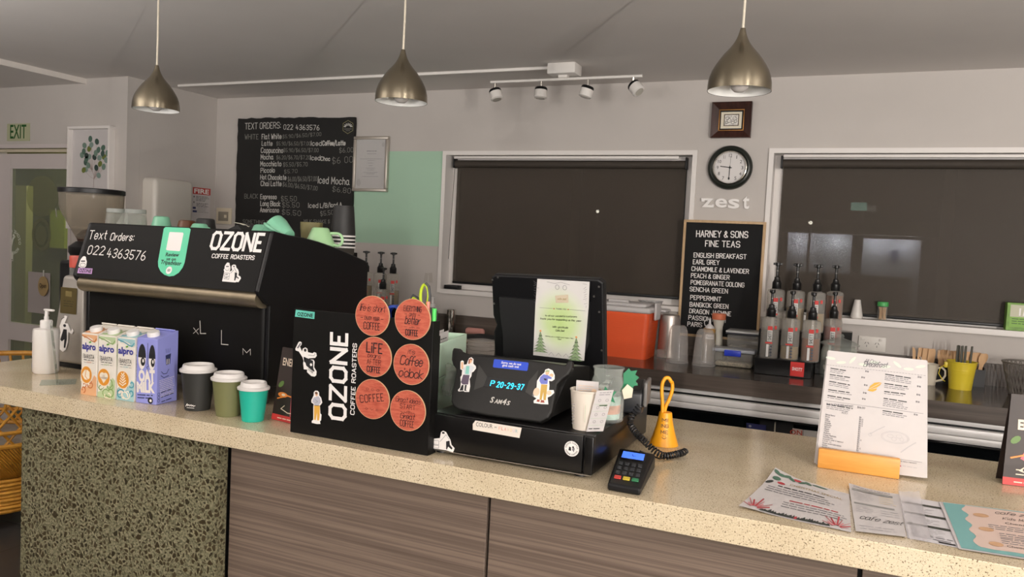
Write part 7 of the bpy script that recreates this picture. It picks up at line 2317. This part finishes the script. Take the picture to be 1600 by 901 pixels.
def syrup(x, y, z, label, liquid=None, level=.5, turn=0, group='pump syrup bottles'):
    t = thing('syrup_bottle', (x, y, z), label, 'syrup bottle', group)
    MB().lathe([(0, z), (.036, z), (.0385, z + .004), (.0385, z + .165), (.036, z + .176), (.020, z + .182), (.016, z + .184), (.016, z + .190), (0, z + .190)], SYR, (x, y, 0), 36).build('bottle', t)
    if liquid:
        MB().lathe([(0, z + .004), (.034, z + .004), (.0365, z + .007), (.0365, z + .17 * level), (0, z + .17 * level)], liquid, (x, y, 0), 32).build('syrup', t)
    MB().lathe([(.0185, z + .1805), (.0195, z + .182), (.0195, z + .212), (.016, z + .216), (.012, z + .225), (.012, z + .234), (.0065, z + .237), (.0055, z + .240), (.0055, z + .290), (0, z + .290)], PUMPB, (x, y, 0), 24).build('pump_collar', t)
    hd = MB().lathe([(.0065, z + .284), (.011, z + .288), (.011, z + .300), (0, z + .302)], PUMPB, (x, y, 0), 18)
    a = math.radians(turn)
    R = Matrix.Translation((x, y, z + .293)) @ Matrix.Rotation(a, 4, 'Z')
    hd.box(-.020, .020, -.005, .005, -.004, .006, PUMPB, .002, 2, R)
    hd.build('pump_head', t)
    MB().lathe([(.0058, z + .262), (.0058, z + .264)], STEEL, (x, y, 0), 14).build('stem_mark', t)
    v = Vector((-x, -y, 0)).normalized()
    r = Vector((-v.y, v.x, 0))
    pr = Print((tuple(Vector((x, y, z)) + v * .0398), tuple(r), (0, 0, 1)), .0004)
    pr.rect(-.010, .010, .125, .142, REDL)
    pr.rect(.018, .027, .130, .145, REDL)
    pr.rect(-.010, .010, .075, .1245, mat('pale label film', 'd9d7d4', .5))
    pr.hand('SHOTT', (.006, .080), (.006, .120), .012, INK, .16, 1)
    pr.rect(-.017, .012, .066, .072, REDL, 1)
    for k in range(4):
        pr.disc((.007, .015 + .013 * k), .006, mat('slate print', '4a4d58', .5), 1, .006, 4)
    pr.rect(-.012, -.002, .008, .062, mat('white label film', 'e8e6e4', .5), 1)
    pr.build('label', t)
    return t


AMB = mat('amber syrup', '8a4a1c', .15)
STRAW = mat('pale straw syrup', 'b09a70', .15)
PINK = mat('pink syrup', 'b06a68', .15)
sr_ = thing('syrup_rack', (-.25, 3.66, BZ), 'black stepped syrup rack with red tag holding eight pump bottles', 'rack')
RK = mat('black acrylic', '121213', .2)
rx0, rx1 = -.398, -.036
MB().box(rx0, -.160, 3.60, 3.692, BZ, BZ + .070, RK, .002, 1).build('front_step', sr_)
MB().box(rx0, -.160, 3.694, 3.79, BZ, BZ + .190, RK, .002, 1).build('back_step', sr_)
MB().box(-.158, -.012, 3.790, 3.880, BZ, BZ + .070, RK, .002, 1).build('front_step', sr_)
MB().box(-.158, -.012, 3.882, 3.965, BZ, BZ + .190, RK, .002, 1).build('back_step', sr_)
x0t, x1t = (-0.2475, 3.598, 1.0728)[0], (-0.1905, 3.598, 1.0789)[0]
MB().box(x0t, x1t, 3.594, 3.5995, BZ + .006, BZ + .068, REDL, .001, 1).build('tag', sr_)
pr = Print(((0, 3.594, BZ), (1, 0, 0), (0, 0, 1)), .0006)
pr.type('SHOTT', (x0t + .008, .032), (x1t - .008, .030), .014, STICKER, 1, .02)
pr.build('lettering', [k for k in kids(sr_) if k.name.startswith('tag')][0])
rank = ('leftmost', 'second from left', 'third from left', 'rightmost')
for i, (pxf, pxb) in enumerate(((1203, 1212), (1235, 1243), (1267, 1276), (1299, 1305))):
    xf = -.345 + .0855 * i if i < 3 else (-0.0939, 3.818, 1.1784)[0]
    syrup(xf, 3.645 if i < 3 else 3.840, BZ + .0705, rank[i] + ' pump syrup bottle in the lower front row by the red tag', (None, STRAW, AMB, PINK)[i], (.5, .35, .6, .85)[i], 70, 'syrup bottles in the black rack')
    syrup(-.345 + .0855 * i + .006 if i < 3 else (-0.0982, 3.908, 1.4061)[0], 3.742 if i < 3 else 3.925, BZ + .1905, rank[i] + ' pump syrup bottle in the raised back row before the blind', (None, STRAW, STRAW, AMB)[i], (.5, .6, .5, .95)[i], 10, 'syrup bottles in the black rack')

mj = thing('sweet_jar', (-.06, 3.76, BZ), 'big glass jar of marshmallows with glass lid half behind the menu', 'jar')
jx2, jy2 = -.058, 3.692
mj.location = (jx2, jy2, BZ)
mj['org'] = (jx2, jy2, BZ)
MB().lathe([(0, BZ), (.060, BZ), (.070, BZ + .006), (.074, BZ + .03), (.074, BZ + .115), (.068, BZ + .135), (.062, BZ + .142), (.066, BZ + .146), (.064, BZ + .146), (.060, BZ + .142), (.066, BZ + .133), (.071, BZ + .113), (.071, BZ + .03), (.066, BZ + .010), (0, BZ + .008)], JG, (jx2, jy2, 0), 44).build('jar', mj)
MB().lathe([(.0685, BZ + .1465), (.080, BZ + .150), (.080, BZ + .155), (.060, BZ + .166), (.025, BZ + .176), (.012, BZ + .180), (.016, BZ + .188), (.012, BZ + .196), (0, BZ + .198)], clear('thick glass lid', 'f4f6f4', .82, .04), (jx2, jy2, 0), 44).build('lid', mj)
MM = mat('marshmallow', 'e6d6c6', .8)
rnd = random.Random(6)
mm0 = None
place = []
for k in range(26):
    lv = k // 7
    a = rnd.uniform(0, 6.28) if lv == 3 else (k % 7) * .898 + lv * .4
    r = rnd.uniform(0, .03) if lv == 3 else (.046 if k % 7 else .004)
    place.append((jx2 + r * math.cos(a), jy2 + r * math.sin(a), BZ + .012 + .0245 * lv))
MML = 'white marshmallow in the big glass jar on the bench'
for k, p in enumerate(place):
    if mm0 is None:
        mm0 = tag(MB().lathe([(0, 0), (.011, 0), (.0135, .003), (.0135, .018), (.011, .021), (0, .021)], MM, p, 14).build('marshmallow'), MML, 'marshmallow', 'marshmallows in the glass jar')
        base0 = Vector(p)
    else:
        c = mm0.copy()
        COL.objects.link(c)
        c.location = Vector(mm0.location) + Vector(p) - base0
        c.rotation_euler = (rnd.uniform(-.3, .3), rnd.uniform(-.3, .3), 0)

# cutlery caddy with wooden cutlery, pitcher, yellow pail of straws
cdy = thing('cutlery_caddy', (.35, 3.93, BZ), 'black divided caddy of wooden cutlery against the wall', 'caddy')
MB().box(.235, .520, 3.895, 3.899, BZ, BZ + .075, BLACK_PLASTIC).build('front_panel', cdy)
MB().box(.235, .520, 3.975, 3.979, BZ, BZ + .082, BLACK_PLASTIC).build('back_panel', cdy)
MB().box(.235, .520, 3.8992, 3.9748, BZ, BZ + .004, BLACK_PLASTIC).build('floor_panel', cdy)
for x in (.235, .330, .425, .516):
    MB().box(x, x + .004, 3.8992, 3.9748, BZ + .0042, BZ + .082, BLACK_PLASTIC).build('divider', cdy)
BIRCH = wood('birch wood', [(.3, 'c99e72'), (.7, 'dab48a')], (60, 60, 8), .6)


def cutlery(kind, x, y, lean, label, group):
    t_ = MB()
    if kind == 'knife':
        o = [(-.004, 0), (.004, 0), (.006, .09), (.0075, .125), (.004, .138), (-.005, .14), (-.006, .09)]
    elif kind == 'spoon':
        o = [(-.004, 0), (.004, 0), (.004, .09), (.012, .108), (.013, .125), (.008, .138), (0, .141), (-.008, .138), (-.013, .125), (-.012, .108), (-.004, .09)]
    else:
        o = [(-.004, 0), (.004, 0), (.005, .09), (.011, .105), (.011, .138), (.008, .139), (.007, .118), (.0045, .118), (.0035, .14), (.001, .14), (0, .118), (-.002, .118), (-.003, .14), (-.0055, .14), (-.007, .118), (-.009, .138), (-.011, .137), (-.011, .105), (-.005, .09)]
    u = Vector((math.cos(lean), .15, math.sin(lean) * 0)).normalized()
    up = Vector((math.sin(lean), 0, math.cos(lean))).normalized()
    t_.prism(o, (x, y, BZ + .0055), tuple(u), tuple(up), .0018, BIRCH)
    return tag(t_.build('wooden_' + kind), label, kind, group)


rnd = random.Random(9)
for k in range(12):
    cutlery('knife', .255 + .0058 * k, 3.915 + .004 * (k % 4), (-.10 if k == 0 else .03 + .01 * rnd.random()), 'wooden knife in the left bay of the black cutlery caddy', 'wooden knives in the caddy')
for k in range(11):
    cutlery('fork', .343 + .0066 * k, 3.912 + .006 * (k % 3), rnd.uniform(0, .09), 'wooden fork in the middle bay of the black cutlery caddy', 'wooden forks in the caddy')
for k in range(8):
    cutlery('spoon', .440 + .008 * k, 3.915 + .012 * (k % 3), .02 + .022 * k, 'wooden spoon in the right bay of the black cutlery caddy', 'wooden spoons in the caddy')

pt_ = thing('cream_pitcher', (.318, 3.83, BZ), 'cream china pitcher with handle between the menu and yellow pail', 'pitcher')
CRMC = mat('cream china', 'ded5c4', .3)
MB().lathe([(0, BZ), (.028, BZ), (.029, BZ + .003), (.031, BZ + .04), (.037, BZ + .088), (.0385, BZ + .090), (.036, BZ + .090), (.029, BZ + .04), (.026, BZ + .006), (0, BZ + .006)], CRMC, (.300, 3.82, 0), 36).build('body', pt_)
MB().tube([(.330, 3.812, BZ + .075), (.348, 3.806, BZ + .080), (.361, 3.802, BZ + .068), (.362, 3.802, BZ + .048), (.352, 3.804, BZ + .028), (.328, 3.812, BZ + .018)], .0045, CRMC, 10).build('handle', pt_)
tag(MB().tube([(.297, 3.815, BZ + .008), (.262, 3.80, BZ + .118)], .0035, CHROME, 8).build('teaspoon'), 'teaspoon handle sticking out of the cream pitcher', 'spoon')
YEL = mat('yellow enamel', 'dfc83a', .35)
yp = thing('yellow_pail', (.415, 3.79, BZ), 'small yellow metal pail full of dark paper straws', 'pail')
yx, yy = .418, 3.785
MB().lathe([(0, BZ + .004), (.040, BZ + .004), (.040, BZ), (.043, BZ), (.0445, BZ + .02), (.0505, BZ + .078), (.0515, BZ + .080), (.0515, BZ + .083), (.0512, BZ + .085), (.056, BZ + .112), (.0585, BZ + .114), (.0585, BZ + .117), (.0555, BZ + .117), (.042, BZ + .008), (0, BZ + .008)], YEL, (yx, yy, 0), 40).build('pail', yp)
MB().box(yx - .066, yx - .052, yy - .012, yy + .004, BZ + .085, BZ + .110, YEL, .003, 2).build('ear', yp)
MB().tube([(yx - .060, yy - .010, BZ + .098), (yx - .080, yy - .02, BZ + .085), (yx - .086, yy - .03, BZ + .06), (yx - .070, yy - .035, BZ + .035), (yx - .06, yy - .035, BZ + .03)], .0018, YEL, 6).build('bail', yp)
STR = mat('dark grey paper straw', '54544c', .7)
sw0 = None
for k, (dx, dy, tl_) in enumerate(((-.022, -.01, -.02), (-.014, .004, .0), (-.008, -.012, .01), (.0, .008, -.01), (.006, -.006, .02), (.012, .010, .0), (-.018, .014, .02), (.026, -.002, .06), (.030, .010, .05))):
    if sw0 is None:
        sw0 = tag(MB().tube([(yx + dx, yy + dy, BZ + .009), (yx + dx, yy + dy, BZ + .182)], .0035, STR, 10).build('paper_straw'), 'dark grey paper straw standing in the yellow pail', 'straw', 'paper straws in the yellow pail')
        p0_ = (dx, dy)
    else:
        c = sw0.copy()
        COL.objects.link(c)
        c.location = Vector(sw0.location) + Vector((dx - p0_[0], dy - p0_[1], 0))
        c.rotation_euler = (0, tl_ * .5, 0)
wk = thing('wire_basket', (.64, 3.72, BZ), 'grey woven wire basket at the right edge of the bench', 'basket')
GRW = mat('grey wire', '7a746e', .5, .4)
m = MB()
rnd = random.Random(12)
wx, wy = .655, 3.79
for k in range(60):
    a = 2 * math.pi * k / 60
    s_ = .35 if k % 2 else -.35
    m.tube([(wx + (.060 + .030 * j / 4) * math.cos(a + s_ * j / 4), wy + (.060 + .030 * j / 4) * math.sin(a + s_ * j / 4), BZ + .003 + .032 * j) for j in range(5)], .0018, GRW, 5)
m.build('woven_side', wk)
MB().tube([(wx + .092 * math.cos(2 * math.pi * k / 40), wy + .092 * math.sin(2 * math.pi * k / 40), BZ + .133) for k in range(40)], .004, GRW, 8, True, True).build('rim', wk)
MB().lathe([(0, BZ), (.062, BZ), (.062, BZ + .003), (0, BZ + .003)], GRW, (wx, wy, 0), 30).build('base', wk)

# window sill things
SZ = 1.2675
vx = (-0.0005, 4.03, 1.2884)[0]
tag(MB().lathe([(0, SZ), (.024, SZ), (.027, SZ + .004), (.027, SZ + .012), (.015, SZ + .078), (.0135, SZ + .086), (.011, SZ + .088), (0, SZ + .088)], mat('white glazed china', 'dcd8d3', .25), (vx, 4.03, 0), 32).build('salt_shaker'), 'white tapered china shaker on the right window sill', 'shaker')
vx = (0.1079, 4.03, 1.2971)[0]
tj2 = thing('toothpick_jar', (vx, 4.03, SZ), 'small clear toothpick jar with green lid on the window sill', 'jar')
MB().lathe([(0, SZ), (.020, SZ), (.021, SZ + .002), (.021, SZ + .064), (0, SZ + .064)], GLASS, (vx, 4.03, 0), 28).build('jar', tj2)
MB().lathe([(.0225, SZ + .0645), (.024, SZ + .066), (.024, SZ + .082), (.022, SZ + .085), (0, SZ + .085)], mat('green lid', '4aa85a', .4), (vx, 4.03, 0), 32).build('lid', tj2)
m = MB()
rnd = random.Random(7)
for k in range(44):
    a, r = rnd.uniform(0, 6.28), .017 * math.sqrt(rnd.random())
    b_, r2 = a + rnd.uniform(-.6, .6), .017 * math.sqrt(rnd.random())
    m.tube([(vx + r * math.cos(a), 4.03 + r * math.sin(a), SZ + .003), (vx + r2 * math.cos(b_), 4.03 + r2 * math.sin(b_), SZ + .060)], .0011, BIRCH, 5)
tag(m.build('toothpicks'), 'toothpicks filling the green lidded jar', 'toothpicks', None, 'stuff')
bx0 = (0.5959, 4.005, 1.3099)[0]
gb = thing('carton_box', (bx0 + .1, 4.02, SZ), 'green and white printed box at the right end of the window sill', 'box')
GBX = mat('leaf green carton', '6f9a3e', .5, noise=.25, nscale=22)
MB().box(bx0, bx0 + .22, 4.000, 4.058, SZ, SZ + .120, GBX, .001, 1).build('box', gb)
pr = Print(((bx0, 4.000, SZ), (1, 0, 0), (0, 0, 1)), .0008)
pr.rect(.012, .20, .016, .112, mat('pale carton print', 'c5c4aa', .5))
pr.rect(.012, .20, .016, .060, mat('lime carton print', '7fae44', .5), 1)
for k in range(8):
    pr.stroke([(.048 + .014 * k, .068), (.048 + .014 * k + .004 * (k % 2), .096)], .006, STICKER, 2)
pr.lines((.02, .050), (.18, .048), 3, .010, .005, mat('dark green print', '3a5a34', .6), 2, 5, .2)
pr.disc((.115, .058), .026, mat('biscuit print', 'c9b08a', .6), 3, .034)
pr.build('print', gb)
kb = tag(MB().box(-2.185, -2.095, 4.0, 4.05, 1.2605, 1.283, BLACK_PLASTIC, .003, 2).build('black_case'), 'small flat black case on the sill under the left blind chain', 'case')

# left part of the bench
rk2 = thing('syrup_rack', (-2.70, 3.76, BZ), 'black syrup rack behind the coffee machine holding four pump bottles', 'rack')
qx = (-2.4229, 3.72, 1.1846)[0]
MB().box(qx - .155, qx + .135, 3.66, 3.758, BZ, BZ + .050, RK, .002, 1).build('front_step', rk2)
MB().box(qx - .155, qx + .135, 3.76, 3.86, BZ, BZ + .135, RK, .002, 1).build('back_step', rk2)
syrup((-2.4951, 3.81, 1.2849)[0], 3.81, BZ + .1355, 'middle pump syrup bottle of three in the rack behind the coffee machine', None, .5, 20)
syrup((-2.4119, 3.81, 1.2902)[0], 3.81, BZ + .1355, 'right pump syrup bottle of three in the rack behind the coffee machine', STRAW, .5, 60)
syrup((-2.5949, 3.81, 1.2785)[0], 3.81, BZ + .1355, 'left pump syrup bottle just beside the edge of the coffee machine', STRAW, .6, 15)
syrup((-2.4096, 3.71, 1.2217)[0], 3.71, BZ + .0505, 'lower pump syrup bottle standing in front of the three by the machine', None, .6, 70)
cx_ = (-2.5047, 3.6, 1.1666)[0]
kn = thing('steel_canister', (cx_, 3.60, BZ), 'steel canister with black lid between the coffee machine and top left coaster', 'canister')
MB().lathe([(0, BZ), (.040, BZ), (.042, BZ + .004), (.042, BZ + .20), (0, BZ + .20)], STEEL, (cx_, 3.60, 0), 32).build('canister', kn)
MB().lathe([(0, BZ + .2005), (.043, BZ + .2005), (.044, BZ + .205), (.044, BZ + .225), (.040, BZ + .23), (0, BZ + .23)], SATIN_BLACK, (cx_, 3.60, 0), 32).build('lid', kn)
sx_ = (-2.1764, 3.86, 1.1961)[0]
sp_ = thing('soap_bottle', (sx_, 3.86, BZ), 'clear soap pump bottle with white pump behind the pens', 'pump bottle')
MB().lathe([(0, BZ), (.030, BZ), (.033, BZ + .005), (.033, BZ + .115), (.020, BZ + .135), (.014, BZ + .14), (0, BZ + .14)], clear('grey clear soap', 'c9ccca', .55, .06, '9a9c9a'), (sx_, 3.86, 0), 32).build('bottle', sp_)
MB().lathe([(.015, BZ + .1405), (.0165, BZ + .142), (.0165, BZ + .158), (.007, BZ + .163), (.006, BZ + .190), (.014, BZ + .192), (.014, BZ + .198), (0, BZ + .20)], mat('white pump plastic', 'e6e3e0', .35), (sx_, 3.86, 0), 24).build('pump', sp_)
tx = (-2.0265, 3.7, 1.1117)
tag(MB().prism([(0, 0), (.012, 0), (-.095, .135), (-.107, .135)], (tx[0] + .045, 3.62, BZ + .0004), (1, 0, 0), (0, 0, 1), -.14, SATIN_BLACK).build('tablet_stand'), 'slanted black tablet stand beside the chrome canister', 'stand')
cx_ = (-2.0909, 3.93, 1.0902)[0]
kn = thing('chrome_canister', (cx_, 3.93, BZ), 'slim chrome canister against the upstand left of the pink pouch', 'canister')
MB().lathe([(0, BZ), (.024, BZ), (.0255, BZ + .003), (.0255, BZ + .10), (0, BZ + .10)], CHROME, (cx_, 3.93, 0), 32).build('body', kn)
MB().lathe([(0, BZ + .1005), (.0265, BZ + .1005), (.0265, BZ + .128), (.022, BZ + .133), (0, BZ + .133)], CHROME, (cx_, 3.93, 0), 32).build('lid', kn)
px_ = (-1.9352, 3.93, 1.0494)[0]
tag(MB().box(px_ - .058, px_ + .058, 3.905, 3.945, BZ, BZ + .040, mat('dusty pink rubber', 'c98f86', .6), .018, 5).build('pink_pouch'), 'dusty pink rounded pouch lying on the bench left of the screen', 'pouch')
bx_ = thing('cardboard_box', (-1.95, 3.68, BZ), 'flat brown cardboard box on the bench behind the mint file box', 'box')
cq = (-1.9747, 3.6, 1.0291)[0]
MB().box(cq - .03, cq + .30, 3.60, 3.86, BZ, BZ + .014, mat('brown cardboard', '8f7a60', .8), .001, 1).build('box', bx_)
pr = Print(((cq, 3.60, BZ), (1, 0, 0), (0, 0, 1)), .0008)
for k in (.03, .042, .075, .087):
    pr.stroke([(k, .004), (k, .011)], .004, INK)
pr.build('print', bx_)
m = MB()
n1, n2 = 16, 10
vs = []
rnd = random.Random(21)
for j in range(n2 + 1):
    for i in range(n1 + 1):
        u, v = i / n1, j / n2
        vs.append((cq + .05 + .30 * u, 3.605 + .20 * v, BZ + .0155 + .010 * u + .005 * (1 + math.sin(u * 9 + v * 5) * math.cos(v * 7))))
m.add(vs, [[j * (n1 + 1) + i, j * (n1 + 1) + i + 1, (j + 1) * (n1 + 1) + i + 1, (j + 1) * (n1 + 1) + i] for j in range(n2) for i in range(n1)], mat('black cloth', '17171a', .9), True)
cl_ = m.build('cloth')
tag(cl_, 'crumpled black cloth lying on the brown cardboard box', 'cloth')
sd = cl_.modifiers.new('thick', 'SOLIDIFY')
sd.thickness = .003


for o in bpy.data.objects:
    if 'org' in o:
        del o['org']
